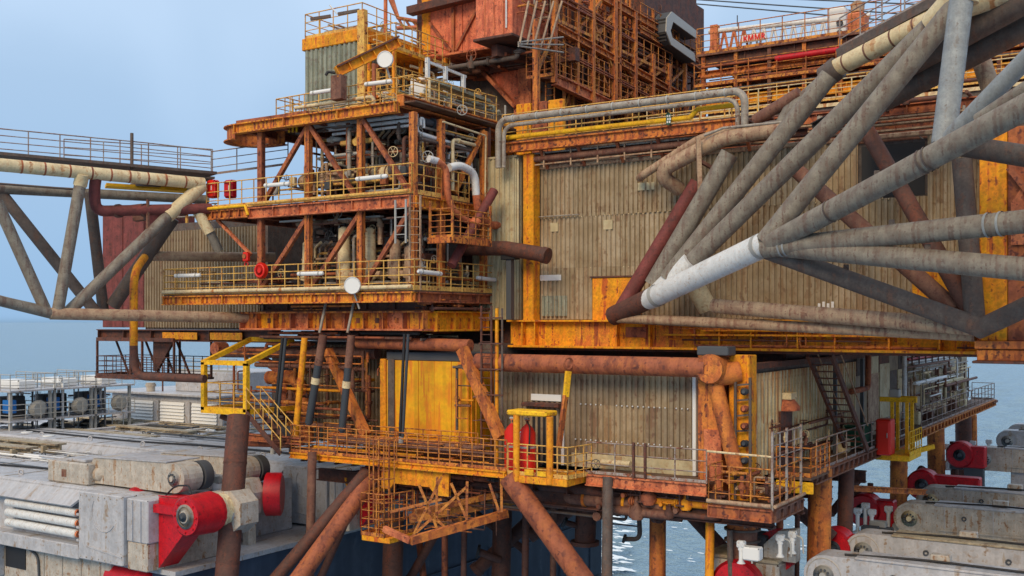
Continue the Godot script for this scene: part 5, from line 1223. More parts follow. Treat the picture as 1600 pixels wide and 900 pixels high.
func make_drill_tower() -> void:
	var t := thing("rusty_substructure", "rust orange boxed substructure rising out of the picture's top", "substructure")
	var z := -40.0
	var a := at_z(672, 60, z)
	var b := at_z(775, 60, z)
	part(t, "pillar", mb().bevbox(Vector3(a.x - 0.55, 8.5, z - 0.6), Vector3(a.x - 0.05, 18, z - 0.05), 0.03), M.yellow)
	part(t, "pillar", mb().bevbox(Vector3(a.x - 0.95, 8.5, z - 0.8), Vector3(a.x - 0.58, 18, z - 0.2), 0.03), M.darkrust)
	var yb := 12.5
	for k in 4:
		var x0 := lerpf(a.x, b.x, k / 4.0)
		var x1 := lerpf(a.x, b.x, (k + 1) / 4.0)
		part(t, "box_panel", mb().bevbox(Vector3(x0 + 0.008, yb, z - 6), Vector3(x1 - 0.008, 19, z + 0.02 * (k % 2)), 0.015), M.boxrust)
	part(t, "box_rib", mb().bevbox(Vector3(lerpf(a.x, b.x, 0.36), yb, z), Vector3(lerpf(a.x, b.x, 0.4), 19, z + 0.16), 0.02), M.redrust)
	part(t, "box_brace", mb().bar(Vector3(a.x + 0.05, yb + 1.6, z + 0.08), Vector3(lerpf(a.x, b.x, 0.34), yb + 0.1, z + 0.08), 0.1, 0.12), M.redrust)
	part(t, "box_brace", mb().bar(Vector3(lerpf(a.x, b.x, 0.42), yb + 0.1, z + 0.08), Vector3(lerpf(a.x, b.x, 0.75), yb + 1.9, z + 0.08), 0.1, 0.12), M.redrust)
	part(t, "bottom_flange", mb().bevbox(Vector3(a.x - 0.05, yb - 0.12, z - 6), Vector3(b.x + 0.6, yb, z + 0.22), 0.02), M.pinkrust)
	part(t, "top_sill", mb().bar(at_z(640, 18, z + 0.4), at_z(745, -8, z + 0.4), 0.5, 0.35), M.darkrust)
	# nearer hanging box
	var zf := -38.4
	var c := at_z(743, 50, zf)
	var d := at_z(800, 45, zf)
	part(t, "hanging_box", mb().bevbox(Vector3(c.x, 12.45, -41.5), Vector3(d.x, 19, zf), 0.03), M.boxrust)
	for k in 3: part(t, "box_seam", mb().aabox(Vector3(lerpf(c.x, d.x, 0.25 + k * 0.25), 12.5, zf), Vector3(lerpf(c.x, d.x, 0.25 + k * 0.25) + 0.04, 19, zf + 0.02)), M.pinkrust)
	part(t, "box_lip", mb().bevbox(Vector3(c.x - 0.08, 12.33, -41.5), Vector3(d.x + 0.08, 12.45, zf + 0.1), 0.02), M.darkrust)
	part(t, "white_pipe", mb().tube([Vector3(d.x - 0.25, 12.7, zf + 0.07), Vector3(d.x - 0.25, 19, zf + 0.07)], 0.04, 6), M.whitepipe)
	part(t, "under_beam", mb().bar(Vector3(c.x + 0.6, 12.0, -39), Vector3(d.x + 0.4, 12.0, -44), 0.4, 0.5), M.darkrust)
	part(t, "under_beam", mb().bar(Vector3(a.x, 12.0, -41.5), Vector3(d.x + 1.5, 12.0, -41.5), 0.4, 0.6), M.darkrust)
	# gusset wall and shoulder post below
	var zg := -41.5
	var P := func(x: float, y: float) -> Array:
		var q := at_z(x, y, zg)
		return [q.x, q.y]
	part(t, "gusset", mb().prism([P.call(744, 98), P.call(812, 92), P.call(812, 170), P.call(806, 168)], Vector3(0, 0, zg), Vector3.RIGHT, Vector3.UP, Vector3(0, 0, -0.2)), M.boxrust)
	part(t, "gusset_flange", mb().bar(at_z(744, 99, zg + 0.1), at_z(808, 168, zg + 0.1), 0.5, 0.16), M.pinkrust)
	part(t, "dark_wall", mb().aabox(Vector3(at_z(728, 150, -42.5).x, 8.3, -46), Vector3(-24.6, 12.3, -42.0)), M.boomdark)
	part(t, "shoulder_post", mb().bevbox(Vector3(at_z(812, 130, zg).x, 8.0, zg - 0.6), Vector3(at_z(832, 130, zg).x, 12.6, zg + 0.15), 0.03), M.pinkrust)
	part(t, "knee_plate", mb().bevbox(Vector3(at_z(806, 150, zg).x, at_z(806, 185, zg).y, zg - 0.3), Vector3(at_z(831, 150, zg).x, at_z(806, 152, zg).y, zg + 0.2), 0.03), M.pinkrust)
	part(t, "cross_beam", mb().ibeam(at_z(832, 150, zg), at_z(880, 166, zg - 2.5), 0.35, 0.6), M.pinkrust)
	for k in 3: part(t, "yellow_column", mb().bevbox(Vector3(at_z(766 + k * 18, 210, -40).x, 6.5, -40.4), Vector3(at_z(776 + k * 18, 210, -40).x, 9.0, -40.0), 0.03), M.yellow)
	clutter(t, Vector3(a.x, 11.6, -44), Vector3(d.x + 1.0, 12.2, -39.2), 24, 16, [M.darkrust, M.brown, M.redrust, M.boomdark], 0.04, 0.12)
	ladder(t, Vector3(-24.2, 8.4, -41.2), Vector3(-24.2, 12.4, -41.2), 0.45, Vector3.RIGHT, M.railorange, 0.3)
	# the receding side: decks, posts and braces on one plane
	var X := -23.4
	var s := thing("derrick_side", "tall rusty lattice of posts, braces and galleries receding at top centre", "lattice")
	part(s, "core", mb().aabox(Vector3(-29, 8.0, -62), Vector3(X - 1.9, 19.5, -43)), M.darkrust)
	var fl := [[866, 41, 1060, 148, 0.34, M.orange], [866, 124, 952, 165, 0.5, M.pinkrust], [1000, 46, 1098, 108, 0.4, M.orange], [938, -6, 1040, 52, 0.4, M.orange], [840, -20, 935, 30, 0.3, M.redrust], [885, 86, 1010, 150, 0.16, M.redrust], [900, 12, 1000, 72, 0.14, M.redrust]]
	for q in fl: part(s, "deck_beam", mb().ibeam(at_x(q[0], q[1], X), at_x(q[2], q[3], X), 0.3, q[4]), q[5])
	for q in [[838, 30, 838, 175, 0.24], [866, -10, 866, 130, 0.22], [902, -10, 902, 150, 0.16], [925, 0, 925, 172, 0.24], [959, 0, 959, 178, 0.3], [967, 0, 967, 178, 0.2], [991, 20, 991, 172, 0.26], [1019, 85, 1019, 168, 0.26], [1044, 100, 1044, 165, 0.26], [1070, 100, 1070, 160, 0.2]]:
		var p := at_x(q[0], q[1], X + 0.05)
		part(s, "post", mb().bar(p, Vector3(p.x, at_x(q[0], q[3], X).y, p.z), q[4], q[4]), M.orange)
	for q in [[925, 30, 958, 110], [958, 30, 927, 60], [927, 85, 955, 150], [990, 140, 965, 165], [992, 105, 1018, 85], [992, 160, 1018, 132], [1020, 120, 1044, 102], [905, 45, 940, 0], [930, 55, 962, 16], [866, 52, 840, 110], [1046, 130, 1072, 105], [968, 92, 990, 120], [1022, 165, 1042, 140]]:
		part(s, "brace", mb().bar(at_x(q[0], q[1], X), at_x(q[2], q[3], X), 0.13, 0.13), M.railorange)
	part(s, "gallery_floor", mb().hexa([at_x(834, 122, X - 1.6) , at_x(864, 123, X), at_x(952, 163, X), at_x(930, 163, X - 1.6), at_x(834, 122, X - 1.6) + Vector3(0, 0.1, 0), at_x(864, 123, X) + Vector3(0, 0.1, 0), at_x(952, 163, X) + Vector3(0, 0.1, 0), at_x(930, 163, X - 1.6) + Vector3(0, 0.1, 0)]), M.darkrust)
	var g0 := at_x(865, 118, X + 0.1)
	var g1 := at_x(952, 158, X + 0.1)
	g1.y = g0.y
	rail(s, [g0 + Vector3(-1.4, 0, 0), g0, g1], M.railorange, 1.6, 0.55, 4)
	var g2 := at_x(960, 160, X + 0.1)
	rail(s, [Vector3(g2.x, g0.y, g2.z), Vector3(g2.x, g0.y, g2.z - 8)], M.railorange, 1.4, 0.7, 4)
	var u0 := at_x(1001, 44, X + 0.1)
	var u1 := at_x(1096, 100, X + 0.1)
	u1.y = u0.y
	rail(s, [u0, u1], M.railorange, 1.3, 0.8, 2)
	part(s, "deck_plate", mb().aabox(Vector3(X - 2, u0.y - 0.3, u1.z - 1), Vector3(X + 0.05, u0.y - 0.2, u0.z + 1)), M.darkrust)
	var rail2 := at_x(872, 34, X + 0.1)
	var rail3 := at_x(1050, 130, X + 0.1)
	rail3.y = rail2.y
	rail(s, [rail2, rail3], M.railorange, 1.2, 0.9, 2)
	part(s, "lower_wall", mb().aabox(Vector3(X - 1.8, 6.4, -58), Vector3(X - 1.0, 8.6, -42)), M.darkrust)
	clutter(s, Vector3(X - 1.7, 8.4, -58), Vector3(X - 0.2, 16.5, -42.5), 150, 14, [M.orange, M.railorange, M.redrust, M.darkrust, M.pinkrust, M.boomdark, M.brown], 0.03, 0.12)
	clutter(s, Vector3(X - 2.5, 12.2, -43), Vector3(X - 0.2, 17, -38.6), 60, 15, [M.boomtan, M.railorange, M.steelpipe, M.redrust, M.brown], 0.03, 0.07)
	for k in 5: part(s, "scaffold_pole", mb().tube([at_x(812 + k * 11, 68 + k * 2, X + 0.5), at_x(826 + k * 13, 2, X + 0.5)], 0.05, 6), M.boomtan)
	for k in 3: part(s, "scaffold_pole", mb().tube([at_x(810, 66 + k * 3, X + 0.5), at_x(880, 58 + k * 12, X + 0.5)], 0.04, 6), M.steelpipe)
	part(s, "top_mass", mb().bevbox(Vector3(X - 1.8, 15.6, -57), Vector3(X - 0.3, 19, -50), 0.05), M.darkrust)
	for k in 16:
		var zz := -41.5 - k * 1.05
		part(s, "thin_post", mb().bar(Vector3(X - 0.25 - 0.3 * (k % 3), 8.6, zz), Vector3(X - 0.25 - 0.3 * (k % 3), 16.5, zz), 0.1, 0.1), [M.railorange, M.orange, M.brown][k % 3])
		part(s, "thin_brace", mb().bar(Vector3(X - 0.4, 9.2 + 1.6 * (k % 4), zz), Vector3(X - 0.4, 10.9 + 1.6 * (k % 4), zz - 1.05), 0.08, 0.08), [M.railorange, M.orange][k % 2])
	# cable chain loop
	var o := thing("cable_chain", "grey looped cable chain hanging on the lattice at top right of centre", "cable chain")
	var ol := []
	for q in [[1050, 18], [1091, 50], [1088, 60], [1052, 34], [1048, 48], [1051, 59], [1085, 83], [1087, 97], [1049, 70], [1041, 49], [1042, 28]]:
		var w := at_x(q[0], q[1], X + 0.6)
		ol.append([w.z, w.y])
	part(o, "side_plate", mb().prism(ol, Vector3(X + 0.6, 0, 0), Vector3.BACK, Vector3.UP, Vector3(-0.06, 0, 0)), M.galv)
	var inner := []
	for q in ol: inner.append([q[0], q[1]])
	part(o, "chain_body", mb().prism(inner, Vector3(X + 0.53, 0, 0), Vector3.BACK, Vector3.UP, Vector3(-0.7, 0, 0)), M.darkgrey)
	for k in 7: part(o, "link_rib", mb().aabox(at_x(1041, 30 + k * 5.5, X + 0.55) + Vector3(-0.7, -0.04, 0), at_x(1041, 30 + k * 5.5, X + 0.55) + Vector3(0, 0.04, 0.07)), M.black)

func make_upper_right() -> void:
	var t := thing("pipe_rack", "stacked orange and brown pipe rack decks above the tan ribbed wall", "pipe rack")
	var z := -50.0
	var x0 := at_z(1092, 100, z).x
	var x1 := -1.0
	part(t, "core", mb().aabox(Vector3(x0, 6.2, -70), Vector3(x1, 12.2, z - 1.2)), M.darkrust)
	part(t, "core", mb().aabox(Vector3(x0 - 4, 6.3, -60), Vector3(x1, 8.9, -44)), M.boomdark)
	var bands := [[13.1, 0.5, M.darkrust], [12.45, 0.25, M.orange], [11.9, 0.2, M.redrust], [10.95, 0.5, M.yellow], [10.2, 0.18, M.brown], [9.5, 0.3, M.redrust], [8.9, 0.35, M.boomtan], [8.2, 0.25, M.redrust]]
	for q in bands: part(t, "edge_beam", mb().ibeam(Vector3(x0, q[0], z), Vector3(x1, q[0], z), 0.3, q[1], 2.2), q[2])
	for y in [12.75, 12.25, 11.5, 10.5, 9.9, 9.2]:
		part(t, "long_pipe", mb().tube([Vector3(x0 + 0.2, y, z + 0.2), Vector3(x1, y, z + 0.2)], 0.06 + 0.05 * fmod(y, 0.7), 8), [M.orange, M.redrust, M.railorange, M.boomtan, M.brown, M.steelpipe][int(y * 2) % 6])
	part(t, "red_pipe", mb().tube([at_z(1212, 92, z + 0.5), at_z(1334, 74, z + 0.5)], 0.15, 10), M.red)
	part(t, "deck_plate", mb().aabox(Vector3(x0, 13.3, -62), Vector3(x1, 13.4, z + 0.3)), M.brown)
	for k in 12: part(t, "post", mb().bar(Vector3(x0 + 0.3 + k * 1.7, 8, z + 0.1), Vector3(x0 + 0.3 + k * 1.7, 13.3, z + 0.1), 0.18, 0.18), [M.orange, M.railorange, M.brown][k % 3])
	rail(t, [Vector3(x0, 13.4, z + 0.25), Vector3(x1, 13.4, z + 0.25)], M.railorange, 1.3, 1.1, 3)
	rail(t, [Vector3(x0, 10.3, z + 0.6), Vector3(x1, 10.3, z + 0.6)], M.railyellow, 1.1, 1.4, 2)
	rail(t, [Vector3(x0, 8.9, -43.9), Vector3(x1, 8.9, -43.9)], M.cream, 1.1, 1.3, 2)
	rail(t, [Vector3(x0, 11.7, z + 0.6), Vector3(x1, 11.7, z + 0.6)], M.railorange, 1.1, 1.4, 2)
	clutter(t, Vector3(x0, 8.0, z - 1), Vector3(-2, 13.0, z + 0.4), 60, 31, [M.orange, M.railorange, M.redrust, M.boomtan, M.brown, M.railyellow, M.darkrust], 0.03, 0.12)
	clutter(t, Vector3(x0 + 1, 6.6, -44), Vector3(-4, 8.6, -40), 34, 32, [M.boomtan, M.brown, M.redrust, M.darkrust, M.steelpipe], 0.04, 0.13)
	part(t, "lower_beam", mb().ibeam(Vector3(-19, 7.0, -39.5), Vector3(-2, 7.0, -39.5), 0.3, 0.5, 1.6), M.redrust)
	part(t, "lower_beam", mb().ibeam(Vector3(-19, 8.0, -41.5), Vector3(-2, 8.0, -41.5), 0.3, 0.4, 1.6), M.redrust)
	for k in 3: part(t, "grey_tray", mb().bar(Vector3(-19, 6.75 + k * 0.22, -38.6), Vector3(-3, 6.75 + k * 0.22, -38.6), 0.3, 0.06), M.boomtan)
	# white crane boom with lettering
	var c := thing("white_crane_boom", "white lattice crane boom with red letters lying above the pipe rack", "crane")
	var za := -54.0
	var P := func(x: float, y: float, dz := 0.0) -> Vector3: return at_z(x, y, za + dz)
	for dz in [0.0, -1.6]:
		part(c, "top_chord", mb().tube([P.call(1108, 50, dz), P.call(1360, 24, dz)], 0.14, 8), M.whitepipe)
		part(c, "bottom_chord", mb().tube([P.call(1108, 88, dz), P.call(1360, 60, dz)], 0.16, 8), M.whitepipe)
	for k in 16:
		var xa := 1108 + k * 15.5
		part(c, "lacing", mb().tube([P.call(xa, 88 - (xa - 1108) * 0.11), P.call(xa + 8, 50 - (xa - 1100) * 0.103)], 0.07, 6), M.pinkrust if k < 4 else M.whitepipe)
		part(c, "lacing", mb().tube([P.call(xa + 8, 50 - (xa - 1100) * 0.103), P.call(xa + 15.5, 87 - (xa - 1093) * 0.11)], 0.07, 6), M.pinkrust if k < 4 else M.whitepipe)
	part(c, "pivot_frame", mb().bar(P.call(1117, 40), P.call(1117, 90), 0.4, 0.4), M.pinkrust)
	part(c, "name_board", mb().bevbox(P.call(1160, 68, 0.2) + Vector3(0, 0, 0), P.call(1196, 50, 0.3), 0.02), M.white)
	var tm := TextMesh.new()
	tm.text = "KMMR"
	tm.font_size = 64
	tm.pixel_size = 0.0062
	tm.depth = 0.04
	var sf := SystemFont.new()
	sf.font_names = PackedStringArray(["Droid Sans"])
	sf.font_weight = 700
	tm.font = sf
	put(c, "lettering", tm, M.firered, P.call(1178, 58, 0.36))
	part(c, "cabin", mb().bevbox(at_d(1334, 50, 50) + Vector3(-0.5, -0.9, -0.5), at_d(1334, 50, 50) + Vector3(0.6, 0.8, 0.5), 0.08), M.pinkrust)
	part(c, "white_tank", mb().bevbox(at_d(1312, 45, 50) + Vector3(-0.4, -0.9, -0.5), at_d(1312, 45, 50) + Vector3(0.4, 0.9, 0.5), 0.06), M.white)
	for k in 2: part(c, "lamp", mb().lathe(at_d(1312, 36 + k * 16, 49.4), Vector3.BACK, [[0, 0.16], [0.1, 0.14]], 12), M.darkgrey)
	part(c, "beacon", mb().lathe(at_d(1340, 20, 50), Vector3.UP, [[0, 0.3], [0.4, 0.34], [0.55, 0.15]], 12), M.boomtan)
	part(c, "aerial", mb().tube([P.call(1152, 46), P.call(1152, 24)], 0.03, 5), M.darkgrey)
	var w := thing("stay_wires", "three thin dark stay wires crossing the sky at top right", "wire")
	for q in [[1040, -4, 1470, 26], [1040, 2, 1480, 40], [1040, -10, 1460, 8]]: part(w, "wire", mb().tube([at_d(q[0], q[1], 75), at_d(q[2], q[3], 60)], 0.045, 5), M.darkgrey)
	# yellow walkway with the big grey pipe
	var y := thing("yellow_walkway", "walkway with bright yellow kick pipe along the top of the ribbed wall", "walkway")
	var zz := -36.6
	var xa := at_z(785, 220, zz).x
	var xb := at_z(1160, 170, zz).x
	part(y, "floor", mb().aabox(Vector3(xa, 7.36, zz - 1.6), Vector3(xb, 7.44, zz)), M.deck)
	part(y, "kick_pipe", mb().tube([Vector3(xa, 7.58, zz + 0.05), Vector3(xb - 2.0, 7.58, zz + 0.05), Vector3(xb - 1.7, 7.85, zz + 0.05), Vector3(xb - 0.2, 7.85, zz + 0.05)], 0.1, 12), M.brightyellow)
	part(y, "edge_beam", mb().ibeam(Vector3(xa - 0.2, 7.18, zz - 0.1), Vector3(xb, 7.18, zz - 0.1), 0.3, 0.4, 0.0), M.orange)
	part(y, "soffit_beam", mb().ibeam(Vector3(xa, 6.85, zz - 1.2), Vector3(xb + 2, 6.85, zz - 1.2), 0.3, 0.3), M.darkrust)
	rail(y, [Vector3(xa, 7.44, zz), Vector3(xb - 0.4, 7.44, zz)], M.railyellow, 1.1, 1.25, 2, 0.0)
	rail(y, [Vector3(xa, 7.44, zz - 1.6), Vector3(xb, 7.44, zz - 1.6)], M.railyellow, 1.1, 1.25, 2, 0.0)
	for k in 7: part(y, "bracket", mb().bar(Vector3(lerpf(xa, xb, k / 6.0), 7.0, zz - 0.2), Vector3(lerpf(xa, xb, k / 6.0), 6.3, zz - 0.8), 0.12, 0.12), M.redrust)
	for k in 3: part(y, "rear_panel", mb().bevbox(Vector3(xa - 0.6 + k * 0.8, 7.2, zz - 2.2), Vector3(xa + 0.14 + k * 0.8, 9.4, zz - 2.0), 0.03), M.yellow if k != 1 else M.redrust)
	part(y, "green_sign", mb().prism([[0, 0.2], [0.1, 0.24], [0.2, 0.16], [0.2, -0.16], [0.1, -0.24], [0, -0.2]], at_z(1041, 186, zz + 0.2), Vector3.RIGHT, Vector3.UP, Vector3(0, 0, 0.02)), M.green)
	for k in 6: part(y, "sign_square", mb().aabox(at_z(1041, 186, zz + 0.225) + Vector3(0.02 + 0.09 * (k % 2) + 0.02 * ((k / 2) % 2), -0.16 + 0.11 * (k / 2), 0), at_z(1041, 186, zz + 0.225) + Vector3(0.08 + 0.09 * (k % 2) + 0.02 * ((k / 2) % 2), -0.08 + 0.11 * (k / 2), 0.01)), M.whitepipe)
	var g := thing("grey_header_pipe", "pair of long grey pipes bent down at both ends above the yellow kick pipe", "pipe")
	for k in 2:
		var o := 0.26 * k
		part(g, "pipe", mb().tube(bend([Vector3(xa + 0.1 + o, 6.3, zz + 0.45), Vector3(xa + 0.1 + o, 8.25 - o, zz + 0.45), Vector3(xb + 0.25 - o, 8.25 - o, zz + 0.45), Vector3(xb + 0.25 - o, 6.9, zz + 0.45)], 0.5, 7), 0.135 - 0.05 * k, 14), M.steelpipe)
	for k in 9: part(g, "clamp", mb().tube([Vector3(lerpf(xa + 0.8, xb - 0.5, k / 8.0), 8.25, zz + 0.45), Vector3(lerpf(xa + 0.8, xb - 0.5, k / 8.0) + 0.06, 8.25, zz + 0.45)], 0.155, 14), M.galv)

func make_lower_level() -> void:
	var YD := -5.3
	var t := thing("lower_module", "lower module with brown ribbed front wall and cream streaked side wall", "module")
	var zw := -34.0
	var xl := at_z(772, 640, zw).x
	var xr := at_z(1084, 640, zw).x
	part(t, "core", mb().aabox(Vector3(xl, YD, -76), Vector3(-12.35, -1.5, zw - 0.1)), M.boomdark)
	clad(t, Vector3(xl, 0, zw), Vector3(xr, 0, zw), YD, -3.0, Vector3.BACK, [M.cladgrey, M.cladgrey, M.clad3, M.clad2], 41, 0.95)
	clad(t, Vector3(xl, 0, zw), Vector3(xr, 0, zw), -3.0, -1.3, Vector3.BACK, [M.cladgrey, M.cladgrey, M.clad3], 42, 0.95)
	part(t, "corner_trim", mb().bevbox(Vector3(xr - 0.02, YD, zw - 0.1), Vector3(xr + 0.12, -1.45, zw + 0.1), 0.02), M.white)
	part(t, "base_skirt", mb().bevbox(Vector3(at_z(895, 720, zw).x, YD, zw + 0.05), Vector3(xr, YD + 0.5, zw + 0.1), 0.01), M.cladlight)
	var rv := mb().lathe(Vector3.ZERO, Vector3.BACK, [[0, 0.035], [0.02, 0.035], [0.03, 0.02]], 6).mesh()
	var rng := RandomNumberGenerator.new()
	rng.seed = 19
	for y in [-3.0, -4.3]:
		for k in 22:
			if rng.randf() < 0.8: put(t, "rivet", rv, M.white, Vector3(xr - 4.6 + k * 0.21, y, zw + 0.07))
	# doorway with canopy
	var dx := at_z(832, 650, zw).x
	part(t, "doorway", mb().aabox(Vector3(dx, YD, zw - 0.05), Vector3(dx + 1.1, YD + 2.0, zw + 0.06)), M.black)
	part(t, "lintel", mb().bevbox(Vector3(dx, YD + 2.35, zw + 0.06), Vector3(dx + 1.3, YD + 2.6, zw + 0.12), 0.01), M.white)
	part(t, "canopy", mb().bevbox(Vector3(dx - 0.2, YD + 2.15, zw), Vector3(dx + 1.4, YD + 2.3, zw + 0.5), 0.02), M.darkrust)
	part(t, "door_frame", mb().bevbox(Vector3(dx + 1.3, YD, zw + 0.05), Vector3(dx + 1.42, YD + 2.3, zw + 0.12), 0.02), M.white)
	# side wall
	var X := -12.3
	var z1 := -47.5
	clad(t, Vector3(X, 0, zw - 0.4), Vector3(X, 0, z1), YD, -1.75, Vector3.RIGHT, [M.streaked], 43, 1.4, 1, 0.35)
	part(t, "side_trim", mb().bevbox(Vector3(X - 0.1, YD, zw - 0.4), Vector3(X + 0.1, -1.6, zw - 0.2), 0.02), M.cladlight)
	for k in 14:
		var za := z1 - 0.1 - k * 2.0
		part(t, "side_panel", mb().bevbox(Vector3(X - 0.3, YD, za - 1.96), Vector3(X + 0.02 + 0.05 * (k % 3), -1.4 - 0.3 * ((k * 7) % 3), za), 0.02), [M.cladgrey, M.boomtan, M.cladlight, M.boomdark, M.cream, M.cladgrey, M.clad][k % 7])
	for k in 14:
		var za := z1 - k * 2.0
		part(t, "upper_panel", mb().bevbox(Vector3(X - 0.2, -2.4, za - 1.9), Vector3(X + 0.1, -1.2, za), 0.02), [M.boomdark, M.cladlight, M.darkrust, M.cladgrey][k % 4])
	for k in 4: part(t, "red_pipe", mb().tube([Vector3(X + 0.45, -1.55 - 0.17 * k, -56), Vector3(X + 0.45, -1.55 - 0.17 * k, -77)], 0.065, 8), M.red if k % 2 == 0 else M.whitepipe)
	for k in 12: part(t, "pipe_clip", mb().bar(Vector3(X + 0.55, -1.45, -56.5 - k * 1.7), Vector3(X + 0.55, -2.2, -56.5 - k * 1.7), 0.06, 0.06), M.darkrust)
	part(t, "white_pipe", mb().tube([Vector3(X + 0.6, -1.2, -54.5), Vector3(X + 0.6, -5.0, -54.5)], 0.11, 10), M.whitepipe)
	clutter(t, Vector3(X + 0.1, -5.0, -76), Vector3(X + 0.7, -2.2, -55), 60, 51, [M.brown, M.boomtan, M.cladlight, M.darkrust, M.cream, M.steelpipe, M.white], 0.03, 0.1)
	clutter(t, Vector3(X + 0.05, -5.0, -47), Vector3(X + 0.5, -3.2, -35.2), 16, 52, [M.brown, M.boomtan, M.cladlight, M.darkrust, M.cream], 0.03, 0.07)
	part(t, "side_door", mb().aabox(Vector3(X + 0.04, YD, -38.3), Vector3(X + 0.12, YD + 2.1, -37.0)), M.darkrust)
	part(t, "side_door_hood", mb().lathe(Vector3(X + 0.1, YD + 2.1, -37.65), Vector3.UP, [[0, 0.5], [0.15, 0.5], [0.4, 0.3]], 14), M.pinkrust)
	part(t, "hood_cap", mb().bevbox(Vector3(X + 0.05, YD + 2.5, -38.0), Vector3(X + 0.4, YD + 2.75, -37.3), 0.02), M.cream)
	part(t, "roof_gutter", mb().bar(Vector3(X, -1.5, zw), Vector3(X, -1.5, -76), 0.3, 0.2), M.darkrust)
	# raking ladder stair on the side
	var st := thing("raking_stair", "dark rusty raking stair against the cream streaked wall", "stair")
	var s0 := at_x(1322, 702, X + 0.8)
	var s1 := at_x(1262, 553, X + 0.8)
	for k in [0.0, 0.85]: part(st, "stringer", mb().bar(s0 + Vector3(k, 0, 0), s1 + Vector3(k, 0, 0), 0.1, 0.24), M.darkrust)
	var tr := mb().aabox(Vector3(0, -0.02, -0.12), Vector3(0.85, 0.02, 0.12)).mesh()
	for k in 15: put(st, "tread", tr, M.darkrust, s0.lerp(s1, (k + 0.5) / 15.0))
	for k in [0.0, 0.85]: part(st, "handrail", mb().tube([s0 + Vector3(k, 1.0, 0), s1 + Vector3(k, 0.9, 0)], 0.03, 6), M.boomtan)
	for k in 2:
		var a := at_x(1305 + k * 42, 560, X + 0.5)
		part(st, "side_post", mb().bar(a, Vector3(a.x, YD, a.z), 0.14, 0.14), M.darkgrey)
	part(st, "brown_pipe", mb().tube(bend([at_x(1357, 555, X + 0.5), at_x(1356, 606, X + 0.5), at_x(1330, 612, X + 0.5)], 0.2), 0.13, 10), M.redrust)
	# side walkway
	var sw := thing("side_walkway", "long rusty walkway receding along the lower module's side", "walkway")
	part(sw, "floor", mb().aabox(Vector3(X, YD - 0.05, -78), Vector3(-10.9, YD + 0.03, -36.5)), M.deck)
	part(sw, "edge_beam", mb().ibeam(Vector3(-10.9, YD - 0.15, -36.5), Vector3(-10.9, YD - 0.15, -54), 0.3, 0.4, 0.7), M.brown)
	part(sw, "edge_beam", mb().ibeam(Vector3(-10.9, YD - 0.15, -54.1), Vector3(-10.9, YD - 0.15, -78), 0.3, 0.4, 0.9), M.railorange)
	rail(sw, [Vector3(-10.9, YD, -37.0), Vector3(-10.9, YD, -52.5)], M.railgrey, 1.15, 1.3, 2)
	rail(sw, [Vector3(-10.9, YD, -54.5), Vector3(-10.9, YD, -78), Vector3(X, YD, -78)], M.railgrey, 1.15, 1.3, 2)
	part(sw, "end_platform", mb().aabox(Vector3(X, YD - 0.2, -79), Vector3(-10.8, YD - 0.06, -77)), M.darkrust)
	for k in 10: part(sw, "deck_gear", mb().bevbox(Vector3(-11.9, YD + 0.03, -40 - k * 3.4), Vector3(-11.4, YD + 0.5 + 0.1 * (k % 3), -39.4 - k * 3.4), 0.05), [M.brown, M.cream, M.darkrust, M.boomtan][k % 4])
	# yellow mast with red cabinet
	var ym := thing("yellow_loading_frame", "yellow loading frame beside the red cabinet on the side walkway", "frame")
	var yo := Vector3(-10.5, YD, -46.6)
	for e in [Vector3(0, 0, 0), Vector3(0, 0, -1.0), Vector3(0.6, 0, 0), Vector3(0.6, 0, -1.0)]: part(ym, "post", mb().bar(yo + e + Vector3(0, -0.5, 0), yo + e + Vector3(0, 2.1, 0), 0.13, 0.13), M.brightyellow)
	part(ym, "top_beam", mb().bar(yo + Vector3(-0.5, 2.0, 0), yo + Vector3(1.0, 2.0, 0), 0.16, 0.2), M.brightyellow)
	part(ym, "top_beam", mb().bar(yo + Vector3(-0.3, 2.0, -1.0), yo + Vector3(0.8, 2.0, -1.0), 0.16, 0.2), M.brightyellow)
	part(ym, "basket_floor", mb().bevbox(yo + Vector3(-0.5, -0.5, -1.4), yo + Vector3(0.9, -0.25, 0.9), 0.03), M.brightyellow)
	rail(ym, [yo + Vector3(0.9, -0.25, 0.9), yo + Vector3(0.9, -0.25, -1.4)], M.brightyellow, 1.0, 0.5, 3)
	part(ym, "arm", mb().bar(yo + Vector3(0.2, -0.45, -0.9), yo + Vector3(1.3, -0.1, -1.9), 0.2, 0.2), M.brightyellow)
	part(ym, "lamp_box", mb().bevbox(yo + Vector3(-0.1, 2.1, -0.3), yo + Vector3(0.3, 2.45, 0.1), 0.03), M.galv)
	var rc := thing("red_cabinet", "orange red cabinet on the side walkway next to the yellow frame", "cabinet")
	part(rc, "box", mb().bevbox(Vector3(-10.85, YD - 0.24, -46.0), Vector3(-10.25, YD + 1.25, -45.2), 0.05), M.firered)
	part(rc, "door", mb().bevbox(Vector3(-10.78, YD - 0.1, -45.2), Vector3(-10.32, YD + 1.15, -45.16), 0.015), M.firered)
	part(rc, "handle", mb().tube([Vector3(-10.38, YD + 0.5, -45.14), Vector3(-10.38, YD + 0.7, -45.14)], 0.02, 6), M.galv)
	var gc := thing("green_container", "dark green container behind the walkway rail left of the red cabinet", "container")
	part(gc, "box", mb().bevbox(Vector3(-11.9, YD + 0.05, -45.9), Vector3(-11.15, YD + 0.95, -44.3), 0.05), M.green)
	part(gc, "lid", mb().bevbox(Vector3(-11.95, YD + 0.95, -45.95), Vector3(-11.1, YD + 1.02, -44.25), 0.02), M.green)
	# orange column group at the corner
	var oc := thing("corner_columns", "orange and yellow columns with diagonal brace at the lower module's corner", "column")
	var zc := -33.4
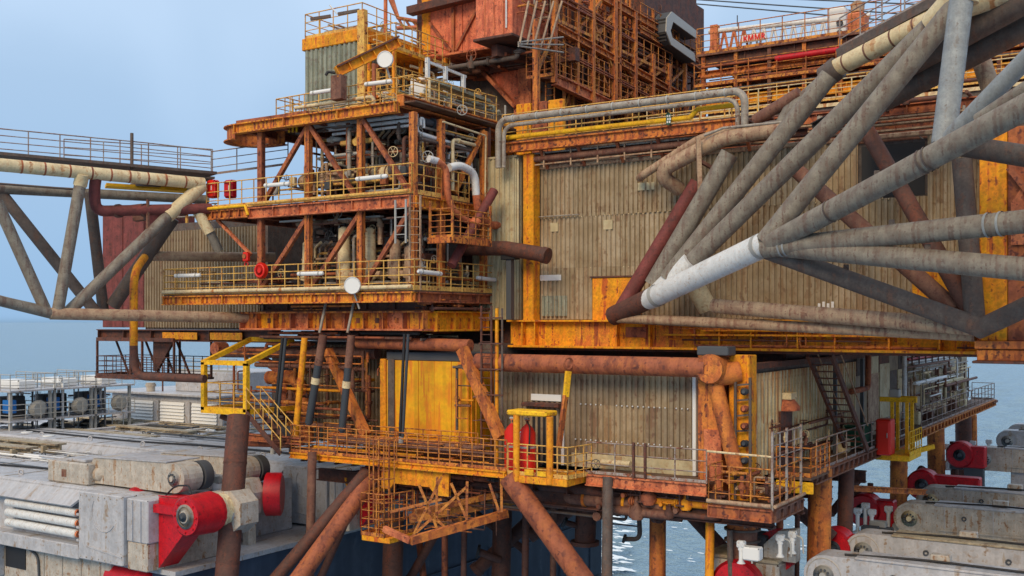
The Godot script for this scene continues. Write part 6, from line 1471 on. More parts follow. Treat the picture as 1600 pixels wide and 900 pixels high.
	part(oc, "column", mb().bevbox(Vector3(at_z(1090, 640, zc).x, -6.2, zc - 0.8), Vector3(at_z(1127, 640, zc).x, -1.1, zc), 0.03), M.orange)
	part(oc, "column", mb().bevbox(Vector3(at_z(1136, 640, zc).x, -6.2, zc - 0.9), Vector3(at_z(1168, 640, zc).x, -1.1, zc - 0.15), 0.03), M.yellow)
	part(oc, "brace", mb().tube([at_z(1118, 600, zc + 0.2), at_z(1150, 735, zc + 0.2)], 0.26, 16), M.orange)
	part(oc, "web_plate", mb().bevbox(Vector3(at_z(1100, 640, zc).x, -5.8, zc - 0.02), Vector3(at_z(1128, 640, zc).x, -3.6, zc + 0.06), 0.02), M.pinkrust)
	part(oc, "front_tube", mb().tube([Vector3(xl - 0.1, -1.52, -33.0), Vector3(at_z(1105, 577, -33.0).x, -1.52, -33.0)], 0.33, 22), M.redrust)
	var cap := at_z(1109, 577, -32.8)
	part(oc, "end_cap", mb().lathe(cap + Vector3(0, 0, -0.9), Vector3.BACK, [[0, 0.48], [0.9, 0.5], [0.96, 0.46]], 28), M.orange)
	part(oc, "saddle", mb().bevbox(cap + Vector3(-0.5, 0.45, -0.8), cap + Vector3(0.6, 0.75, -0.1), 0.03), M.darkgrey)
	part(oc, "knuckle", mb().lathe(at_z(1142, 583, -33.4), Vector3(1, 0.2, -0.6), [[-0.5, 0.36], [0, 0.38], [0.3, 0.34]], 20), M.orange)
	for k in 6: part(oc, "junction_box", mb().lathe(at_z(1163, 612 + k * 27, zc + 0.15), Vector3.BACK, [[-0.2, 0.1], [0.06, 0.12], [0.1, 0.06]], 12), [M.darkgrey, M.pinkrust, M.redrust, M.hose, M.darkgrey, M.hose][k])
	for k in 7: part(oc, "cable_clip", mb().bar(at_z(1148, 602 + k * 24, zc + 0.05), at_z(1175, 600 + k * 24, zc + 0.05), 0.05, 0.06), M.boomdark)
	part(oc, "cable", mb().tube([at_z(1149, 590, zc + 0.1), at_z(1149, 780, zc + 0.1)], 0.05, 6), M.boomdark)
	part(oc, "cable", mb().tube([at_z(1172, 590, zc + 0.1), at_z(1172, 770, zc + 0.1)], 0.05, 6), M.boomdark)
	# rigging sling hanging from the tube
	var sl := thing("yellow_sling", "yellow and orange sling hanging slanted from the rusty tube", "sling")
	part(sl, "shackle", mb().ring(at_z(888, 568, -32.5), Vector3(0.9, 0, 0.3), 0.2, 0.04, 14, 6), M.redrust)
	part(sl, "upper_strap", mb().bar(at_z(888, 580, -32.5), at_z(884, 620, -32.4), 0.12, 0.2), M.brightyellow)
	part(sl, "lower_strap", mb().bar(at_z(884, 618, -32.4), at_z(873, 700, -32.0), 0.1, 0.22), M.orange)
	# front tank
	var y := thing("yellow_tank", "large bright yellow slab sided tank in the lower deck", "tank")
	var zt := -33.4
	var ta := at_z(604, 640, zt)
	var tb := at_z(732, 640, zt)
	for k in 5: part(y, "side_plate", mb().bevbox(Vector3(lerpf(ta.x, tb.x, k / 5.0) + 0.004, YD, zt - 2.4), Vector3(lerpf(ta.x, tb.x, (k + 1) / 5.0) - 0.004, -1.55, zt + 0.012 * (k % 2)), 0.012), M.tank)
	part(y, "dark_strip", mb().bevbox(Vector3(lerpf(ta.x, tb.x, 0.03), YD, zt + 0.01), Vector3(lerpf(ta.x, tb.x, 0.11), -1.5, zt + 0.08), 0.01), M.boomdark)
	part(y, "top_plate", mb().bevbox(Vector3(ta.x - 0.1, -1.55, zt - 2.4), Vector3(tb.x + 0.05, -1.2, zt - 0.1), 0.03), M.darkgrey)
	part(y, "end_plate", mb().bevbox(Vector3(tb.x, YD, zt - 2.4), Vector3(tb.x + 0.06, -1.6, zt - 0.15), 0.01), M.tank)
	part(y, "left_post", mb().bevbox(Vector3(ta.x - 0.35, YD, zt - 0.3), Vector3(ta.x - 0.05, -1.5, zt), 0.02), M.yellow)
	# wall to the left of the tank
	var lw := thing("left_lower_wall", "ribbed wall strip behind the hanging hoses left of the yellow tank", "wall")
	clad(lw, at_z(470, 600, -35.2), at_z(604, 600, -35.2), YD, -1.0, Vector3.BACK, [M.cladgrey, M.clad3], 44)
	part(lw, "core", mb().aabox(Vector3(at_z(425, 600, -35.4).x, YD, -39), Vector3(at_z(770, 600, -35.4).x, -0.9, -35.4)), M.boomdark)
	part(lw, "patch", mb().bevbox(at_z(552, 612, -35.1) + Vector3(-0.2, -0.5, 0), at_z(552, 595, -35.1) + Vector3(0.25, 0.2, 0.03), 0.01), M.cladlight)
	part(lw, "cross_tube", mb().tube([at_z(345, 550, -34), at_z(590, 552, -34)], 0.25, 16), M.brown)
	part(lw, "cross_tube", mb().tube([at_z(560, 535, -33.2), at_z(735, 540, -33.2)], 0.24, 16), M.redrust)
	part(lw, "tube_end", mb().lathe(at_z(336, 545, -33.6), Vector3.BACK, [[-0.6, 0.3], [0, 0.32], [0.05, 0.28]], 20), M.pinkrust)
	part(lw, "brace", mb().bar(at_z(512, 548, -33.3), at_z(572, 680, -32.6), 0.3, 0.36), M.orange)
	part(lw, "brace", mb().bar(at_z(722, 545, -32.8), at_z(782, 684, -32.4), 0.3, 0.42), M.orange)
	part(lw, "elbow_pipe", mb().tube(bend([at_z(420, 590, -34.2), at_z(465, 588, -34.2), at_z(478, 640, -34.0), at_z(480, 690, -34)], 0.6), 0.3, 16), M.orange)
	part(lw, "elbow_pipe", mb().tube(bend([at_z(400, 555, -34.4), at_z(440, 580, -34.2), at_z(450, 660, -34.0)], 0.6), 0.2, 14), M.redrust)
	clutter(lw, at_z(390, 660, -34.6), at_z(590, 540, -33.0), 40, 71, [M.orange, M.redrust, M.darkrust, M.brown, M.railorange, M.yellow], 0.03, 0.12)
	# ladders and lines right of the tank
	var ld := thing("tall_ladder", "tall dark caged ladder right of the yellow tank", "ladder")
	var l0 := at_z(760, 690, -32.6)
	ladder(ld, Vector3(l0.x, YD, l0.z), Vector3(l0.x, 0.6, l0.z), 0.45, Vector3.RIGHT, M.darkrust, 0.26)
	part(ld, "pole", mb().tube([Vector3(l0.x + 0.4, YD, l0.z - 0.1), Vector3(l0.x + 0.4, 0.5, l0.z - 0.1)], 0.07, 8), M.yellow)
	part(ld, "pole", mb().tube([Vector3(l0.x + 0.7, -3.4, l0.z), Vector3(l0.x + 0.7, 0.5, l0.z)], 0.04, 6), M.boomdark)
	for k in 6: part(ld, "stay", mb().bar(Vector3(l0.x - 0.3, -4.6 + k * 0.95, l0.z + 0.04), Vector3(l0.x + 0.75, -4.6 + k * 0.95, l0.z + 0.04), 0.05, 0.05), M.darkrust)
	clutter(lw, Vector3(-23.6, YD + 0.1, -33.2), Vector3(-22.4, -1.4, -32.8), 14, 72, [M.orange, M.yellow, M.boomdark, M.brown], 0.025, 0.06)
	clutter(lw, Vector3(-30.4, YD + 0.05, -33.6), Vector3(-21, YD + 0.8, -31.9), 34, 73, [M.railorange, M.yellow, M.brown, M.orange, M.darkrust], 0.025, 0.07)
	# hanging hoses
	var hs := [[505, 524, 482, 664, "left thick grey hose with white band hanging under the front girder", 13, true], [549, 524, 534, 676, "second thick grey hose with white band", 12, true], [635, 522, 627, 682, "dark twin hose hanging before the yellow tank", 9, false], [444, 528, 427, 700, "thin black hose left of the yellow pole", 10, false]]
	for q in hs:
		var h := thing("hanging_hose", q[4], "hose", "hoses hanging under the front girder")
		var a := at_z(q[0], q[1], -31.9)
		var b := at_z(q[2], q[3], -31.9)
		var r: float = q[5] * 0.5 * 41 / FOCAL
		if q[6]:
			part(h, "coupling", mb().tube([a, a.lerp(b, 0.33)], r * 1.05, 14), M.brown)
			part(h, "hose", mb().tube([a.lerp(b, 0.33), a.lerp(b, 0.98)], r, 14), M.hose)
			part(h, "white_band", mb().tube([a.lerp(b, 0.47), a.lerp(b, 0.54)], r * 1.15, 14), M.cream)
			part(h, "end_fitting", mb().tube([a.lerp(b, 0.96), b], [r, r * 0.6], 14), M.darkgrey)
			part(h, "feed_pipe", mb().tube([a + Vector3(-0.2, 0.1, 0), a + Vector3(-0.2, 1.4, -0.4)], 0.06, 8), M.steelpipe)
		else:
			for k in [-1, 1]: part(h, "hose", mb().tube([a + Vector3(0.09 * k, 0, 0), b + Vector3(0.07 * k, 0, 0)], r * 0.55, 10), M.hose if k > 0 else M.black)
			part(h, "end_fitting", mb().tube([b, b + (b - a).normalized() * 0.25], r * 0.9, 10), M.galv)
	var yp := thing("yellow_pole", "slanted yellow pole between the hanging hoses", "pole")
	part(yp, "pole", mb().tube([at_z(476, 528, -31.8), at_z(461, 688, -31.8)], 0.13, 14), M.yellow)
	part(yp, "foot", mb().tube([at_z(461, 684, -31.8), at_z(460, 692, -31.8)], 0.18, 14), M.orange)
	# walkway in front
	var w := thing("front_walkway", "orange yellow railed walkway in front of the yellow tank", "walkway")
	var zf := -31.5
	var wa := at_z(455, 690, zf).x
	var wb := at_z(792, 735, zf).x
	part(w, "floor", mb().aabox(Vector3(wa, YD - 0.08, -33.9), Vector3(wb, YD, zf)), M.deck)
	part(w, "edge_beam", mb().ibeam(Vector3(wa, YD - 0.12, zf + 0.02), Vector3(wb, YD - 0.12, zf + 0.02), 0.2, 0.24, 2.0), M.yellow)
	rail(w, [Vector3(wa, YD, -33), Vector3(wa, YD, zf), Vector3(wb, YD, zf)], M.railorange, 1.1, 0.5, 4, 0.12)
	rail(w, [Vector3(wa + 0.5, YD, -32.9), Vector3(wb - 2.2, YD, -32.9)], M.railorange, 1.1, 0.9, 3, 0.0)
	part(w, "fascia", mb().prism([[0, 0], [3.2, 0], [3.2, -0.9], [2.6, -0.9], [2.3, -0.62], [0.6, -0.62], [0.4, -0.85], [0, -0.85]], Vector3(at_z(592, 720, zf).x, YD - 0.26, zf - 0.15), Vector3.RIGHT, Vector3.UP, Vector3(0, 0, -0.12)), M.yellow)
	part(w, "under_tube", mb().tube([at_z(455, 705, -32), at_z(528, 708, -32.2)], 0.16, 14), M.brown)
	part(w, "under_tube", mb().tube([at_z(365, 690, -32), at_z(458, 692, -32)], 0.2, 14), M.redrust)
	for k in 12: part(w, "under_joist", mb().ibeam(Vector3(lerpf(wa + 0.3, wb - 0.2, k / 11.0), YD - 0.25, -33.8), Vector3(lerpf(wa + 0.3, wb - 0.2, k / 11.0), YD - 0.25, zf - 0.3), 0.15, 0.3), M.darkrust)
	# caged ladder basket below
	var cb := thing("ladder_basket", "yellow orange ladder cage and basket hanging below the front walkway", "basket")
	var bx := at_z(600, 750, -31.2)
	ladder(cb, Vector3(bx.x, -8.1, -31.2), Vector3(bx.x, YD + 0.9, -31.2), 0.5, Vector3.RIGHT, M.railorange, 0.3)
	for k in 5:
		var hoop := []
		for j in 9: hoop.append(Vector3(bx.x + 0.5 * cos(PI * j / 8.0), YD + 0.9 - k * 0.75, -31.2 + 0.62 * sin(PI * j / 8.0)))
		part(cb, "hoop", mb().tube(hoop, 0.03, 5), M.railorange)
	for k in 5: part(cb, "cage_bar", mb().tube([Vector3(bx.x + 0.5 * cos(PI * k / 4.0), YD + 0.9, -31.2 + 0.62 * sin(PI * k / 4.0)), Vector3(bx.x + 0.5 * cos(PI * k / 4.0), -7.5, -31.2 + 0.62 * sin(PI * k / 4.0))], 0.026, 5), M.railorange)
	part(cb, "basket_floor", mb().bevbox(Vector3(bx.x - 0.6, -8.25, -32.2), Vector3(bx.x + 0.75, -8.05, -30.6), 0.02), M.yellow)
	rail(cb, [Vector3(bx.x - 0.6, -8.05, -31.8), Vector3(bx.x - 0.6, -8.05, -30.6), Vector3(bx.x + 0.5, -8.05, -30.6), Vector3(bx.x + 0.75, -8.05, -32.1)], M.railorange, 1.6, 0.4, 4)
	# frame hanging lower
	var fr := thing("hanging_truss", "rusty yellow truss frame hanging under the front walkway", "frame")
	part(fr, "bottom_beam", mb().bar(at_d(641, 845, 36.5), at_d(792, 802, 38.5), 0.22, 0.28), M.orange)
	clutter(fr, Vector3(-26.6, -8.0, -33.5), Vector3(-21.5, -6.2, -31.6), 26, 85, [M.railorange, M.redrust, M.orange, M.brown], 0.025, 0.06)
	part(fr, "mid_beam", mb().bar(at_d(650, 800, 38), at_d(800, 768, 40), 0.16, 0.2), M.railorange)
	part(fr, "bottom_beam", mb().bar(at_d(600, 826, 37), at_d(641, 845, 36.5), 0.18, 0.2), M.pinkrust)
	part(fr, "rear_beam", mb().bar(at_d(640, 810, 40), at_d(900, 765, 42), 0.24, 0.3), M.railorange)
	for q in [[655, 758, 685, 830], [690, 745, 645, 838], [730, 760, 650, 832], [683, 745, 682, 815], [730, 752, 729, 812], [705, 755, 728, 808], [765, 756, 780, 800], [783, 745, 784, 800], [670, 800, 700, 828], [610, 800, 690, 780]]:
		part(fr, "strut", mb().bar(at_d(q[0], q[1], 37.6), at_d(q[2], q[3], 37.6), 0.09, 0.09), M.railorange)
	clutter(fr, Vector3(-27, -7.2, -36.5), Vector3(-20, -5.7, -32.6), 30, 81, [M.darkrust, M.brown, M.redrust, M.boomdark], 0.04, 0.12)
	# shelter with red cylinders
	var sh := thing("extinguisher_shelter", "small yellow shelter over red cylinders on the front walkway's right end", "shelter")
	var sa := at_z(795, 700, zf).x
	var sb := at_z(888, 700, zf).x
	part(sh, "floor", mb().bevbox(Vector3(sa, YD - 0.35, -33.6), Vector3(sb, YD - 0.1, zf + 0.1), 0.02), M.yellow)
	for x in [at_z(809, 700, zf).x, at_z(861, 700, zf).x]: part(sh, "post", mb().tube([Vector3(x, YD - 0.3, zf + 0.08), Vector3(x, YD + 2.02, zf + 0.08)], 0.12, 12), M.yellow)
	part(sh, "roof", mb().bevbox(Vector3(sa + 0.02, YD + 2.02, -32.1), Vector3(at_z(858, 700, zf).x, YD + 2.2, zf + 0.2), 0.04), M.brightyellow)
	rail(sh, [Vector3(sa, YD - 0.1, zf + 0.05), Vector3(sb, YD - 0.1, zf + 0.05), Vector3(sb + 0.2, YD - 0.1, -32.8)], M.railyellow, 1.1, 0.42, 3)
	part(sh, "yellow_plate", mb().aabox(Vector3(lerpf(sa, sb, 0.3), YD - 0.05, zf + 0.1), Vector3(lerpf(sa, sb, 0.45), YD + 0.15, zf + 0.12)), M.brightyellow)
	part(sh, "yellow_plate", mb().aabox(Vector3(lerpf(sa, sb, 0.52), YD - 0.05, zf + 0.1), Vector3(lerpf(sa, sb, 0.66), YD + 0.12, zf + 0.12)), M.brightyellow)
	for k in 2:
		var p := Vector3([at_z(801, 700, -32.1).x, at_z(824, 700, -32.1).x][k], YD - 0.1, -32.1)
		var e := thing("red_cylinder", ["left red fire cylinder beside the yellow shelter's post", "right red fire cylinder under the yellow shelter roof"][k], "cylinder", "red fire cylinders in the yellow shelter")
		part(e, "tank", mb().lathe(p, Vector3.UP, [[0, 0.26], [0.05, 0.3], [1.45, 0.3], [1.62, 0.2], [1.75, 0.07]], 18), M.firered)
		part(e, "hose", mb().tube(bend([p + Vector3(0.05, 1.85, 0.1), p + Vector3(0.28, 1.7, 0.28), p + Vector3(0.26, 0.7, 0.32)], 0.15), 0.03, 6), M.black)
		part(e, "strap", mb().tube([p + Vector3(0, 0.9, 0), p + Vector3(0, 0.98, 0)], 0.312, 18, false), M.galv)
		part(e, "valve", mb().bevbox(p + Vector3(-0.1, 1.9, -0.05), p + Vector3(0.1, 1.98, 0.08), 0.02), M.galv)
		part(e, "neck", mb().lathe(p + Vector3(0, 1.75, 0), Vector3.UP, [[0, 0.06], [0.1, 0.06], [0.12, 0.09], [0.18, 0.09]], 10), M.pinkrust)
		if k == 1: part(e, "label_plate", mb().bevbox(p + Vector3(-0.22, 1.2, 0.2), p + Vector3(-0.05, 1.5, 0.26), 0.01), M.white)
	# corridor in front of the ribbed wall
	var co := thing("ribbed_wall_gangway", "narrow brown gangway in front of the lower ribbed wall", "gangway")
	var ca := sb + 0.1
	var ce := at_z(1104, 757, -32.6).x
	part(co, "floor", mb().aabox(Vector3(ca, YD - 0.08, -33.95), Vector3(ce, YD, -32.6)), M.deck)
	part(co, "edge_beam", mb().ibeam(Vector3(ca, YD - 0.22, -32.6), Vector3(ce, YD - 0.22, -32.6), 0.2, 0.4, 0.0), M.pinkrust)
	part(co, "rear_beam", mb().ibeam(Vector3(ca, YD - 0.5, -33.2), Vector3(ce + 0.5, YD - 0.5, -33.2), 0.3, 0.4), M.darkrust)
	rail(co, [Vector3(ca, YD, -32.6), Vector3(ce, YD, -32.6)], M.railgrey, 1.1, 1.1, 2, 0.1)
	for k in 2: part(co, "gate_post", mb().bar(Vector3(at_z(990 + k * 18, 720, -32.5).x, YD, -32.5), Vector3(at_z(990 + k * 18, 720, -32.5).x, YD + 1.2, -32.5), 0.08, 0.08), M.darkrust)
	part(co, "cream_pipe", mb().tube([at_z(940, 722, -33.4), at_z(985, 726, -33.4)], 0.12, 10), M.cream)
	wheel(co, at_z(931, 725, -32.7), Vector3(0.2, 0, 1), 0.16, M.darkgrey)
	clutter(co, Vector3(ca, -6.6, -35), Vector3(ce + 1, -5.6, -32.8), 34, 82, [M.darkrust, M.brown, M.boomdark, M.yellow, M.redrust], 0.05, 0.16)
	# basket platform at the corner
	var bp := thing("corner_basket", "rusty railed basket platform hanging at the lower module's corner", "platform")
	var X0 := -12.9
	var X1 := -10.8
	part(bp, "floor", mb().aabox(Vector3(X0, -6.0, -34.8), Vector3(X1, -5.9, -32.0)), M.deck)
	part(bp, "edge_beam", mb().ibeam(Vector3(X0, -6.05, -32.0), Vector3(X1, -6.05, -32.0), 0.2, 0.4, 0.8), M.redrust)
	part(bp, "edge_beam", mb().ibeam(Vector3(X1, -6.05, -32.12), Vector3(X1, -6.05, -34.9), 0.2, 0.4, 0.6), M.brown)
	part(bp, "kick_pipe", mb().tube([Vector3(X0, -5.72, -31.86), Vector3(X1, -5.72, -31.86)], 0.07, 8), M.boomtan)
	part(bp, "kick_pipe", mb().tube([Vector3(X1 + 0.12, -5.72, -31.9), Vector3(X1 + 0.12, -5.72, -34.9)], 0.06, 8), M.boomtan)
	rail(bp, [Vector3(X0, -5.9, -33.2), Vector3(X0, -5.9, -32.0), Vector3(X1, -5.9, -32.0), Vector3(X1, -5.9, -34.9)], M.railorange, 1.3, 0.75, 2, 0.0)
	rail(bp, [Vector3(X1, -4.6, -32.0), Vector3(X1, -4.6, -34.9)], M.railgrey, 1.1, 0.8, 2, 0.0)
	for q in [[X1, -32.0], [X1, -33.4], [X1, -34.9]]: part(bp, "tall_post", mb().bar(Vector3(q[0], -5.9, q[1]), Vector3(q[0], -3.4, q[1]), 0.07, 0.07), M.railgrey)
	part(bp, "long_rail", mb().tube([at_z(1105, 705, -32.0), Vector3(X1, -4.2, -32.0)], 0.04, 6), M.cream)
	clutter(bp, Vector3(X0, -5.8, -34.6), Vector3(X1 - 0.1, -4.9, -32.4), 16, 83, [M.brown, M.railorange, M.darkrust, M.boomtan, M.redrust], 0.03, 0.08)
	clutter(bp, Vector3(X0, -6.4, -34.6), Vector3(X1 - 0.1, -6.1, -32.4), 8, 84, [M.brown, M.darkrust], 0.05, 0.12)
	var sp := thing("side_landing", "small landing with plain yellow plate between basket and side walkway", "landing")
	var q0 := at_x(1258, 742, -10.9)
	part(sp, "floor", mb().aabox(Vector3(-12.2, YD - 0.1, q0.z - 2.2), Vector3(-10.7, YD, q0.z)), M.deck)
	part(sp, "yellow_plate", mb().bevbox(Vector3(-11.9, YD - 0.55, q0.z + 0.02), Vector3(-10.6, YD - 0.15, q0.z + 0.08), 0.02), M.brightyellow)
	rail(sp, [Vector3(-11.9, YD, q0.z), Vector3(-10.7, YD, q0.z), Vector3(-10.7, YD, q0.z - 2.2)], M.railorange, 1.0, 0.5, 2)
	# yellow access cage and stairs at the left
	var yc := thing("yellow_cage", "open yellow box frame cage projecting at the platform's left", "cage")
	var A := at_z(319, 567, -31.0)
	var B := at_z(385, 567, -31.0)
	var yt := -1.72
	var yb := -3.75
	var back := Vector3(0.1, 0.95, -2.6)
	for p in [Vector3(A.x, 0, -31), Vector3(B.x, 0, -31)]:
		part(yc, "upright", mb().bar(Vector3(p.x, yb, p.z), Vector3(p.x, yt, p.z), 0.2, 0.2), M.brightyellow)
		part(yc, "top_rake", mb().bar(Vector3(p.x, yt, p.z), Vector3(p.x, yt, p.z) + back, 0.2, 0.2), M.brightyellow)
		part(yc, "bottom_rail", mb().bar(Vector3(p.x, yb, p.z), Vector3(p.x, yb, p.z - 2.8), 0.2, 0.2), M.brightyellow)
	part(yc, "top_rail", mb().bar(Vector3(A.x - 0.1, yt, -31), Vector3(B.x + 0.1, yt, -31), 0.2, 0.2), M.brightyellow)
	part(yc, "top_rail", mb().bar(Vector3(A.x, yt, -31) + back, Vector3(B.x, yt, -31) + back, 0.2, 0.2), M.brightyellow)
	part(yc, "floor_beam", mb().bar(Vector3(A.x - 0.1, yb, -31), Vector3(B.x + 0.1, yb, -31), 0.2, 0.26), M.brightyellow)
	part(yc, "floor", mb().aabox(Vector3(A.x, yb - 0.05, -33.8), Vector3(B.x, yb + 0.03, -31)), M.deck)
	rail(yc, [Vector3(A.x, yb, -33.5), Vector3(A.x, yb, -31.1), Vector3(B.x, yb, -31.1)], M.railyellow, 1.15, 0.9, 2)
	part(yc, "knee_brace", mb().bar(at_z(345, 650, -31.4), at_z(388, 668, -31.8), 0.16, 0.2), M.darkrust)
	part(yc, "floor_girder", mb().ibeam(Vector3(B.x - 0.6, yb - 1.1, -31.6), Vector3(B.x + 2.6, yb - 1.1, -31.6), 0.25, 0.3), M.redrust)
	var s := thing("access_stair", "pale railed stair from the yellow cage down to the front walkway", "stair")
	stairs(s, Vector3(wa + 0.1, YD, -31.2), Vector3(B.x + 0.2, yb, -31.2), Vector3(0, 0, 0.8), M.darkrust, M.railyellow)

func make_legs() -> void:
	var lg := [
		[373, 650, 40.5, 352, 930, 38.5, 36, M.darkrust, "thick rusty leg gripped by the vessel's clamps at left"],
		[488, 706, 41.9, 483, 930, 41.4, 14, M.brown, "thin grey brown pipe leg under the front walkway"],
		[592, 732, 41.8, 455, 920, 39, 27, M.redrust, "orange raking brace running down left from the front walkway"],
		[575, 735, 41.5, 430, 905, 40, 20, M.darkrust, "dark brace just behind the orange raking brace"],
		[795, 745, 37.5, 918, 915, 36, 34, M.redrust, "rusty raking brace running down right from the yellow shelter"],
		[616, 800, 45, 612, 930, 44.5, 32, M.darkrust, "dark leg stub before the blue hull, leftmost"],
		[786, 770, 46, 782, 930, 45.5, 30, M.darkrust, "dark leg stub behind the rusty raking brace"],
		[822, 785, 43, 820, 930, 43, 11, M.darkrust, "thin dark pipe next to the rusty raking brace"],
		[950, 745, 36.5, 948, 930, 36, 17, M.boomdark, "grey brown straight pipe leg before the sea"],
		[1028, 765, 39, 1027, 930, 38.5, 26, M.orange, "orange brown straight leg with the sea on both sides"],
		[1110, 785, 36, 1108, 930, 35.5, 14, M.yellow, "slim yellow pipe leg under the corner basket"],
		[1219, 790, 37, 1217, 900, 37, 11, M.redrust, "slim red pipe leg right of the collared leg"],
		[1282, 728, 38.5, 1278, 930, 38, 36, M.orange, "rusty leg behind the grey arms, left of the black leg"],
		[1323, 725, 41.5, 1318, 900, 41, 24, M.darkrust, "black stained leg next to the rusty one"],
		[1405, 682, 52, 1403, 860, 52, 26, M.orange, "rusty leg beyond the orange cross beam"],
		[1462, 668, 62, 1464, 790, 62, 26, M.orange, "rusty leg under the side walkway's middle"],
		[1490, 690, 64, 1492, 760, 64, 12, M.darkrust, "thin dark leg beside the side walkway's rusty leg"],
		[1505, 650, 74, 1506, 740, 74, 24, M.darkrust, "far dark leg under the side walkway's end"],
		[1520, 648, 76, 1521, 720, 76, 12, M.orange, "farthest slim orange leg under the side walkway's end"],
		[726, 800, 43, 724, 930, 43, 9, M.darkrust, "thin dark pipe hanging behind the truss frame's right end"],
		[865, 790, 44, 864, 930, 44, 10, M.brown, "thin brown pipe left of the hanging caisson"],
		[1246, 800, 38, 1245, 900, 38, 8, M.darkrust, "thin dark pipe left of the rusty leg behind the arms"],
		[1360, 755, 48, 1360, 880, 48, 9, M.darkrust, "thin dark pipe right of the black stained leg"],
		[655, 845, 47, 665, 930, 46, 11, M.redrust, "thin red pipe under the lower frame, left"],
		[695, 830, 44, 695, 930, 44, 10, M.redrust, "thin red pipe under the lower frame, right"]]
	for q in lg:
		var t := thing("platform_leg", q[8], "leg", "legs and braces under the platform")
		var a := at_d(q[0], q[1], q[2])
		var b := at_d(q[3], q[4], q[5])
		var r: float = q[6] * 0.5 * (q[2] + q[5]) * 0.5 / FOCAL
		var e := b + (b - a) * 0.5
		part(t, "tube", mb().tube([a, e], r, 20), q[7])
		for k in [0.18, 0.55]:
			var c := a.lerp(e, k)
			var d := (b - a).normalized() * 0.04
			part(t, "weld_ring", mb().tube([c - d, c + d], r * 1.04, 20, false), q[7])
		if q[0] == 375:
			part(t, "sleeve", mb().tube([at_d(370, 722, 39.9), at_d(363, 800, 39.4)], r * 1.1, 20), M.darkrust)
			part(t, "shackle", mb().ring(at_d(346, 735, 39.2), Vector3(0.2, 0, 1), 0.3, 0.06, 12, 6), M.brown)
			part(t, "stub", mb().tube([at_d(380, 690, 40), at_d(425, 690, 40)], 0.3, 16), M.redrust)
	# collared leg in the middle of the right half
	var c := thing("collared_leg", "thick orange and brown leg with dark collars under the corner basket", "leg")
	part(c, "upper", mb().tube([at_d(1160, 795, 36), at_d(1160, 826, 36)], 0.52, 24), M.orange)
	part(c, "lower", mb().tube([at_d(1160, 826, 36), at_d(1160, 930, 35.8)], 0.5, 24), M.brown)
	for y in [826, 843]: part(c, "collar", mb().tube([at_d(1160, y - 1.5, 36), at_d(1160, y + 1.5, 36)], 0.62, 24), M.boomdark)
	part(c, "cable_guard", mb().tube([at_d(1140, 828, 35.4), at_d(1142, 900, 35.4)], 0.1, 10), M.boomdark)
	# cross braces
	var br := [[1062, 785, 42, 1160, 890, 40, 22, "dark diagonal brace between the orange leg and the collared leg"], [1232, 785, 40, 1296, 838, 39.5, 22, "dark diagonal brace right of the corner basket"], [1332, 765, 50, 1400, 826, 48, 20, "black diagonal brace under the orange cross beam"], [900, 790, 46, 830, 835, 46, 22, "dark brace arching left from the straight grey pipe leg"], [980, 770, 44, 940, 800, 44, 18, "short dark brace beside the straight grey pipe leg"], [870, 775, 47, 745, 890, 47, 22, "long dark brace before the blue hull"],
		[700, 800, 46, 640, 905, 46, 14, "slim dark brace falling left under the hanging truss"], [560, 770, 44, 500, 905, 44, 12, "slim dark brace behind the thin grey brown pipe leg"], [840, 790, 48, 905, 905, 48, 14, "slim dark brace falling right behind the hanging caisson"], [1000, 780, 46, 1026, 812, 46, 13, "short slim brace at the orange brown leg's head"],
		[1180, 790, 43, 1225, 850, 43, 14, "slim dark brace between collared leg and slim red pipe"], [1345, 745, 50, 1300, 800, 49, 12, "slim dark brace falling left beside the black stained leg"], [1440, 735, 60, 1400, 790, 58, 13, "slim dark brace left of the far rusty legs"], [740, 800, 47, 820, 860, 47, 12, "slim dark brace crossing behind the thin dark pipe"]]
	for q in br:
		var t := thing("cross_brace", q[7], "brace", "dark braces between the legs")
		var a := at_d(q[0], q[1], q[2])
		var b := at_d(q[3], q[4], q[5])
		var r: float = q[6] * 0.5 * (q[2] + q[5]) * 0.5 / FOCAL
		part(t, "tube", mb().tube([a, b], r, 16), M.darkrust)
		for e in [a, b]: part(t, "end_stub", mb().lathe(e, (b - a).normalized(), [[-0.12, r * 1.12], [0.12, r * 1.12]], 16), M.darkrust)
	var ob := thing("orange_cross_beam", "thin horizontal orange beam between the rusty legs at right", "beam")
	part(ob, "beam", mb().ibeam(at_d(1318, 762, 44), at_d(1446, 769, 48), 0.2, 0.26), M.orange)
	part(ob, "end_bracket", mb().bevbox(at_d(1318, 755, 43.9) - Vector3(0.2, 0.4, 0.1), at_d(1318, 755, 43.9) + Vector3(0.1, 0.5, 0.1), 0.02), M.pinkrust)
	# hanging caisson with flanges
	var cs := thing("hanging_caisson", "dark rusty hanging caisson with flanged stubs before the hull", "caisson")
	part(cs, "body", mb().tube([at_d(918, 765, 42), at_d(914, 848, 42)], 0.42, 18), M.darkrust)
	part(cs, "bottom_flange", mb().tube([at_d(914, 845, 42), at_d(914, 851, 42)], 0.58, 18), M.darkrust)
	part(cs, "side_stub", mb().tube([at_d(910, 824, 42), at_d(882, 816, 41.6)], 0.12, 12), M.darkrust)
	part(cs, "stub_flange", mb().tube([at_d(884, 817, 41.6), at_d(880, 815, 41.6)], 0.22, 14), M.black)
	part(cs, "side_stub", mb().tube([at_d(915, 800, 42), at_d(940, 775, 42)], 0.2, 12), M.brown)
	var cb := thing("lower_caisson_stub", "dark flanged pipe stub low before the blue hull", "pipe")
	part(cb, "stub", mb().tube([at_d(782, 875, 45.3), at_d(748, 862, 45)], 0.16, 12), M.darkrust)
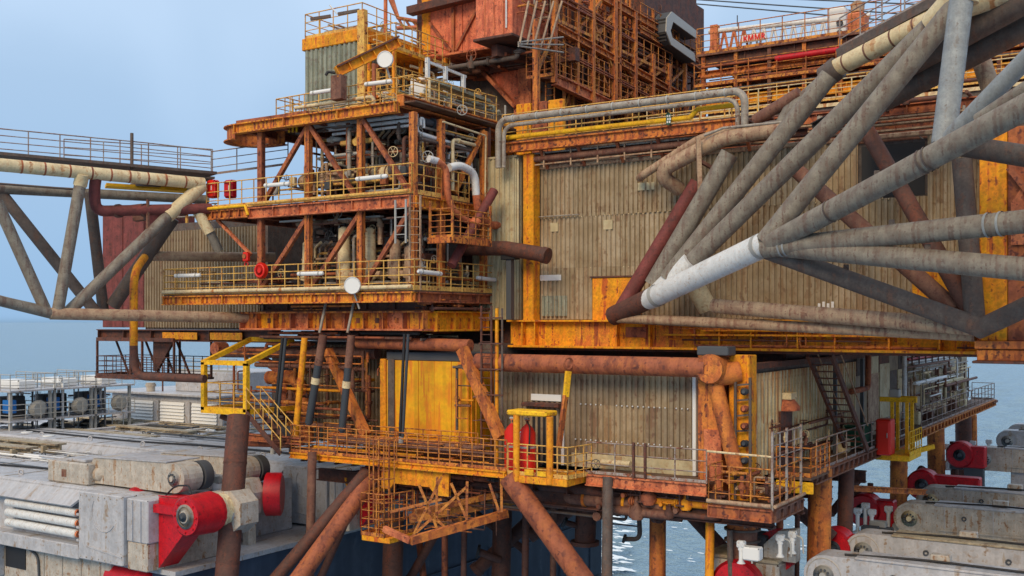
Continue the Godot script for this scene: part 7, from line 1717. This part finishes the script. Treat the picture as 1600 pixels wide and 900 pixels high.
	part(cb, "flange", mb().tube([at_d(749, 862, 45), at_d(745, 861, 45)], 0.3, 14), M.black)
	var dp := thing("drain_bend", "thin black drain pipe bent left above the sea", "pipe")
	part(dp, "pipe", mb().tube(bend([at_d(997, 760, 39), at_d(1000, 843, 39), at_d(976, 842, 39)], 0.3), 0.09, 12), M.boomdark)
	part(dp, "flange", mb().tube([at_d(977, 842, 39), at_d(974, 841, 39)], 0.17, 12), M.black)
	part(dp, "stay", mb().tube([at_d(955, 818, 38.5), at_d(1002, 823, 39)], 0.03, 6), M.boomdark)
	# underside beams
	var u := thing("under_deck_beams", "dark rusty beams and pipes under the lower module", "beams")
	for k in 8:
		var x := -23.0 + k * 1.45
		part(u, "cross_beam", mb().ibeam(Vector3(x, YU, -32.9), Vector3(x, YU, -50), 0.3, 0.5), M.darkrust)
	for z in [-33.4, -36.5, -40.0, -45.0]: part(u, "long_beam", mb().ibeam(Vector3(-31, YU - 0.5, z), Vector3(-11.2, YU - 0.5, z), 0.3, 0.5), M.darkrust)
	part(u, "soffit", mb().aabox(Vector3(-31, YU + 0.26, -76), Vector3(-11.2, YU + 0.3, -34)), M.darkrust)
	clutter(u, Vector3(-30, -7.0, -40), Vector3(-12, -6.0, -33.2), 60, 91, [M.darkrust, M.boomdark, M.brown, M.yellow], 0.06, 0.2)
	var tank := thing("slung_tank", "long brown tank slung under the ribbed wall gangway", "tank")
	part(tank, "shell", mb().lathe(Vector3(-19, -6.35, -33.4), Vector3.RIGHT, [[0, 0.1], [0.1, 0.2], [0.3, 0.26], [4.6, 0.26], [4.8, 0.2], [4.9, 0.1]], 16), M.brown)
	for k in 3: part(tank, "strap", mb().tube([Vector3(-18.2 + k * 1.6, -6.35, -33.4), Vector3(-18.1 + k * 1.6, -6.35, -33.4)], 0.29, 16), M.yellow)
const YU := -5.95

func _ready() -> void:
	var cam := Camera3D.new()
	cam.name = "camera"
	cam.projection = Camera3D.PROJECTION_FRUSTUM
	cam.near = 0.1
	cam.size = 0.1 * 900.0 / FOCAL
	cam.frustum_offset = Vector2(0, 0.1 * (HORIZON - 450.0) / FOCAL)
	cam.far = 90000.0
	cam.rotation_degrees = Vector3(0, YAW, 0)
	add_child(cam)
	cam.make_current()
	var env := Environment.new()
	env.background_mode = Environment.BG_SKY
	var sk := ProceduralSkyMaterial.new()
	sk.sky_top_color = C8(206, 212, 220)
	sk.sky_horizon_color = C8(120, 150, 180)
	sk.sky_curve = 0.9
	sk.ground_bottom_color = C8(96, 120, 140)
	sk.ground_horizon_color = C8(120, 150, 180)
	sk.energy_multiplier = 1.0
	var cn := FastNoiseLite.new()
	cn.seed = 77
	cn.frequency = 0.010
	cn.fractal_octaves = 4
	var ci := cn.get_seamless_image(1024, 512)
	ci.convert(Image.FORMAT_RGBA8)
	for y in 512:
		for x in 1024:
			ci.set_pixel(x, y, Color(0.95, 0.97, 1.0, 0.06 * smooth(0.40, 0.78, ci.get_pixel(x, y).r)))
	sk.sky_cover = ImageTexture.create_from_image(ci)
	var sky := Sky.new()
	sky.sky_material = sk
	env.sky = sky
	env.tonemap_mode = Environment.TONE_MAPPER_LINEAR
	env.tonemap_exposure = 1.7
	env.sdfgi_enabled = true
	env.ssao_enabled = true
	env.ssil_enabled = true
	var we := WorldEnvironment.new()
	we.environment = env
	add_child(we)
	var sun := DirectionalLight3D.new()
	sun.name = "sun"
	sun.light_energy = 0.4
	sun.light_color = Color(1.0, 0.9, 0.76)
	sun.light_angular_distance = 25.0
	sun.shadow_enabled = true
	add_child(sun)
	sun.look_at_from_position(Vector3.ZERO, -Vector3(0.12, 0.55, 0.82))
	make_materials()
	make_sea()
	make_foam()
	make_main_wall()
	make_girders()
	make_process_module()
	make_shelter()
	make_drill_tower()
	make_upper_right()
	make_lower_level()
	make_legs()
	make_right_boom()
	make_left_boom()
	make_vessel()
	settle()
